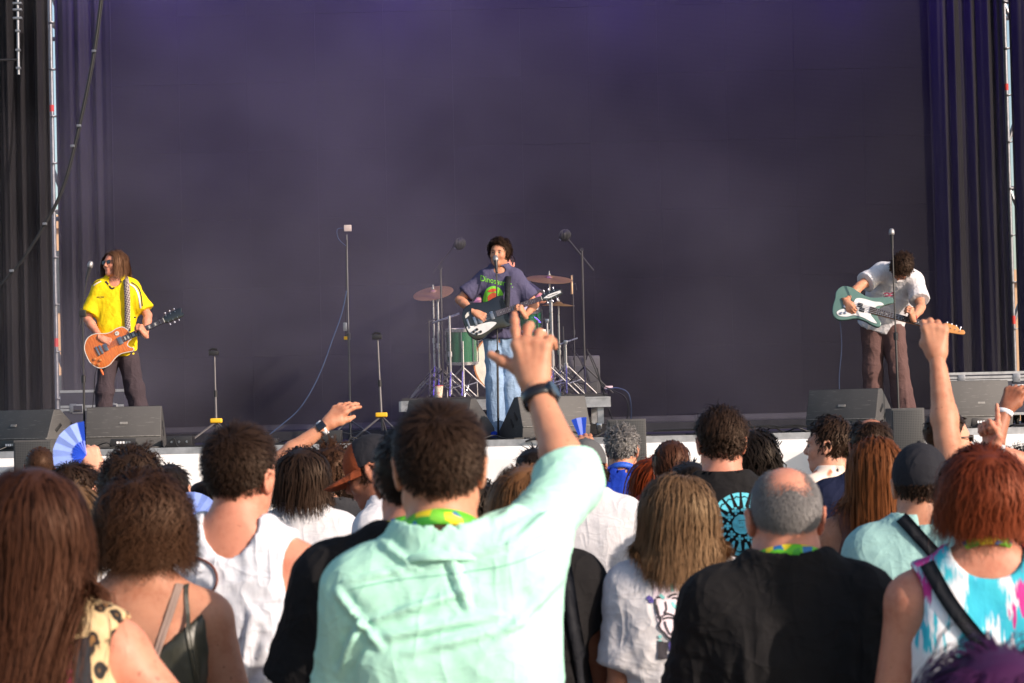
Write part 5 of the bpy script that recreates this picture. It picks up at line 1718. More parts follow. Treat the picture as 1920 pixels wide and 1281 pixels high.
# ------------------------------------------------------------------ stands in the middle of the stage
def mic_head(t_label, tip, y, axis_dir, cat='microphone', grillecol=None):
    t = empty('microphone', at(*tip, y), 0, t_label, cat)
    Z = Vector(axis_dir).normalized(); M = Z.to_track_quat('Z', 'Y').to_matrix().to_4x4()
    m = MB(); m.lathe([(0, -.02), (.011, -.02), (.0165, .09), (.019, .10), (0, .10)], 18); m.build('handle', BLACKM, t, M=M)
    m = MB(); m.lathe([(.019, .10), (.0255, .108), (.026, .125), (.022, .148), (.012, .158), (0, .160)], 20); m.build('grille', plain('mic_grille', (.34, .33, .34), .45, .7, bump=.6, bscale=500), t, M=M)
    return t
def floor_stand(label, px_top, y, top, foot_px, mat=BLACKM, lean=None, base='tri', r=.009):
    a = at(*top, y); fx = at(foot_px, 800, y)[0]
    t = empty('mic_stand', (fx, y, SZ), 0, label, 'microphone stand')
    dx = a[0] - fx; hz = a[2] - SZ
    tube_pts('tube', [(0, 0, .02), (dx * .5, 0, hz * .5)], r * 1.15, mat, t, 8); tube_pts('upper_tube', [(dx * .5, 0, hz * .5), (dx, 0, hz)], r * .8, mat, t, 8)
    m = MB(); m.lathe([(r, 0), (r * 2.1, 0), (r * 2.3, .06), (r, .07)], 10, M=Matrix.Translation((dx * .5, 0, hz * .49))); m.build('clutch', mat, t)
    if base == 'tri': tripod(t, 0, 0, 0, .2, .30, mat, .008, a0=-.4)
    else:
        m = MB(); m.lathe([(0, 0), (.135, 0), (.135, .012), (.02, .03), (0, .03)], 28); m.build('base', mat, t)
    return t
t = floor_stand('straight black stand before the singer', 932, 21.75, (931, 512), 934, base='round')
mic_head('vocal microphone at the singer\'s mouth', (931, 508), 21.75, (-.05, .45, .95))
t = floor_stand('tall straight black stand before the bassist', 1680, 21.22, (1673, 462), 1686, base='round')
mic_head('vocal microphone above the bassist\'s bowed head', (1673, 462), 21.22, (0, .1, 1))
t = floor_stand('black boom stand beside the guitarist in yellow', 157, 21.55, (155, 588), 158, base='tri')
zt = at(155, 588, 21.55) - np.array(t.location)
tube_pts('boom', [zt + V(-.03, 0, -.10), at(164, 518, 21.55) - np.array(t.location)], .007, BLACKM, t)
m = MB(); m.box(zt - V(.03, .02, .03), zt + V(.03, .02, .03), bev=.008); m.build('boom_clamp', BLACKM, t)
mic_head('vocal microphone beside the guitarist in yellow', (163, 522), 21.55, (.25, .1, 1))
# tall pole with a small square antenna box
t = floor_stand('very tall thin pole carrying a small pale box on the left of the stage', 650, 23.0, (650, 440), 657, mat=plain('pole_grey', (.12, .12, .13), .45, .5), r=.008)
tp = at(652, 428, 23.0) - np.array(t.location)
m = MB(); m.box(tp - V(.035, .02, .03), tp + V(.035, .02, .03), bev=.005); m.build('antenna_box', plain('pale_box', srgb(180, 165, 165), .5), t)
tube_pts('cable_loop', spline([tp + V(-.03, 0, 0), tp + V(-.10, 0, -.01), tp + V(-.09, 0, -.10), tp + V(-.02, 0, -.17)], 6, False), .004, CABLEB, t, 6)
tube_pts('hanging_wire', [at(650, 450, 22.98) - np.array(t.location), at(648, 640, 22.98) - np.array(t.location)], .004, CABLE, t, 6)
q = at(647, 613, 22.98) - np.array(t.location); m = MB(); m.box(q - V(.018, .015, .04), q + V(.018, .015, .04), bev=.005); m.build('plug', STEEL, t)
q = at(648, 634, 22.98) - np.array(t.location); m = MB(); m.box(q - V(.016, .015, .016), q + V(.016, .015, .016), bev=.004); m.build('yellow_tag', YEL, t)
m = MB(); m.tube(spline([at(x, y, 22.9) for x, y in ((650, 545), (640, 590), (622, 640), (604, 690), (585, 730), (560, 768), (530, 795), (505, 815))] , 8, False), .006, 6)
tag(m.build('cable', CABLEB), 'blue cable sweeping down from the tall pole to the stage floor', 'cable')
def light_stand(label, px, py, y, foot, col_py):
    a = at(px, py, y); f = at(foot, 800, y)
    t = empty('light_stand', (f[0], y, SZ), 0, label, 'light stand')
    top = a - np.array(t.location); cz = at(foot, col_py, y)[2] - SZ
    frac = cz / top[2]; cx_ = top[0] * frac
    tube_pts('tube', [(0, 0, .10), (cx_, 0, cz), top * .55 + V(0, 0, 0)], .011, plain('stand_grey', (.16, .15, .16), .4, .5), t, 8); tube_pts('upper_tube', [top * .55, top], .0085, MATS['stand_grey'], t, 8)
    m = MB(); m.lathe([(.011, 0), (.018, 0), (.018, .06), (.011, .06)], 10, M=Matrix.Translation(Vector(top * .53))); m.build('clutch', BLACKM, t)
    m = MB(); m.box((cx_ - .055, -.035, cz - .022), (cx_ + .055, .035, cz + .022), bev=.014, seg=3); m.build('collar', YEL, t)
    for k in range(3):
        a_ = math.pi + .35 + k * 2.1
        tube_pts('leg', [(cx_, 0, cz - .01), (cx_ + .30 * math.cos(a_), .30 * math.sin(a_), .006)], .010, MATS['stand_grey'], t, 6)
        tube_pts('foot', [(cx_ + .285 * math.cos(a_), .285 * math.sin(a_), .018), (cx_ + .32 * math.cos(a_), .32 * math.sin(a_), .008)], .014, RUBBER, t, 6)
    m = MB(); m.box(top - V(.05, .03, .012), top + V(.04, .03, .03), bev=.006); m.build('head_clamp', BLACKM, t)
    m = MB(); m.tube([top + V(-.05, 0, .03), top + V(-.02, 0, .05), top + V(.03, 0, .04)], .012, 6); m.build('clip', BLACKM, t)
light_stand('black stand with yellow collar and clamp near the guitarist in yellow', 402, 664, 22.3, 406, 789)
light_stand('black stand with yellow collar and clamp left of the drum riser', 708, 634, 22.3, 717, 778)

# cables and boxes along the stage edge
for k, (pts, lab) in enumerate((
    ([(310, 842), (325, 822), (334, 838), (350, 846), (372, 842), (400, 846)], 'black cable curling beside the yellow guitarist\'s monitor'),
    ([(500, 836), (540, 832), (590, 838), (640, 830), (700, 836)], 'black cable lying along the stage edge left of the drum riser'),
    ([(990, 826), (1003, 822), (1012, 826), (1014, 838), (1012, 855)], 'black cable hanging over the banner beside the singer\'s monitor'),
    ([(985, 828), (1002, 824), (1018, 828), (1023, 840), (1022, 858)], 'second black cable hanging over the banner beside the singer\'s monitor'),
    ([(1225, 808), (1300, 805), (1380, 803), (1440, 798), (1470, 801), (1520, 798)], 'long black cable along the stage edge left of the bassist\'s monitor'),
    ([(1400, 803), (1430, 799), (1450, 803), (1490, 797), (1515, 800)], 'short tangled cable on the stage edge beside the bassist\'s monitor'))):
    yy = SY - .06 if k in (2, 3) else SY + .10
    P3d = []
    for x, y in pts:
        q = at(x, y, yy)
        if k not in (2, 3): q[2] = max(SZ + .008, min(q[2], SZ + .12))
        P3d.append(q)
    m = MB(); m.tube(spline(P3d, 8, False), .008, 6); tag(m.build('cable', CABLE), lab, 'cable')
for lab, px0, px1, h in (('low black cable box beside the yellow guitarist\'s monitor', 312, 360, .10), ('low black cable box left of the drum riser', 560, 640, .12), ('flat black stage box in front of the tall pole', 450, 520, .06)):
    a = at(px0, 840, SY + .25); b = at(px1, 840, SY + .25)
    t = empty('stage_box', ((a[0] + b[0]) / 2, SY + .25, SZ), 0, lab, 'stage box')
    w_ = (b[0] - a[0]) / 2
    m = MB(); m.box((-w_, 0, 0), (w_, .2, h), bev=.006); m.build('housing', BLACKM, t)
    for k in range(3):
        m = MB(); m.lathe([(0, 0), (.011, 0), (.011, .004), (0, .004)], 10, M=Matrix.Translation((-w_ * .6 + k * w_ * .6, -.001, h * .5)) @ Matrix.Rotation(R(90), 4, 'X')); m.build('socket', CHROME, t)

rs_ = random.Random(5)
for k in range(14):
    x = -4.3 + k * .63 + rs_.uniform(-.2, .2); y = SY + rs_.uniform(.06, .35); pts = []
    for j in range(7):
        pts.append((x + j * .11 + rs_.uniform(-.05, .05), max(SY + .03, y + rs_.uniform(-.10, .10)), SZ + .008 + (rs_.uniform(.0, .05) if j in (2, 4) else 0)))
    m = MB(); m.tube(spline(pts, 5, False), rs_.choice((.005, .007, .009)), 6)
    tag(m.build('stage_cable', CABLE), 'black cable lying loosely along the front edge of the stage', 'cable', 'cables strewn along the stage edge')
# ------------------------------------------------------------------ instruments
STRING = plain('string_steel', (.5, .5, .52), .3, 1.0)
ROSE = plain('fretboard_rosewood', (.035, .018, .012), .5)
PEARL = plain('inlay_pearl', (.62, .60, .56), .3)
WHITEP = plain('pickguard_white', (.66, .66, .68), .4)
BLACKG = plain('gloss_black', (.010, .010, .012), .15, coat=.9)
MAPLE = plain('maple_amber', srgb(196, 132, 66), .35, coat=.5)
def burst():
    m, t = newmat('honey_burst_top')
    v = t.coord((9, 1.5, 1))
    t.l(t.ramp(t.noise(v, 9, 4, .6), [(.3, srgb(176, 84, 34)), (.7, srgb(214, 122, 52))]), t.p.inputs['Base Color'])
    t.p.inputs['Roughness'].default_value = .22; t.p.inputs['Coat Weight'].default_value = .6
    return m
BURST = burst()
SURF = plain('sea_green_paint', srgb(88, 118, 110), .2, coat=.6, var=.05)
def guitar(label, M, outline, thick, bodymat, neck_x0, nut_x, head, headmat, w0=.055, w1=.043, nstr=6, frets=20, bridge=-.10, guard=None, guardmat=None, edge=None, pickups=(), knobs=(), knobmat=None, inlay='block', tuners=(), fretmat=None, sink=0.0, tail=None, category='guitar', name='electric_guitar', second=None):
    t = empty(name, (0, 0, 0), 0, label, category); t.matrix_world = M
    m = MB(); m.prism(spline(outline, 6), -thick, 0, bev=.008); body = m.build('body', bodymat, t)
    if edge is not None:
        e = spline(outline, 6); m = MB(); m.tube([(x, y, -.003) for x, y in e] + [(e[0][0], e[0][1], -.003)], .0042, 6, caps=False); m.build('binding', edge, body)
    for gg, gm in ((guard, guardmat), (second, guardmat)):
        if gg: m = MB(); m.prism(spline(gg, 5), .001, .005); m.build('pickguard', gm, t)
    nk = MB(); nk.prism([(neck_x0, -w0 / 2), (nut_x, -w1 / 2), (nut_x, w1 / 2), (neck_x0, w0 / 2)], -.016, .008, bev=.004); neck = nk.build('neck', headmat, t)
    m = MB(); m.prism([(neck_x0, -w0 / 2), (nut_x, -w1 / 2), (nut_x, w1 / 2), (neck_x0, w0 / 2)], .0085, .0125); fb = m.build('fretboard', fretmat or ROSE, neck)
    scale = nut_x - bridge
    wat = lambda x: w0 + (w1 - w0) * (x - neck_x0) / (nut_x - neck_x0)
    for k in range(1, frets + 1):
        x = nut_x - scale * (1 - 2 ** (-k / 12))
        if x < neck_x0: break
        m = MB(); m.box((x - .0012, -wat(x) / 2, .0122), (x + .0012, wat(x) / 2, .0138)); m.build('fret', STRING, fb, smooth=False)
        if k in (3, 5, 7, 9, 12, 15, 17) and inlay:
            x2 = nut_x - scale * (1 - 2 ** (-(k - .5) / 12)); d = .010 if inlay == 'block' else .004
            m = MB(); m.box((x2 - d * .8, -wat(x2) * (.30 if inlay == 'block' else .09), .0120), (x2 + d * .8, wat(x2) * (.30 if inlay == 'block' else .09), .0132)); m.build('inlay', PEARL, fb, smooth=False)
    m = MB(); m.prism(spline(head, 4) if len(head) > 6 else head, -.010, .005, bev=.003); hd = m.build('headstock', second_mat(headmat) if False else headmat, t)
    m = MB(); m.box((nut_x - .002, -w1 / 2, .010), (nut_x + .003, w1 / 2, .016)); m.build('nut', PEARL, t, smooth=False)
    for x, y, dx, dy in tuners:
        m = MB(); m.tube([(x, y, -.004), (x, y, .016)], .004, 8); m.tube([(x, y, -.004), (x + dx, y + dy, -.004)], .003, 6); m.lathe([(0, -.008), (.009, -.006), (.009, .006), (0, .008)], 10, M=Matrix.Translation((x + dx * 1.3, y + dy * 1.3, -.004)) @ Matrix.Rotation(R(90), 4, 'X')); m.build('tuner', CHROME, hd)
    for (x, y, lx, ly, pm) in pickups:
        m = MB(); m.box((x - lx / 2, y - ly / 2, .001), (x + lx / 2, y + ly / 2, .012), bev=.003); m.build('pickup', pm, t)
    m = MB(); m.box((bridge - .012, -.042, .0), (bridge + .010, .042, .016), bev=.003); m.build('bridge', CHROME, t)
    if tail is not None: m = MB(); m.box((tail - .008, -.045, .0), (tail + .008, .045, .014), bev=.004); m.build('tailpiece', CHROME, t)
    for x, y in knobs:
        m = MB(); m.lathe([(0, .0), (.013, .0), (.0115, .016), (0, .018)], 14, M=Matrix.Translation((x, y, .002))); m.build('knob', knobmat, t)
    for k in range(nstr):
        u = (k / (nstr - 1) - .5)
        m = MB(); m.tube([(bridge, u * w0 * .88, .0175), (nut_x, u * w1 * .8, .0165)], .0011 if nstr == 6 else .0017, 5); m.build('string', STRING, t)
    return t
second_mat = lambda m: m
def strap_band(name, pts, w, mat, t, nrm=(0, -1, 0)):
    """guitar strap through world points"""
    p = np.array(spline(pts, 8, False)); d = np.gradient(p, axis=0); d /= np.linalg.norm(d, axis=1, keepdims=True)
    n = np.cross(d, np.asarray(nrm, float)); n /= np.linalg.norm(n, axis=1, keepdims=True) + 1e-9
    q = np.cross(n, d)
    rows = np.stack([p - n * w / 2, p + n * w / 2, p + n * w / 2 + q * .003, p - n * w / 2 + q * .003], 1)
    F = [(i * 4 + j, i * 4 + (j + 1) % 4, i * 4 + 4 + (j + 1) % 4, i * 4 + 4 + j) for i in range(len(p) - 1) for j in range(4)]
    Mi = t.matrix_world.inverted(); v = [Mi @ Vector(x) for x in rows.reshape(-1, 3)]
    return link(name, mesh_np(name, np.array([tuple(x) for x in v]), np.array(F)), mat, t)
def gm(body_px, head_px, y, nrm=(0, -1, .12), yh=None):
    a = at(*body_px, y); b = at(*head_px, yh or y)
    return frame_from(a, Vector(b - a), z=Vector(nrm))

# ------------------------------------------------------------------ guitarist in yellow
YD = 22.1
JER = fabric('jersey_yellow', srgb(238, 204, 22), rough=.7, bump=.2); JTRIM = fabric('jersey_trim', (.03, .03, .035)); TRW = fabric('trousers_charcoal', srgb(66, 56, 62), bump=.3)
Yg = person('guitarist in yellow football shirt and sunglasses playing on stage', (216, 459), YD, yaw=180, sex='m', build=.84, lean=(-2, 1, 0), head=(-38, 6, 2), skin_mat=SK['pink'], res=(.012, .0075), face=True, height=1.80, ground=SZ, hipoff=(-.05, 0),
    feet={'R': (.10, .03), 'L': (-.30, .02)},
    arms=dict(R=dict(wrist=('px', 189, 634, YD - .20), hint_world=(-1, .35, -.3), hand='pick', fdir=(.93, -.05, -.35), back=(.1, -1, .35), hres=.005),
              L=dict(wrist=('px', 273, 628, YD - .24), hint_world=(.7, .5, -.6), hand='grip', fdir=(-.45, -.35, .75), back=(.75, -.3, .1), hres=.005)),
    top=dict(kind='tee', mat=JER, sleeve=.78, cuff=.080, infl=.012, loose=1.3, res=.009, fold=.007, vneck=.03, hem=-.12), legs=dict(mat=TRW, res=.014, wide=1.12, hemr=.085, fold=.012),
    hair=dict(mat=hairmat('hair_chestnut', (.050, .024, .014), (.200, .098, .054)), n=4500, w=.0028, thick=.005, vol=.014, collide=True, style=S(length=.2, bottom=-.11, lift=.28, flow=.9, K=9, grav=.40, off=.012, nclump=220, clump=.3, curl=.006, turns=1.2, frizz=.05, part=1)))
glasses(Yg, BLACKP, LENS, h=.030)
bv = surf(Yg, 'top'); dy_ = YD - .14
def fdec(P, d, name, lines, w, mat, bv, off=.004):
    polys = []
    for L in lines: polys += strip2(px_poly(P, d, L), w, 6)
    return tag(decal(P, bv, name, polys, mat, side=1, off=off), kind='stuff')
fdec(Yg, dy_, 'collar_trim', [[(196, 527), (203, 534), (209, 541), (218, 536), (227, 527)]], .016, JTRIM, bv)
fdec(Yg, dy_, 'emblem', [[(180, 557), (188, 557), (196, 557)]], [.0, .020, .0], JTRIM, bv)
fdec(Yg, dy_, 'emblem_mark', [[(183, 557), (188, 557), (193, 557)]], [.0, .010, .0], JER, bv, .006)
fdec(Yg, dy_, 'shoulder_stripe', [[(242, 532), (252, 539), (259, 553), (264, 578)]], .014, MATS['cloth_white'], bv)
fdec(Yg, dy_, 'shoulder_stripe', [[(245, 529), (256, 537), (263, 552), (267, 574)]], .010, JTRIM, bv)
fdec(Yg, dy_, 'shoulder_stripe', [[(172, 536), (180, 531), (188, 527)]], .010, MATS['cloth_white'], bv)
fdec(Yg, dy_, 'shoulder_stripe', [[(170, 533), (178, 528), (186, 524)]], .008, JTRIM, bv)
fdec(Yg, dy_, 'sleeve_hem', [[(158, 588), (166, 592), (173, 594)], [(250, 595), (260, 594), (270, 590)]], .012, JTRIM, bv)
LP = [(-.235, 0), (-.222, .085), (-.165, .150), (-.085, .158), (-.005, .122), (.05, .110), (.11, .117), (.165, .108), (.195, .07), (.203, .03), (.198, -.022), (.165, -.036), (.142, -.062), (.155, -.092), (.180, -.112), (.165, -.132), (.11, -.120), (.05, -.110), (-.005, -.122), (-.085, -.158), (-.165, -.150), (-.222, -.085)]
LH = [(.535, -.022), (.555, -.036), (.64, -.042), (.70, -.044), (.725, -.030), (.715, -.004), (.715, .004), (.725, .030), (.70, .044), (.64, .042), (.555, .036), (.535, .022)]
MY = gm((207, 648), (337, 587), YD - .22)
tn = [(.57 + k * .045, s_ * .028, 0, s_ * .022) for k in range(3) for s_ in (-1, 1)]
g1 = guitar('honey orange single-cutaway electric guitar played by the guitarist in yellow', MY, LP, .05, BURST, .13, .535, LH, BLACKG, bridge=-.09, frets=20, edge=PEARL, pickups=((.10, 0, .040, .072, CHROME), (-.045, 0, .036, .070, CHROME)), knobs=((-.135, -.085), (-.175, -.055), (-.165, -.115), (-.205, -.085)), knobmat=MATS['drum_hoop_amber'], tuners=tn, tail=-.125)
m = MB(); m.lathe([(0, .001), (.020, .001), (.020, .004), (0, .004)], 20, M=Matrix.Translation((.10, .075, 0))); m.build('switch_plate', PEARL, g1)
m = MB(); m.tube([(.10, .075, .004), (.104, .078, .022)], .003, 6); m.build('toggle_switch', BLACKP, g1)
m = MB(); m.lathe([(0, 0), (.010, 0), (.010, .04), (.006, .06), (0, .06)], 10, M=Matrix.Translation((-.17, -.155, -.02)) @ Matrix.Rotation(R(90), 4, 'X')); m.build('jack_plug', plain('plug_orange', srgb(220, 100, 40), .5), g1)
def strapmat(name, a, b, sc=60):
    m, t = newmat(name); v = t.coord(); c = t.n('TexChecker'); c.inputs['Scale'].default_value = sc; c.inputs[1].default_value = (*a, 1); c.inputs[2].default_value = (*b, 1); t.l(v, c.inputs[0]); t.l(c.outputs[0], t.p.inputs['Base Color']); t.p.inputs['Roughness'].default_value = .8
    return m
STP = strapmat('woven_strap', srgb(170, 158, 150), srgb(92, 72, 80), 70)
strap_band('strap', [at(231, 517, YD + .02), at(236, 524, YD - .09), at(238, 545, YD - .165), at(239, 575, YD - .185), at(239, 600, YD - .19), at(240, 622, YD - .21)], .052, STP, g1)
cab = MB(); cab.tube(spline([at(182, 690, YD - .22), at(178, 705, YD - .22), at(176, 740, YD - .15), at(170, 790, YD - .1), at(160, 836, YD - .05)], 8, False), .004, 6); tag(cab.build('cable', CABLE), 'thin black lead hanging from the honey orange guitar', 'cable')

# ------------------------------------------------------------------ singer
SD = 21.95
TEE = fabric('tee_slate_blue', srgb(80, 77, 104)); DEN = fabric('denim_wide_light', srgb(138, 162, 192), var=.2, bump=.35)
Sg_ = person('curly haired singer in slate blue t-shirt and light jeans at the microphone', (938, 447), SD, yaw=176, sex='m', build=.84, lean=(0, 0, 0), head=(-14, 4, -3), skin_mat=SK['tan'], res=(.012, .007), face=True, height=1.80, ground=SZ,
    feet={'R': (.06, .06), 'L': (-.09, -.04)},
    arms=dict(R=dict(wrist=('px', 890, 586, SD - .22), hint_world=(-1, .3, -.25), hand='pick', fdir=(.85, -.1, -.45), back=(.1, -1, .35), hres=.005),
              L=dict(wrist=('px', 985, 592, SD - .24), hint_world=(.8, .5, -.6), hand='grip', fdir=(-.45, -.35, .75), back=(.75, -.3, .1), hres=.005)),
    top=dict(kind='tee', mat=TEE, sleeve=.72, cuff=.078, infl=.011, loose=1.25, res=.010, fold=.008, hem=-.045), legs=dict(mat=DEN, res=.013, wide=1.0, hemr=.080, fold=.012, name='jeans', shoe=FB['blue']),
    hair=dict(mat=HB['dark'], n=4500, w=.0030, thick=.008, vol=.018, puff=.010, style=S(length=.046, lift=.60, flow=.75, K=9, nclump=260, clump=.7, curl=.009, turns=1.8, off=.010, frizz=.08)))
eyes(Sg_)
bv = surf(Sg_, 'top'); ds = SD - .15
GRN = plain('print_green', srgb(130, 214, 60), .8, var=.1); ORG = plain('print_orange', srgb(214, 92, 56), .8, var=.2)
def text_decal(P, d, bv, s_, p0, p1, size, mat, name='front_print'):
    me = text_mesh(s_, size)
    n = len(me.vertices); co = np.empty(n * 3); me.vertices.foreach_get('co', co); co = co.reshape(-1, 3)
    wx = co[:, 0].max() - co[:, 0].min()
    a = P.loc(at(*p0, d)); b = P.loc(at(*p1, d))
    u = (co[:, 0] - co[:, 0].min()) / wx
    L = abs(b[0] - a[0])
    X = a[0] + (b[0] - a[0]) * u; Z = a[2] + (b[2] - a[2]) * u + co[:, 1] * L / wx * 1.25
    bm = bmesh.new(); bm.from_mesh(me)
    for v_, x, z in zip(bm.verts, X, Z):
        q = project(bv, x, z, 1, .004)
        v_.co = Vector(q) if q is not None else Vector((x, .15, z))
    bmesh.ops.triangulate(bm, faces=bm.faces[:])
    bm.to_mesh(me); bm.free()
    return link(name, me, mat, P.root)
text_decal(Sg_, ds, bv, 'Dinosaur Jr.', (900, 526), (961, 539), .1, GRN)
blob = spline([(906, 552), (912, 541), (924, 536), (936, 540), (943, 552), (938, 566), (950, 560), (952, 546), (953, 562), (946, 575), (930, 580), (914, 574), (904, 564)], 4)
decal(Sg_, bv, 'front_print', [px_poly(Sg_, ds, blob)], GRN, side=1, off=.003)
decal(Sg_, bv, 'front_print', [px_poly(Sg_, ds, spline([(914, 556), (922, 549), (930, 550), (933, 558), (926, 568), (916, 566)], 4))], ORG, side=1, off=.005)
decal(Sg_, bv, 'front_print', [px_poly(Sg_, ds, spline([(914, 545), (922, 541), (931, 542), (929, 546), (918, 548)], 4))], ORG, side=1, off=.005)
RK = [(-.205, 0), (-.198, .085), (-.150, .150), (-.075, .168), (.0, .150), (.06, .138), (.13, .150), (.185, .150), (.215, .135), (.175, .105), (.160, .060), (.168, .028), (.168, -.028), (.160, -.060), (.172, -.100), (.205, -.128), (.175, -.145), (.11, -.142), (.05, -.130), (-.02, -.145), (-.09, -.172), (-.155, -.155), (-.198, -.09)]
RH = [(.53, -.022), (.555, -.034), (.62, -.040), (.68, -.034), (.722, -.022), (.715, .0), (.722, .020), (.68, .036), (.62, .040), (.555, .034), (.53, .022)]
MS = gm((911, 596), (1040, 551), SD - .23)
g2 = guitar('black semi-hollow electric guitar with white pickguard played by the singer', MS, RK, .045, BLACKG, .10, .53, RH, BLACKG, bridge=-.10, frets=21, w0=.052, w1=.042, guard=[(-.185, -.02), (-.12, -.035), (-.04, -.040), (.03, -.050), (.075, -.075), (.03, -.100), (-.05, -.125), (-.12, -.125), (-.165, -.095), (-.188, -.06)], guardmat=WHITEP, edge=None, pickups=((.06, 0, .030, .075, CHROME), (-.055, 0, .030, .075, CHROME)), knobs=((-.11, -.075), (-.085, -.105), (-.145, -.085), (-.125, -.110)), knobmat=BLACKP, tuners=tn, fretmat=plain('fretboard_red', (.06, .022, .018), .35), inlay='dot', tail=-.165)
m = MB(); m.prism([(.545, -.006), (.60, -.022), (.715, -.010), (.71, .012), (.60, .012)], .0055, .0085); pl = m.build('name_plate', WHITEP, g2)
me = text_mesh('Rickenbacker', .018, .0004); o = link('lettering', me, BLACKP, g2); o.matrix_local = Matrix.Translation((.635, -.009, .0095))
cat = [(-.175, .055), (-.135, .07), (-.12, .105), (-.145, .10), (-.17, .08)]
m = MB(); m.prism(cat, .001, .003); m.build('sticker', PEARL, g2)
strap_band('strap', [at(951, 512, SD + .02), at(953, 520, SD - .10), at(952, 540, SD - .165), at(951, 560, SD - .185), at(950, 580, SD - .20)], .050, MATS['webbing_black'], g2)

# ------------------------------------------------------------------ bassist
BDp = 21.80
BWT = fabric('tee_white_band', (.68, .66, .69)); BRN = fabric('trousers_brown', srgb(98, 74, 72), bump=.3)
Bs = person('bassist in white t-shirt and brown trousers bowed over his bass', (1690, 478), BDp - .32, yaw=172, sex='m', build=.94, lean=(20, -18, 0), spine=32, head=(-4, -32, 8), skin_mat=SK['tan'], res=(.012, .0075), face=True, height=1.84, ground=SZ,
    feet={'R': (.12, -.02), 'L': (-.18, .10)}, headshift=(0, .02),
    arms=dict(R=dict(wrist=('px', 1585, 566, BDp - .34), hint_world=(-1, .3, .1), hand='pick', fdir=(.35, -.3, -.75), back=(-.6, -.8, .2), hres=.005),
              L=dict(wrist=('px', 1712, 598, BDp - .40), hint_world=(.8, .4, -.6), hand='grip', fdir=(-.2, -.35, .6), back=(.65, -.5, -.1), hres=.005)),
    top=dict(kind='tee', mat=BWT, sleeve=.70, cuff=.084, infl=.012, loose=1.4, res=.009, fold=.006, hem=-.06), legs=dict(mat=BRN, res=.013, wide=1.15, hemr=.088, fold=.012),
    hair=dict(mat=HB['dark'], n=4500, w=.0030, thick=.008, vol=.016, puff=.010, style=S(length=.042, lift=.45, flow=.7, K=8, nclump=240, clump=.75, curl=.006, turns=1.5, off=.012, frizz=.10)))
eyes(Bs)
PB = [(-.26, .02), (-.265, .09), (-.225, .150), (-.15, .165), (-.07, .140), (.0, .118), (.07, .122), (.15, .150), (.225, .165), (.265, .145), (.245, .115), (.19, .085), (.150, .050), (.142, .028), (.142, -.03), (.155, -.055), (.185, -.085), (.19, -.115), (.165, -.135), (.11, -.128), (.04, -.108), (-.04, -.110), (-.12, -.145), (-.19, -.160), (-.24, -.13), (-.262, -.06)]
PH = [(.70, -.022), (.725, -.030), (.77, -.020), (.90, -.006), (.925, .015), (.905, .038), (.87, .034), (.845, .055), (.79, .062), (.745, .060), (.72, .040), (.70, .022)]
MBs = gm((1618, 578), (1806, 627), BDp - .34, nrm=(0, -1, .25), yh=BDp - .40)
g3 = guitar('sea green electric bass with white pickguard and amber neck', MBs, PB, .045, SURF, .06, .70, PH, MAPLE, bridge=-.16, frets=19, w0=.060, w1=.042, nstr=4, name='bass_guitar', category='bass guitar',
    guard=[(-.17, -.055), (-.10, -.04), (-.085, .06), (-.03, .085), (.08, .085), (.14, .095), (.17, .075), (.11, .045), (.08, -.035), (.12, -.075), (.15, -.105), (.10, -.105), (.02, -.085), (-.06, -.085), (-.12, -.115), (-.19, -.125), (-.215, -.095)], guardmat=WHITEP, pickups=((-.03, .018, .045, .040, BLACKP), (-.005, -.018, .045, .040, BLACKP)), knobs=((-.14, -.085), (-.175, -.10)), knobmat=CHROME, tuners=[(.75 + k * .042, .030 - .004 * k, 0, .030) for k in range(4)], inlay='dot')
m = MB(); m.tube(spline([at(1575, 600, BDp - .30), at(1578, 650, BDp - .2), at(1574, 700, BDp - .15), at(1574, 735, BDp - .1), at(1578, 790, BDp)], 8, False), .004, 6); tag(m.build('cable', CABLEB), 'thin pale lead hanging from the sea green bass', 'cable')
bv = surf(Bs, 'top')
fdec(Bs, BDp - .35, 'chest_print', [[(1658, 548), (1664, 546), (1670, 548), (1676, 545)], [(1660, 552), (1668, 551), (1676, 551)]], .010, plain('print_pink', srgb(200, 70, 110), .8), bv)
wrist_band(Bs, 'L', 'wristband', plain('wristband_red', srgb(180, 50, 60), .6), w=.016, r=.029)

# ------------------------------------------------------------------ drummer
Dr = person('drummer in dark t-shirt seated behind the kit, half hidden by the singer', (949, 472), 24.95, yaw=182, sex='m', build=1.0, lean=(4, 0, 0), head=(-20, 4, 0), skin_mat=SK['pink'], res=(.016, .010), face=True, height=1.78, ground=RZ0, sit=.60,
    arms=dict(R=dict(wrist=(.18, .42, .86), hint=(1, -.4, -.4), hand='grip', hres=.006), L=dict(wrist=(-.24, .42, .92), hint=(-1, -.4, -.4), hand='grip', hres=.006)),
    top=dict(mat=FB['charcoal'], sleeve=.75, res=.014), legs=dict(mat=FB['jeans'], res=.02), hair=dict(mat=HB['dark'], n=1500, w=.0045, vol=.02, style=dict(SHORT, nclump=150)))
th = empty('drum_throne', (Dr.base[0], Dr.base[1], RZ0), 0, 'round black drum throne under the drummer', 'stool')
zs_ = Dr.base[2] + .60 - .09 - RZ0
m = MB(); m.lathe([(0, zs_ - .09), (.16, zs_ - .09), (.175, zs_ - .05), (.17, zs_), (0, zs_ + .01)], 24); m.build('seat', BLACKM, th)
tube_pts('tube', [(0, 0, .1), (0, 0, zs_ - .08)], .014, CHROME, th); tripod(th, 0, 0, 0, .3, .28, CHROME)
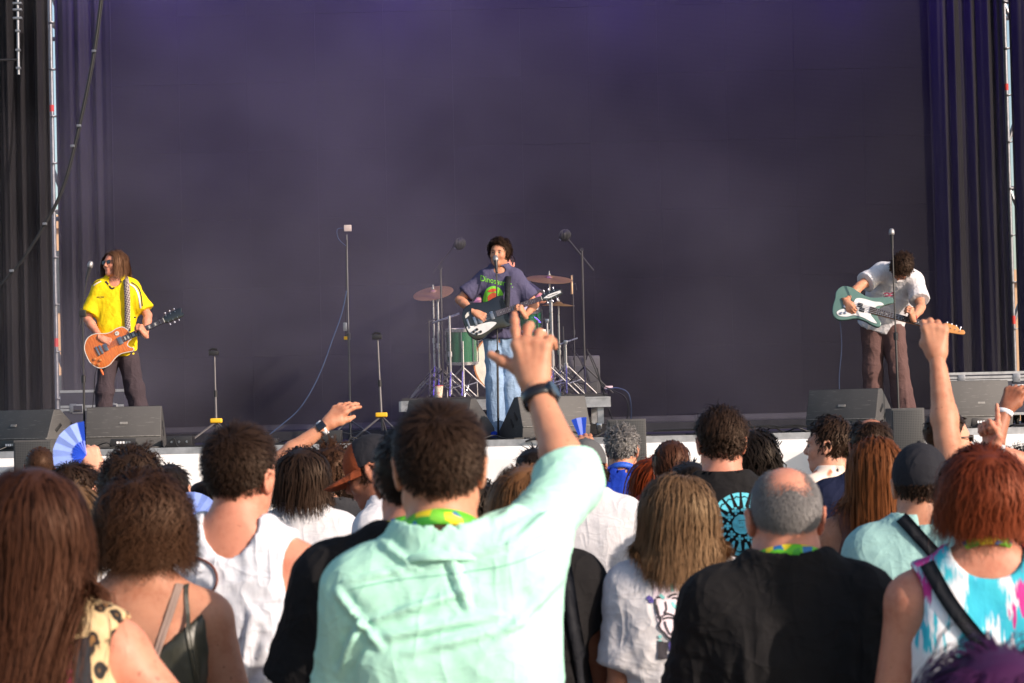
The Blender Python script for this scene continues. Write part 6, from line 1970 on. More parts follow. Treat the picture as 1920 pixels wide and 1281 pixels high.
for sd, lab in (('R', 'wooden drumstick in the drummer\'s right hand'), ('L', 'wooden drumstick in the drummer\'s left hand')):
    O, X, Y, Z = Dr.__dict__['hand' + sd]
    c = Dr.base + Dr.Rz @ (O + Y * .07 - Z * .025); d = Dr.Rz @ unit(X * 1.0 + Y * .5)
    m = MB(); m.tube([c - d * .10, c + d * .24, c + d * .27, c + d * .29], [.007, .006, .003, .005], 8); tag(m.build('drumstick', MAPLE), lab, 'drumstick')
def under_cap(p): return p[:, 2] < .018
# ------------------------------------------------------------------ the audience
# --- man in the mint shirt, right arm raised
dA = 4.62
def fA(px, py): return ((px - 830) / 970, -.11, .880 + (778 - py) / 970)
A = person('tall man in mint green shirt waving his raised right hand, black watch', (822, 750), dA, sex='m', build=.915, head=(2, 9, 0), group=GROUP, skin_mat=SK['tan'], res=(.010, .0065), hs=1.0,
    arms=dict(R=dict(wrist=('px', 1004, 724, dA + .44), hint_world=(.75, .35, -.15), hand='wave', fdir=(-.06, .30, .95), back=(-.12, -1, .1), hres=.0034, hsize=1.02, **{'raise': .9}),
              L=dict(wrist=(-.26, .14, .87), hint=(-.6, -.85, -.1))),
    top=dict(kind='shirt', name='shirt', mat=FB['mint'], sleeve=1.08, cuff=.052, cuff2=.055, infl=.012, loose=1.2, res=.0068, fold=.006, sag=True, neck=.012, hem=-.14,
        folds=[(fA(905, 985), fA(1060, 900), 0.0070, 0.0118), (fA(930, 1010), fA(1080, 935), 0.0085, 0.0128), (fA(960, 1050), fA(1090, 960), 0.0085, 0.0118), (fA(1000, 960), fA(1110, 870), 0.0070, 0.0099),
               (fA(690, 1185), fA(880, 1130), 0.0085, 0.0138), (fA(700, 1215), fA(930, 1175), 0.0098, 0.0128), (fA(640, 1130), fA(720, 1230), 0.0085, 0.0157), (fA(690, 1175), fA(640, 1280), 0.0098, 0.0138),
               (fA(845, 1060), fA(880, 1165), 0.0063, 0.0128), (fA(650, 1110), fA(850, 1075), 0.0042, 0.0069), (fA(850, 1075), fA(1040, 1035), 0.0042, 0.0069), (fA(760, 1240), fA(1000, 1190), 0.0098, 0.0099),
               (fA(900, 1250), fA(1045, 1120), 0.0098, 0.0107), (fA(860, 975), fA(820, 1040), 0.0070, 0.0069), (fA(720, 1040), fA(790, 1090), 0.0085, 0.0069)]),
    legs=legsd('jeans'), hair=dict(mat=HB['dark'], n=12000, w=.0018, thick=.002, vol=.017, h=.006, puff=.003, style=dict(SHORT, length=.026, top=1.3, side=.24, nclump=700, lift=.30, clump=.3, frizz=.05)))
neck_band(A, LAN, w=.030)
wrist_band(A, 'R', 'watch', WATCH_BODY, 'round', w=.026, r=.034, along=-.035, facemat=WATCH_GLASS, fdir=(1, -.55, .2))
# stitched seams of the shirt: yoke, pleat, shoulder
bvA = surf(A, 'top'); dAb = A.base[1] - .14
SEAM = fabric('mint_seam_thread', srgb(128, 190, 168), bump=.1)
for ln in ([(655, 1108), (740, 1090), (845, 1078), (950, 1062), (1025, 1035)],):
    decal(A, bvA, 'seam', strip2(px_poly(A, dAb, ln), .0022, 10), SEAM, off=.0015)
# collar
def collar(P, mat, r=.082, h=.045, up=.515, open_=2.5, dy=-.012):
    rows = []
    pel = V(0, 0, .95 * P.s)
    n = 30
    for k in range(n + 1):
        a = (k / n - .5) * 2 * open_
        d = V(math.sin(a), -math.cos(a), 0)
        dropf = .03 * (1 - math.cos(a)) * .6
        prof = [(r - .012, 0), (r - .016, h), (r - .012, h + .004), (r + .004, h - .002), (r + .022, .004), (r + .020, -.004)]
        rows.append([pel + P.Rs @ (d * q + V(0, dy, up * P.s + z - dropf)) for q, z in prof])
    m = len(rows[0]); v = np.array(rows).reshape(-1, 3)
    F = [(i * m + j, i * m + j + 1, (i + 1) * m + j + 1, (i + 1) * m + j) for i in range(n) for j in range(m - 1)]
    return link('collar', mesh_np('collar', v, np.array(F)), mat, P.root)
collar(A, FB['mint'], r=.080, h=.016, up=.548, dy=-.026)

# --- man in black tee right in front of him
B = person('man in black t-shirt with green lanyard, half hidden behind the mint shirt', (770, 792), 5.35, sex='m', build=1.12, head=(-8, 6, 0), group=GROUP, skin_mat=SK['pink'], res=(.012, .008),
    arms=dict(L=dict(wrist=(-.14, .22, 1.02), hint=(-1, -.45, -.2)), R=dict(wrist=(.2, .2, 1.0))), top=dict(mat=FB['black'], sleeve=.70, cuff=.076, infl=.012, loose=1.4, res=.009, fold=.008), legs=legsd('charcoal'),
    hair=dict(mat=HB['black'], n=2500, w=.0032, vol=.015, style=dict(SHORT, length=.018)))
neck_band(B, LAN, w=.022)
# --- tank top man
C = person('man with cropped dark hair in pale grey tank top, brown cord hanging at his neck', (447, 792), 5.95, yaw=-8, sex='m', build=.98, lean=(0, 3, 0), head=(-18, 10, 4), group=GROUP, skin_mat=SK['pink'], res=(.010, .007),
    arms=dict(L=dict(wrist=(-.30, .06, .85)), R=dict(wrist=(.26, .16, .9))),
    top=dict(kind='tank', name='tank_top', mat=FB['tank'], infl=.011, loose=1.25, res=.0075, fold=.013, armhole=.092, scoop=(.072, .075),
        folds=[((-.10, -.1, .42), (-.07, -.1, .12), .010, .010), ((.0, -.1, .40), (.03, -.1, .10), .012, .012), ((.08, -.1, .40), (.03, -.1, .16), .012, .014), ((.12, -.1, .26), (-.04, -.1, .08), .014, .014), ((.13, -.1, .16), (-.08, -.1, .0), .014, .013)]),
    legs=legsd('grey'), hair=dict(mat=HB['dark'], n=10000, w=.0020, thick=.002, vol=.014, h=.006, puff=.003, style=dict(SHORT, length=.022, top=1.35, side=.24, lift=.32, nclump=500, clump=.3, frizz=.05)))
m = MB()
pts = []
bvC = surf(C, 'both')
for k in range(0, 25):
    a = k / 24 * 2 * math.pi
    x = .070 * math.sin(a) - .055; z = 1.495 - .055 * math.cos(a) - .03
    q = project(bvC, x, z, -1, .006)
    pts.append(q if q is not None else (x, -.1, z))
pts = np.array(pts); 
for _ in range(3): pts[1:-1] = (pts[:-2] + 2 * pts[1:-1] + pts[2:]) / 4
m.tube(pts, .003, 6); m.build('neck_cord', CORD, C.root)
# --- curly bob woman
D = person('woman with curly dark brown bob in olive satin strappy top', (266, 876), 5.6, yaw=-6, sex='f', build=1.02, head=(-6, 2, 0), group=GROUP, skin_mat=SK['tan'], res=(.010, .0075),
    arms=dict(R=dict(wrist=(.27, .10, .86)), L=dict(wrist=(-.25, .1, .85))), top=dict(kind='strap', name='top', mat=FB['olive'], infl=.007, fit=True, res=.0075, fold=.006, vz=.34, vs=.9, vx=-.02, vtop=.38), legs=legsd('jeans'),
    hair=dict(mat=HB['brown'], n=11000, w=.0020, thick=.013, vol=.028, h=.008, puff=.014, mass=[((0, -.035, -.02), (.089, .092, .085)), ((0, -.02, -.045), (.092, .082, .06))], style=S(length=.12, bottom=-.085, lift=.42, flow=.8, K=12, grav=.36, off=.018, nclump=620, clump=.62, curl=.013, turns=2.8, frizz=.08)))
bvD = surf(D, 'both')
strap(D, bvD, 'strap', [(.155, 1.20), (.135, 1.32), (.115, 1.44), (.105, 1.50)], .008, FB['olive'], off=.001)
strap(D, bvD, 'strap', [(-.155, 1.20), (-.135, 1.32), (-.115, 1.44), (-.105, 1.50)], .008, FB['olive'], off=.001)
strap(D, bvD, 'bra_strap', [(.02, 1.20), (.06, 1.34), (.10, 1.49)], .016, plain('elastic_grey', srgb(140, 118, 108), .7), off=.001)
# --- long brown hair, leopard top
E = person('woman with very long straight brown hair in leopard print top', (62, 868), 4.40, yaw=-4, sex='f', build=1.05, head=(-4, 3, 2), group=GROUP, skin_mat=SK['pink'], res=(.011, .008),
    arms=dict(R=dict(wrist=(.30, .16, 1.02), hint=(1, -.7, -.2)), L=dict(wrist=(-.25, .1, .85))), top=dict(kind='tank', name='top', mat=FB['leopard'], infl=.010, res=.009, fold=.006, armhole=.060), legs=legsd('jeans'),
    hair=dict(mat=HB['auburn'], n=11000, w=.0023, thick=.008, vol=.016, h=.008, collide=True, mass=[((0, -.045, -.06), (.080, .065, .11))], style=S(length=.4, bottom=-.40, lift=.16, flow=.85, K=14, grav=.55, gather=.055, off=.010, nclump=520, clump=.24, curl=.006, turns=1.6, frizz=.03, part=1)))
bvE = surf(E, 'both')
strap(E, bvE, 'strap', [(.125, 1.10), (.130, 1.25), (.118, 1.40), (.110, 1.47)], .030, WEB, off=.004)
strap(E, bvE, 'pink_strap', [(.095, 1.36), (.105, 1.41), (.100, 1.46)], .028, plain('pink_strap', srgb(226, 34, 120), .6), off=.003)
# --- left side, farther back
Fp = person('man with wavy dark hair behind the curly bob', (246, 832), 7.5, yaw=5, sex='m', build=1.0, group=GROUP, skin_mat=SK['olive'], res=(.014, .010), top=dict(mat=FB['white'], res=.013), legs=legsd(),
    hair=dict(mat=HB['dark'], n=3600, w=.0032, thick=.012, vol=.025, puff=.010, style=S(length=.05, lift=.42, grav=.15, flow=.8, K=8, nclump=220, clump=.7, curl=.006, turns=1.5, off=.014, frizz=.12)))
G = person('man with neat dark hair in purple shirt holding up a blue fan', (146, 862), 9.0, yaw=-28, sex='m', build=.95, head=(-25, -12, 0), group=GROUP, skin_mat=SK['fair'], res=(.014, .009), face=True,
    arms=dict(R=dict(wrist=('px', 186, 884, 9.35), hint_world=(1, .3, -.6), hand='grip', fdir=(-.45, .1, .8), back=(.3, -.9, .2), **{'raise': .5})), top=dict(mat=FB['purple'], res=.013), legs=legsd(),
    hair=dict(mat=HB['dark'], n=3200, w=.0032, thick=.004, puff=.002, vol=.012, style=dict(SHORT, length=.022, lift=.12, nclump=300, clump=.25, frizz=.03)))
Hp = person('man with brown buzz cut in front of the small stage-front speaker', (75, 838), 13.2, sex='m', build=1.0, group=GROUP, skin_mat=SK['brown'], res=(.016, .012), top=dict(mat=FB['charcoal'], res=.016), legs=legsd(),
    hair=dict(mat=HB['brown'], n=1500, w=.005, thick=.003, vol=.004, puff=0, style=S(length=.008, lift=1.0, flow=.3, K=3, off=.002)))
I = person('woman with smooth light brown hair, partly hidden by the long brown hair', (132, 902), 7.3, sex='f', build=.95, group=GROUP, skin_mat=SK['fair'], res=(.014, .010), top=dict(mat=FB['white'], res=.014), legs=legsd(),
    hair=dict(mat=HB['light'], n=2200, w=.0042, thick=.012, vol=.02, collide=True, mass=[((0, -.05, -.05), (.085, .06, .10))], style=S(length=.3, bottom=-.2, lift=.3, flow=.8, K=9, grav=.45, off=.012, nclump=160, clump=.5)))
K = person('person with black bun and white shirt beside the pale blue fan', (318, 868), 10.6, sex='f', build=1.1, group=GROUP, arms=dict(R=dict(wrist=('px', 362, 1000, 10.50), hint_world=(1, -.2, -.6), hand='grip', fdir=(-.1, 0, 1), back=(.2, -1, 0))), skin_mat=SK['fair'], res=(.016, .012), top=dict(mat=FB['white'], res=.015), legs=legsd(),
    hair=dict(mat=HB['black'], n=1500, w=.005, vol=.012, mass=[((0, -.09, .06), (.035, .035, .035))], style=S(length=.05, lift=.1, flow=1, K=5, off=.006)))
J = person('black haired woman in white top, low behind the tank top man', (388, 896), 11.0, sex='f', yaw=-20, build=.95, head=(-15, -8, 0), group=GROUP, skin_mat=SK['tan'], res=(.016, .011), top=dict(mat=FB['white'], res=.015), legs=legsd(),
    hair=dict(mat=HB['black'], n=1600, w=.005, thick=.010, vol=.02, style=S(length=.2, bottom=-.12, lift=.25, flow=.9, K=8, grav=.4, off=.010, nclump=120, clump=.5)))
# --- centre left
M_ = person('woman with thick dark brown shoulder-length hair beside the tank top man', (566, 836), 9.5, sex='f', build=1.0, head=(-10, 3, 0), group=GROUP, skin_mat=SK['fair'], res=(.014, .010), top=dict(mat=FB['white'], res=.013), legs=legsd(),
    hair=dict(mat=HB['dark'], n=5000, w=.0030, thick=.010, vol=.018, collide=True, mass=[((0, -.045, -.04), (.083, .066, .09))], style=S(length=.25, bottom=-.12, lift=.25, flow=.85, K=10, grav=.42, off=.014, nclump=320, clump=.28, curl=.005, turns=1.5)))
N = person('youth in rust and black trucker cap looking down, white t-shirt', (684, 800), 8.7, yaw=70, sex='m', build=.85, lean=(6, 0, 0), head=(12, -14, 4), group=GROUP, skin_mat=SK['brown'], res=(.013, .008), face=True, top=dict(mat=FB['white'], res=.013), legs=legsd(),
    hair=dict(mat=HB['brown'], n=1800, w=.004, vol=.035, style=S(length=.05, lift=.2, flow=1.0, K=7, grav=.2, nclump=150, clump=.6, curl=.005, off=.006, turns=1.5, cover=under_cap)))
cap_hat(N, FB['cap'], FB['rust'], brim=.092, frontmat=FB['rust'], tilt=-2, name='trucker_cap')
eyes(N)
O_ = person('reddish brown haired person raising a hand with a white smart watch', (622, 828), 10.2, sex='m', build=.95, group=GROUP, skin_mat=SK['tan'], res=(.015, .011), top=dict(mat=FB['charcoal'], res=.014), legs=legsd(),
    arms=dict(L=dict(wrist=('px', 612, 797, 10.35), hint_world=(-1, .2, -.3), hand='flat', fdir=(.55, .25, .55), back=(-.35, -.8, .55), hsize=1.02, **{'raise': .8})),
    hair=dict(mat=HB['brown'], n=1800, w=.0045, thick=.014, vol=.025, puff=.01, style=S(length=.045, lift=.7, flow=.7, K=7, nclump=150, clump=.6, curl=.005, off=.012)))
wrist_band(O_, 'L', 'watch', WHITE_BAND, 'square', w=.022, r=.032, along=-.02, facemat=WATCH_GLASS, fdir=(-.4, -.9, .1))
Q_ = person('person in black collared shirt with a yellow lanyard beyond the trucker cap', (641, 866), 10.2, yaw=20, sex='m', build=.9, head=(30, 0, 0), group=GROUP, skin_mat=SK['tan'], res=(.016, .011), top=dict(mat=FB['black'], res=.015), legs=legsd(),
    hair=dict(mat=HB['dark'], n=1300, w=.005, vol=.012, style=dict(SHORT, length=.02, nclump=120)))
neck_band(Q_, LAN)
# --- centre, behind the mint shirt arm
P2 = person('black haired person in the front rows left of the mint sleeve', (1000, 838), 11.6, sex='m', build=.95, group=GROUP, skin_mat=SK['olive'], res=(.016, .012), top=dict(mat=FB['black'], res=.016), legs=legsd(),
    hair=dict(mat=HB['black'], n=1500, w=.005, vol=.02, thick=.014, style=dict(SHORT, length=.035, nclump=120)))
P3 = person('person with dark curly hair peeking out beside the mint man\'s ear', (882, 886), 9.2, sex='f', build=.9, group=GROUP, skin_mat=SK['tan'], res=(.016, .012), top=dict(mat=FB['charcoal'], res=.016), legs=legsd(),
    hair=dict(mat=HB['black'], n=2000, w=.0045, thick=.022, vol=.035, puff=.014, style=S(length=.12, bottom=-.08, lift=.5, flow=.7, K=9, grav=.32, off=.018, nclump=160, clump=.7, curl=.012, turns=2.5, frizz=.12)))
Rp = person('man in grey cap and white t-shirt standing in front of the mint sleeve', (1098, 822), 10.6, sex='m', build=1.0, yaw=-6, group=GROUP, skin_mat=SK['olive'], res=(.014, .011), legs=dict(mat=FB['grey'], res=.022, fold=.006),
    arms=dict(L=dict(wrist=('px', 1094, 862, 10.95), hint_world=(-1, .2, -.5), hand='grip', fdir=(.0, .2, 1), back=(0, -1, .1), **{'raise': .5})),
    top=dict(mat=FB['white'], res=.012, fold=.006, loose=1.4, sleeve=.75, hem=-.13),
    hair=dict(mat=HB['dark'], n=1600, w=.0045, vol=.02, style=S(length=.06, lift=.5, flow=.8, K=9, grav=.2, nclump=110, clump=.7, curl=.008, turns=2, off=.010, cover=under_cap)))
cap_hat(Rp, FB['greycap'], brim=.07)
AK = person('woman with honey blonde hair in black top, black bag strap, below the mint sleeve', (984, 866), 6.9, sex='f', build=1.02, yaw=-5, head=(-8, 0, 0), group=GROUP, skin_mat=SK['brown'], res=(.013, .010), top=dict(mat=FB['black'], res=.010, sleeve=.42, fold=.005), legs=legsd('charcoal'),
    arms=dict(R=dict(wrist=(.20, .18, .86), hint=(.6, -1, -.1))),
    hair=dict(mat=HB['honey'], n=4200, w=.0030, thick=.010, vol=.02, mass=[((0, -.04, -.03), (.084, .078, .08))], style=S(length=.2, bottom=-.10, lift=.25, flow=.9, K=9, grav=.42, off=.014, nclump=260, clump=.45)))
glasses(AK, BLACKP, LENS, z=.085, y=.050, up=55)
bvAK = surf(AK, 'both')
strap(AK, bvAK, 'bag_strap', [(.110, 1.45), (.125, 1.36), (.14, 1.24), (.16, 1.08), (.18, .95)], .035, WEB, off=.006)
Sg = person('man with short curly grey hair in blue t-shirt in front of the speaker', (1165, 796), 13.0, sex='m', build=1.0, yaw=-4, head=(-8, 0, 0), group=GROUP, skin_mat=SK['tan'], res=(.016, .011), top=dict(mat=FB['blue'], res=.015), legs=legsd(),
    hair=dict(mat=HB['grey'], n=2400, w=.0040, thick=.008, vol=.022, puff=.01, style=S(length=.030, lift=.8, flow=.5, K=6, nclump=260, clump=.8, curl=.005, turns=1.2, off=.008, top=1.3, side=.5)))
neck_band(Sg, LANB, w=.03)
T_ = person('woman with dark red hair tied up messily, near the stage front', (1258, 822), 11.2, sex='f', build=.95, group=GROUP, skin_mat=SK['fair'], res=(.016, .011), top=dict(mat=FB['red'], res=.015), legs=legsd(),
    hair=dict(mat=HB['auburn'], n=1800, w=.0042, thick=.012, vol=.02, style=S(length=.050, lift=.10, grav=.35, flow=.9, K=8, nclump=100, clump=.5, off=.010, frizz=.05, jit=.35, whorl=(0, .06, .06))))
Uo = person('woman with bright orange-red bob near the grey haired man', (1226, 852), 11.9, sex='f', build=.95, yaw=10, group=GROUP, skin_mat=SK['tan'], res=(.016, .011), top=dict(kind='tank', name='top', mat=FB['white'], res=.014), legs=legsd(),
    hair=dict(mat=HB['orange'], n=2600, w=.0040, thick=.014, vol=.025, mass=[((0, -.04, -.03), (.088, .075, .085))], style=S(length=.2, bottom=-.14, lift=.3, flow=.85, K=9, grav=.35, off=.016, nclump=200, clump=.6, frizz=.06)))
Vd = person('black haired person between the orange bob and the printed black tee', (1295, 862), 9.6, sex='m', build=.9, group=GROUP, skin_mat=SK['olive'], res=(.016, .012), top=dict(mat=FB['navy'], res=.016), legs=legsd(),
    hair=dict(mat=HB['black'], n=1600, w=.0045, vol=.02, thick=.012, style=dict(SHORT, length=.03, lift=.3, nclump=120)))
# --- long light brown hair, printed white tee
W_ = person('woman with long light brown hair in white t-shirt printed with a bearded face', (1272, 886), 6.85, yaw=4, sex='f', build=1.0, head=(-4, 2, 0), group=GROUP, skin_mat=SK['olive'], res=(.012, .009), legs=dict(mat=FB['denim'], res=.018, fold=.006),
    arms=dict(L=dict(wrist=(-.17, .10, .86), hint=(-.35, -1, -.1)), R=dict(wrist=(.16, .25, 1.0), hint=(.3, -1, -.1))),
    top=dict(mat=FB['white'], sleeve=.72, cuff=.066, res=.008, fold=.008, loose=1.15, hem=.02),
    hair=dict(mat=HB['light'], n=9500, w=.0023, thick=.009, vol=.016, h=.007, collide=True, mass=[((0, -.045, -.05), (.082, .062, .10))], style=S(length=.3, bottom=-.18, lift=.22, flow=.85, K=12, grav=.45, off=.013, nclump=420, clump=.24, curl=.006, turns=1.4, frizz=.04, part=1)))
bvW = surf(W_, 'top')
dW = W_.base[1] - .13
INK = plain('print_ink_black', (.045, .040, .050), .85, var=.4, scale=60); INKV = plain('print_ink_violet', srgb(84, 74, 150), .8); INKC = plain('print_ink_aqua', srgb(130, 205, 205), .8); INKP = plain('print_ink_pale', srgb(226, 212, 222), .8)
cw = lambda x, y: (1140 + x * .1882, 1040 + y * .1882)
def ink(lines, wd, mat, name, off=.004):
    polys = []
    for L in lines:
        pp = px_poly(W_, dW, [cw(*q) for q in L]); polys += strip2(pp, wd, 6)
    return tag(decal(W_, bvW, name, polys, mat, off=off), kind='stuff')
decal(W_, bvW, 'back_print', [px_poly(W_, dW, [cw(*q) for q in [(470, 250), (740, 250), (860, 330), (830, 620), (720, 800), (640, 860), (560, 800), (480, 640), (450, 430)]])], INKP, off=.0025)
ink([[(470, 440), (480, 560), (520, 640), (500, 720), (560, 780), (610, 830), (660, 790), (700, 720), (700, 640)], [(500, 640), (560, 600), (600, 590), (660, 610), (730, 640)], [(540, 640), (600, 625), (690, 640)],
     [(600, 430), (640, 405), (690, 395)], [(480, 430), (520, 425), (560, 440)], [(640, 440), (665, 430), (700, 445)], [(570, 470), (580, 540), (560, 580), (600, 585)], [(380, 250), (430, 225), (500, 260), (560, 260)],
     [(730, 330), (725, 420), (740, 560), (730, 620)], [(770, 340), (840, 345)], [(560, 660), (575, 720), (610, 790)], [(660, 670), (660, 740), (620, 800)], [(480, 500), (500, 590), (490, 630)], [(690, 300), (740, 290), (820, 320)]], .0055, INK, 'print_lines')
ink([[(520, 860), (520, 1040)], [(565, 870), (560, 1040)], [(640, 830), (640, 870)]], .014, INK, 'print_bars')
ink([[(600, 890), (660, 900)], [(605, 930), (660, 935)], [(600, 1000), (650, 1010)], [(395, 420), (430, 450), (425, 480)], [(700, 495), (725, 530)]], .013, INKV, 'print_violet')
ink([[(515, 800), (515, 830)], [(515, 845), (515, 870)], [(520, 400), (560, 440)], [(690, 530), (660, 510), (640, 470)], [(640, 290), (650, 370)]], .009, INKC, 'print_aqua')
mb = MB(); 
mb.lathe([(.152, -.022), (.160, -.020), (.160, .020), (.152, .022)], 40, M=Matrix.Diagonal((1.02, .76, 1, 1)), cap=False)
mb.build('belt', WEB, W_.root, M=Matrix.Translation((0, 0, .95 * W_.s + .075)))
# --- rose window tee
X_ = person('man with swept dark hair and beard in black tee with round stained-glass print', (1352, 756), 8.7, sex='m', build=1.05, head=(4, 4, 0), group=GROUP, skin_mat=SK['pink'], res=(.012, .008), top=dict(mat=FB['black'], res=.010, fold=.004), legs=legsd(),
    hair=dict(mat=HB['dark'], n=6500, w=.0026, thick=.003, vol=.030, puff=.006, style=S(length=.042, lift=.34, grav=.16, flow=.85, K=9, nclump=300, clump=.5, curl=.004, turns=1.2, off=.010, top=1.7, side=.22, whorl=(0, .07, .09))))
bvX = surf(X_, 'top'); dX = X_.base[1] - .13
AQ = plain('print_aqua', srgb(96, 196, 216), .8, var=.25, scale=40)
cx, cz = px_poly(X_, dX, [(1391, 983)])[0]
rr = .112
polys = []
for k in range(20):
    a0 = 2 * math.pi * (k + .10) / 20; a1 = 2 * math.pi * (k + .90) / 20; am = (a0 + a1) / 2
    pt = lambda r, a: (cx + r * math.cos(a), cz + r * math.sin(a))
    polys.append([pt(rr * .58, am - .04), pt(rr * .58, am + .04), pt(rr * .82, a1 - .02), pt(rr * .86, am), pt(rr * .82, a0 + .02)])
    polys.append([pt(rr * .90, am - .03), pt(rr * .86, a0 + .02), pt(rr * 1.0, a0 + .005), pt(rr * 1.0, a1 - .005), pt(rr * .86, a1 - .02), pt(rr * .90, am + .03)])
for k in range(10):
    a = 2 * math.pi * k / 10 + .1; qx, qz = cx + rr * .46 * math.cos(a), cz + rr * .46 * math.sin(a)
    for dx, dz in ((0, 0), (.0085, 0), (-.0085, 0), (0, .0085), (0, -.0085)):
        polys.append([(qx + dx + .0052 * math.cos(u * math.pi / 4), qz + dz + .0052 * math.sin(u * math.pi / 4)) for u in range(8)])
tag(decal(X_, bvX, 'back_print', polys, AQ, off=.003), kind='stuff')
decal(X_, bvX, 'back_print', [[(cx + rr * .30 * (1 + .06 * (k % 2)) * math.cos(2 * math.pi * k / 24), cz + rr * .30 * (1 + .06 * (k % 2)) * math.sin(2 * math.pi * k / 24)) for k in range(24)]], AQ, off=.003)
ed = [strip2([(cx - .010, cz + .004), (cx - .007, cz + .004)], .003, 2), strip2([(cx - .001, cz + .004), (cx + .002, cz + .004)], .003, 2), strip2([(cx - .010, cz - .010), (cx + .004, cz - .010)], .0018, 3), strip2([(cx - .012, cz + .013), (cx + .015, cz + .013), (cx + .014, cz - .004)], .002, 4)]
tag(decal(X_, bvX, 'print_lines', [p for q in ed for p in q], INK, off=.0045), kind='stuff')
Y_ = person('woman with long dark curls and pink glasses turned to the right', (1412, 800), 10.4, yaw=-62, sex='f', build=.95, head=(-12, 0, 0), group=GROUP, skin_mat=SK['pink'], res=(.014, .008), face=True, top=dict(mat=FB['black'], res=.015), legs=legsd(),
    hair=dict(mat=HB['black'], n=2600, w=.0045, thick=.016, vol=.03, puff=.012, mass=[((0, -.05, -.05), (.09, .06, .11))], style=S(length=.25, bottom=-.2, lift=.3, flow=.85, K=11, grav=.40, off=.016, nclump=240, clump=.55, curl=.010, turns=4, frizz=.06)))
glasses(Y_, plain('pink_frame', srgb(220, 70, 110), .3), LENS)
# --- bald man
def bald(p, m=0.0):
    e = rng.normal(0, .012, len(p)) if m == 0 else m
    return ~((p[:, 2] > .068 + e) & (p[:, 1] > -.090 + e * .6) & (np.abs(p[:, 0]) < .044 - e * .8)) & ~((p[:, 1] > .02) & (p[:, 2] > .04))
Z_ = person('balding man with cropped grey hair in plain black t-shirt, green lanyard', (1472, 874), 5.65, sex='m', build=1.02, head=(2, 4, 0), neckr=1.14, group=GROUP, skin_mat=SK['pink'], res=(.010, .0065), hs=1.03,
    arms=dict(R=dict(wrist=(.20, .24, .98), hint=(.30, -1, -.1)), L=dict(wrist=(-.20, .24, .98), hint=(-.30, -1, -.1))),
    top=dict(mat=FB['black'], sleeve=.85, cuff=.074, infl=.014, loose=1.5, res=.008, fold=.009,
        folds=[((-.12, -.1, .40), (-.10, -.1, .05), .014, .008), ((.12, -.1, .40), (.10, -.1, .05), .014, .008)]), legs=legsd('charcoal'),
    hair=dict(mat=HB['stubble'], n=26000, w=.0010, thick=.0012, vol=.004, h=.006, puff=.0, style=S(length=.0085, lift=.45, flow=.9, K=3, off=.002, cover=bald, capcover=lambda q: bald(q, -.010), frizz=.05)))
neck_band(Z_, LAN, w=.026)
# --- right side
AA = person('man with full dark hair and beard in floral shirt, face turned left', (1560, 774), 10.8, yaw=42, sex='m', build=1.0, head=(28, 2, 0), group=GROUP, skin_mat=SK['fair'], res=(.014, .008), face=True, top=dict(mat=FB['floral'], res=.013, loose=1.3), legs=legsd(),
    hair=dict(mat=HB['dark'], n=2400, w=.0042, thick=.014, vol=.03, puff=.012, style=S(length=.038, lift=.34, grav=.15, flow=.85, K=7, nclump=200, clump=.45, curl=.004, turns=1.2, off=.012, top=1.4)))
eyes(AA)
def thin(p): return ~((p[:, 2] > .095) & (np.abs(p[:, 0]) < .035) & (p[:, 1] > -.06))
AB = person('man with thinning dark hair in navy shirt, beside the floral shirt', (1632, 781), 9.8, sex='m', build=1.12, head=(-6, 0, 0), group=GROUP, skin_mat=SK['brown'], res=(.014, .010), top=dict(mat=FB['navy'], res=.013, loose=1.3), legs=legsd(),
    hair=dict(mat=HB['dark'], n=2600, w=.0036, thick=.004, vol=.010, style=dict(SHORT, length=.020, cover=thin, nclump=200), puff=.004))
AC = person('woman with long ginger ponytail in brown sleeveless top', (1645, 818), 8.2, sex='f', yaw=-5, build=1.08, head=(-6, 0, 0), group=GROUP, skin_mat=SK['olive'], res=(.013, .010), top=dict(kind='tank', name='top', mat=FB['brown'], res=.012, scoop=(.075, .05), armhole=.085), legs=legsd(),
    hair=dict(mat=HB['ginger'], n=5500, w=.0026, thick=.006, vol=.012, collide=True, mass=[((0, -.075, -.05), (.045, .040, .14))], style=S(length=.3, bottom=-.24, lift=.10, flow=.95, K=12, grav=.50, off=.008, nclump=260, clump=.28, frizz=.03, whorl=(0, .09, .06))))
AD = person('man in black baseball cap and pale teal t-shirt raising his bunched right hand', (1724, 824), 7.55, sex='m', build=1.0, yaw=0, head=(-4, 3, 0), group=GROUP, skin_mat=SK['tan'], res=(.012, .009),
    arms=dict(R=dict(wrist=('px', 1754, 655, 7.80), hint_world=(-.25, .9, -.2), hand='bunch', fdir=(-.02, .15, 1), back=(-.1, -1, 0), thick=1.0, hsize=1.05, len=1.14, **{'raise': 1.0})),
    top=dict(mat=FB['sage'], sleeve=.42, sleeveR=.30, cuff=.074, res=.010, fold=.007, loose=1.3, sag=True), legs=legsd(),
    hair=dict(mat=HB['dark'], n=2200, w=.0030, vol=.03, thick=.003, style=dict(SHORT, length=.014, nclump=200, cover=under_cap)))
cap_hat(AD, FB['cap'], brim=.07, tilt=-4, drop=.02)
bvAD = surf(AD, 'both')
strap(AD, bvAD, 'bag_strap', [(-.075, 1.50), (-.01, 1.42), (.07, 1.33), (.15, 1.24)], .040, WEB, off=.006)
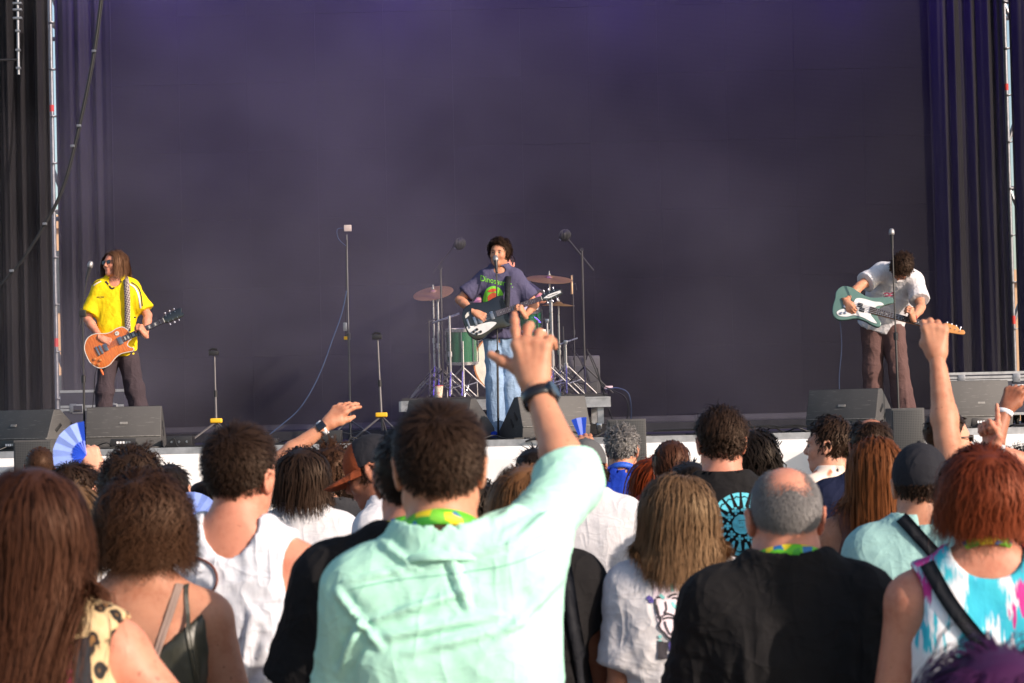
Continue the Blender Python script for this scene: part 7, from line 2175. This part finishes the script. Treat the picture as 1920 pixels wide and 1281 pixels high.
AE = person('woman with short red hair in white, turquoise and pink sleeveless top', (1842, 830), 5.35, sex='f', build=1.10, yaw=-3, head=(6, 4, 0), group=GROUP, skin_mat=SK['pink'], res=(.010, .0075),
    arms=dict(L=dict(wrist=(-.26, .12, .84)), R=dict(wrist=(.26, .12, .84))), top=dict(kind='tank', name='sleeveless_top', mat=FB['ikat'], infl=.010, res=.0085, fold=.006, armhole=.080, scoop=(.080, .045)), legs=legsd('charcoal'),
    hair=dict(mat=HB['red'], n=9000, w=.0023, thick=.009, vol=.020, h=.007, puff=.010, mass=[((0, -.035, -.01), (.082, .086, .076))], style=S(length=.09, bottom=-.050, lift=.24, flow=.9, K=9, grav=.38, off=.012, nclump=800, clump=.22, curl=.006, turns=1.2, frizz=.06)))
neck_band(AE, LAN, w=.024)
bvAE = surf(AE, 'both')
strap(AE, bvAE, 'bag_strap', [(-.135, 1.50), (-.09, 1.41), (-.01, 1.30), (.05, 1.20), (.09, 1.12)], .034, WEB, off=.008)
mb = MB(); mb.box((-.02, -.045, -.10), (.24, .035, .06), bev=.03, seg=4)
bag = mb.build('shoulder_bag', WEB, None, M=Matrix.Translation(Vector(AE.base)) @ Matrix.Translation((.05, -.215, 1.05)) @ Matrix.Rotation(R(-14), 4, 'Y'))
tag(bag, 'small black shoulder bag on the back of the turquoise and pink top', 'bag')
AF = person('man in dark sunglasses with green face paint, turned to the right', (1772, 770), 11.0, yaw=-66, sex='m', build=1.0, head=(-10, 0, 0), group=GROUP, skin_mat=SK['fair'], res=(.014, .008), face=True, top=dict(mat=fabric('cloth_green', srgb(40, 190, 70)), res=.014), legs=legsd(),
    hair=dict(mat=HB['dark'], n=1500, w=.0045, vol=.010, style=dict(SHORT, length=.012, nclump=140)))
glasses(AF, BLACKP, LENS)
AG = person('person with dark hair pointing one finger up, white wristband', (1836, 828), 9.0, sex='m', build=.95, group=GROUP, skin_mat=SK['pink'], res=(.014, .011), top=dict(mat=FB['charcoal'], res=.014), legs=legsd(),
    arms=dict(R=dict(wrist=('px', 1863, 843, 9.1), hint_world=(1, .2, -.6), hand='point', fdir=(-.05, .05, 1), back=(.55, .8, 0), **{'raise': .7})),
    hair=dict(mat=HB['black'], n=1500, w=.0045, vol=.015, style=dict(SHORT, length=.025, nclump=120)))
wrist_band(AG, 'R', 'wristband', WHITE_BAND, w=.02, r=.030)
AH = person('person with dark curly hair holding up a clenched hand with white wristband', (1902, 838), 9.7, sex='m', build=1.05, group=GROUP, skin_mat=SK['brown'], res=(.014, .011), top=dict(mat=FB['charcoal'], res=.014), legs=legsd(),
    arms=dict(L=dict(wrist=('px', 1886, 768, 9.9), hint_world=(-.8, .3, -.6), hand='bunch', fdir=(.45, .1, .85), back=(-.5, -.8, 0), **{'raise': .9})),
    hair=dict(mat=HB['black'], n=2000, w=.0045, vol=.03, thick=.018, puff=.012, style=S(length=.05, lift=.8, flow=.6, K=8, nclump=140, clump=.7, curl=.008, turns=2, off=.014)))
wrist_band(AH, 'L', 'wristband', WHITE_BAND, w=.02, r=.030, along=-.012)
AI = person('dark haired woman in pale top at the edge behind the short red hair', (1915, 880), 7.4, sex='f', build=1.0, group=GROUP, skin_mat=SK['pink'], res=(.015, .011), top=dict(mat=FB['purple'], res=.014), legs=legsd(),
    hair=dict(mat=HB['dark'], n=2000, w=.0045, vol=.02, thick=.014, style=S(length=.2, bottom=-.13, lift=.4, flow=.8, K=9, grav=.36, off=.016, nclump=130, clump=.6, curl=.006)))
neck_band(AI, LAN)
AJ = person('person with purple tinted hair, head low in the row behind the red haired woman', (1868, 1196), 3.4, sex='f', build=.95, group=GROUP, skin_mat=SK['pink'], res=(.014, .011), top=dict(mat=FB['purple'], res=.014), legs=legsd(),
    hair=dict(mat=HB['purple'], n=3500, w=.003, vol=.03, thick=.018, style=S(length=.2, bottom=-.13, lift=.5, flow=.8, K=9, grav=.36, off=.02, nclump=200, clump=.6)))

# --- hand fans
FANB = plain('fan_blue', srgb(40, 84, 215), .45, var=.1); FANP = plain('fan_pale_blue', srgb(140, 165, 240), .6, var=.12)
def fan(label, O, Ydir, Ndir, r0, r1, a0, a1, n, mats, group='hand fans'):
    t = empty('hand_fan', O, 0, label, 'hand fan')
    Y = Vector(Ydir).normalized(); N = Vector(Ndir); N = (N - Y * N.dot(Y)).normalized(); X = Y.cross(N)
    for k in range(n):
        b0 = a0 + (a1 - a0) * k / n; b1 = a0 + (a1 - a0) * (k + 1) / n
        end = k in (0, n - 1)
        z0, z1 = (.004, -.004) if k % 2 else (-.004, .004)
        vs = []
        for rad in (r0, r1):
            for b, z in ((b0, z0), (b1, z1)):
                p = X * math.sin(b) * rad + Y * math.cos(b) * rad + N * z * (rad / r1)
                vs += [p + N * .0006, p - N * .0006]
        F = [(0, 2, 6, 4), (1, 5, 7, 3), (0, 4, 5, 1), (2, 3, 7, 6), (4, 6, 7, 5), (0, 1, 3, 2)]
        me = bpy.data.meshes.new('blade'); me.from_pydata(vs, [], F)
        link('blade', me, mats[0] if end else mats[1], t)
        m = MB(); bm_ = (b0 + b1) / 2
        m.tube([Vector((0, 0, 0)), X * math.sin(bm_) * r0 * 1.05 + Y * math.cos(bm_) * r0 * 1.05], [.004, .006], 5); m.build('rib', mats[0], t)
    return t
hw = A and G.base + G.Rz @ (G.handR[0] + G.handR[2] * .085 + G.handR[3] * -.02)
fan('open blue folding fan held up by the man in purple', at(161, 852, 9.32), (-.75, .05, .35), (0, -1, .1), .05, .128, R(-80), R(62), 11, (FANB, FANP))
fan('closed bright blue fan poking up beside the grey cap', at(1096, 842, 11.0), (-.05, .1, 1), (0, -1, .1), .05, .145, R(-20), R(8), 3, (FANB, FANB))
fan('pale blue and white fan held low near the tank top man\'s shoulder', at(356, 985, 10.46), (.45, .1, .85), (0, -1, .1), .04, .145, R(-55), R(55), 9, (FANP, FANP))
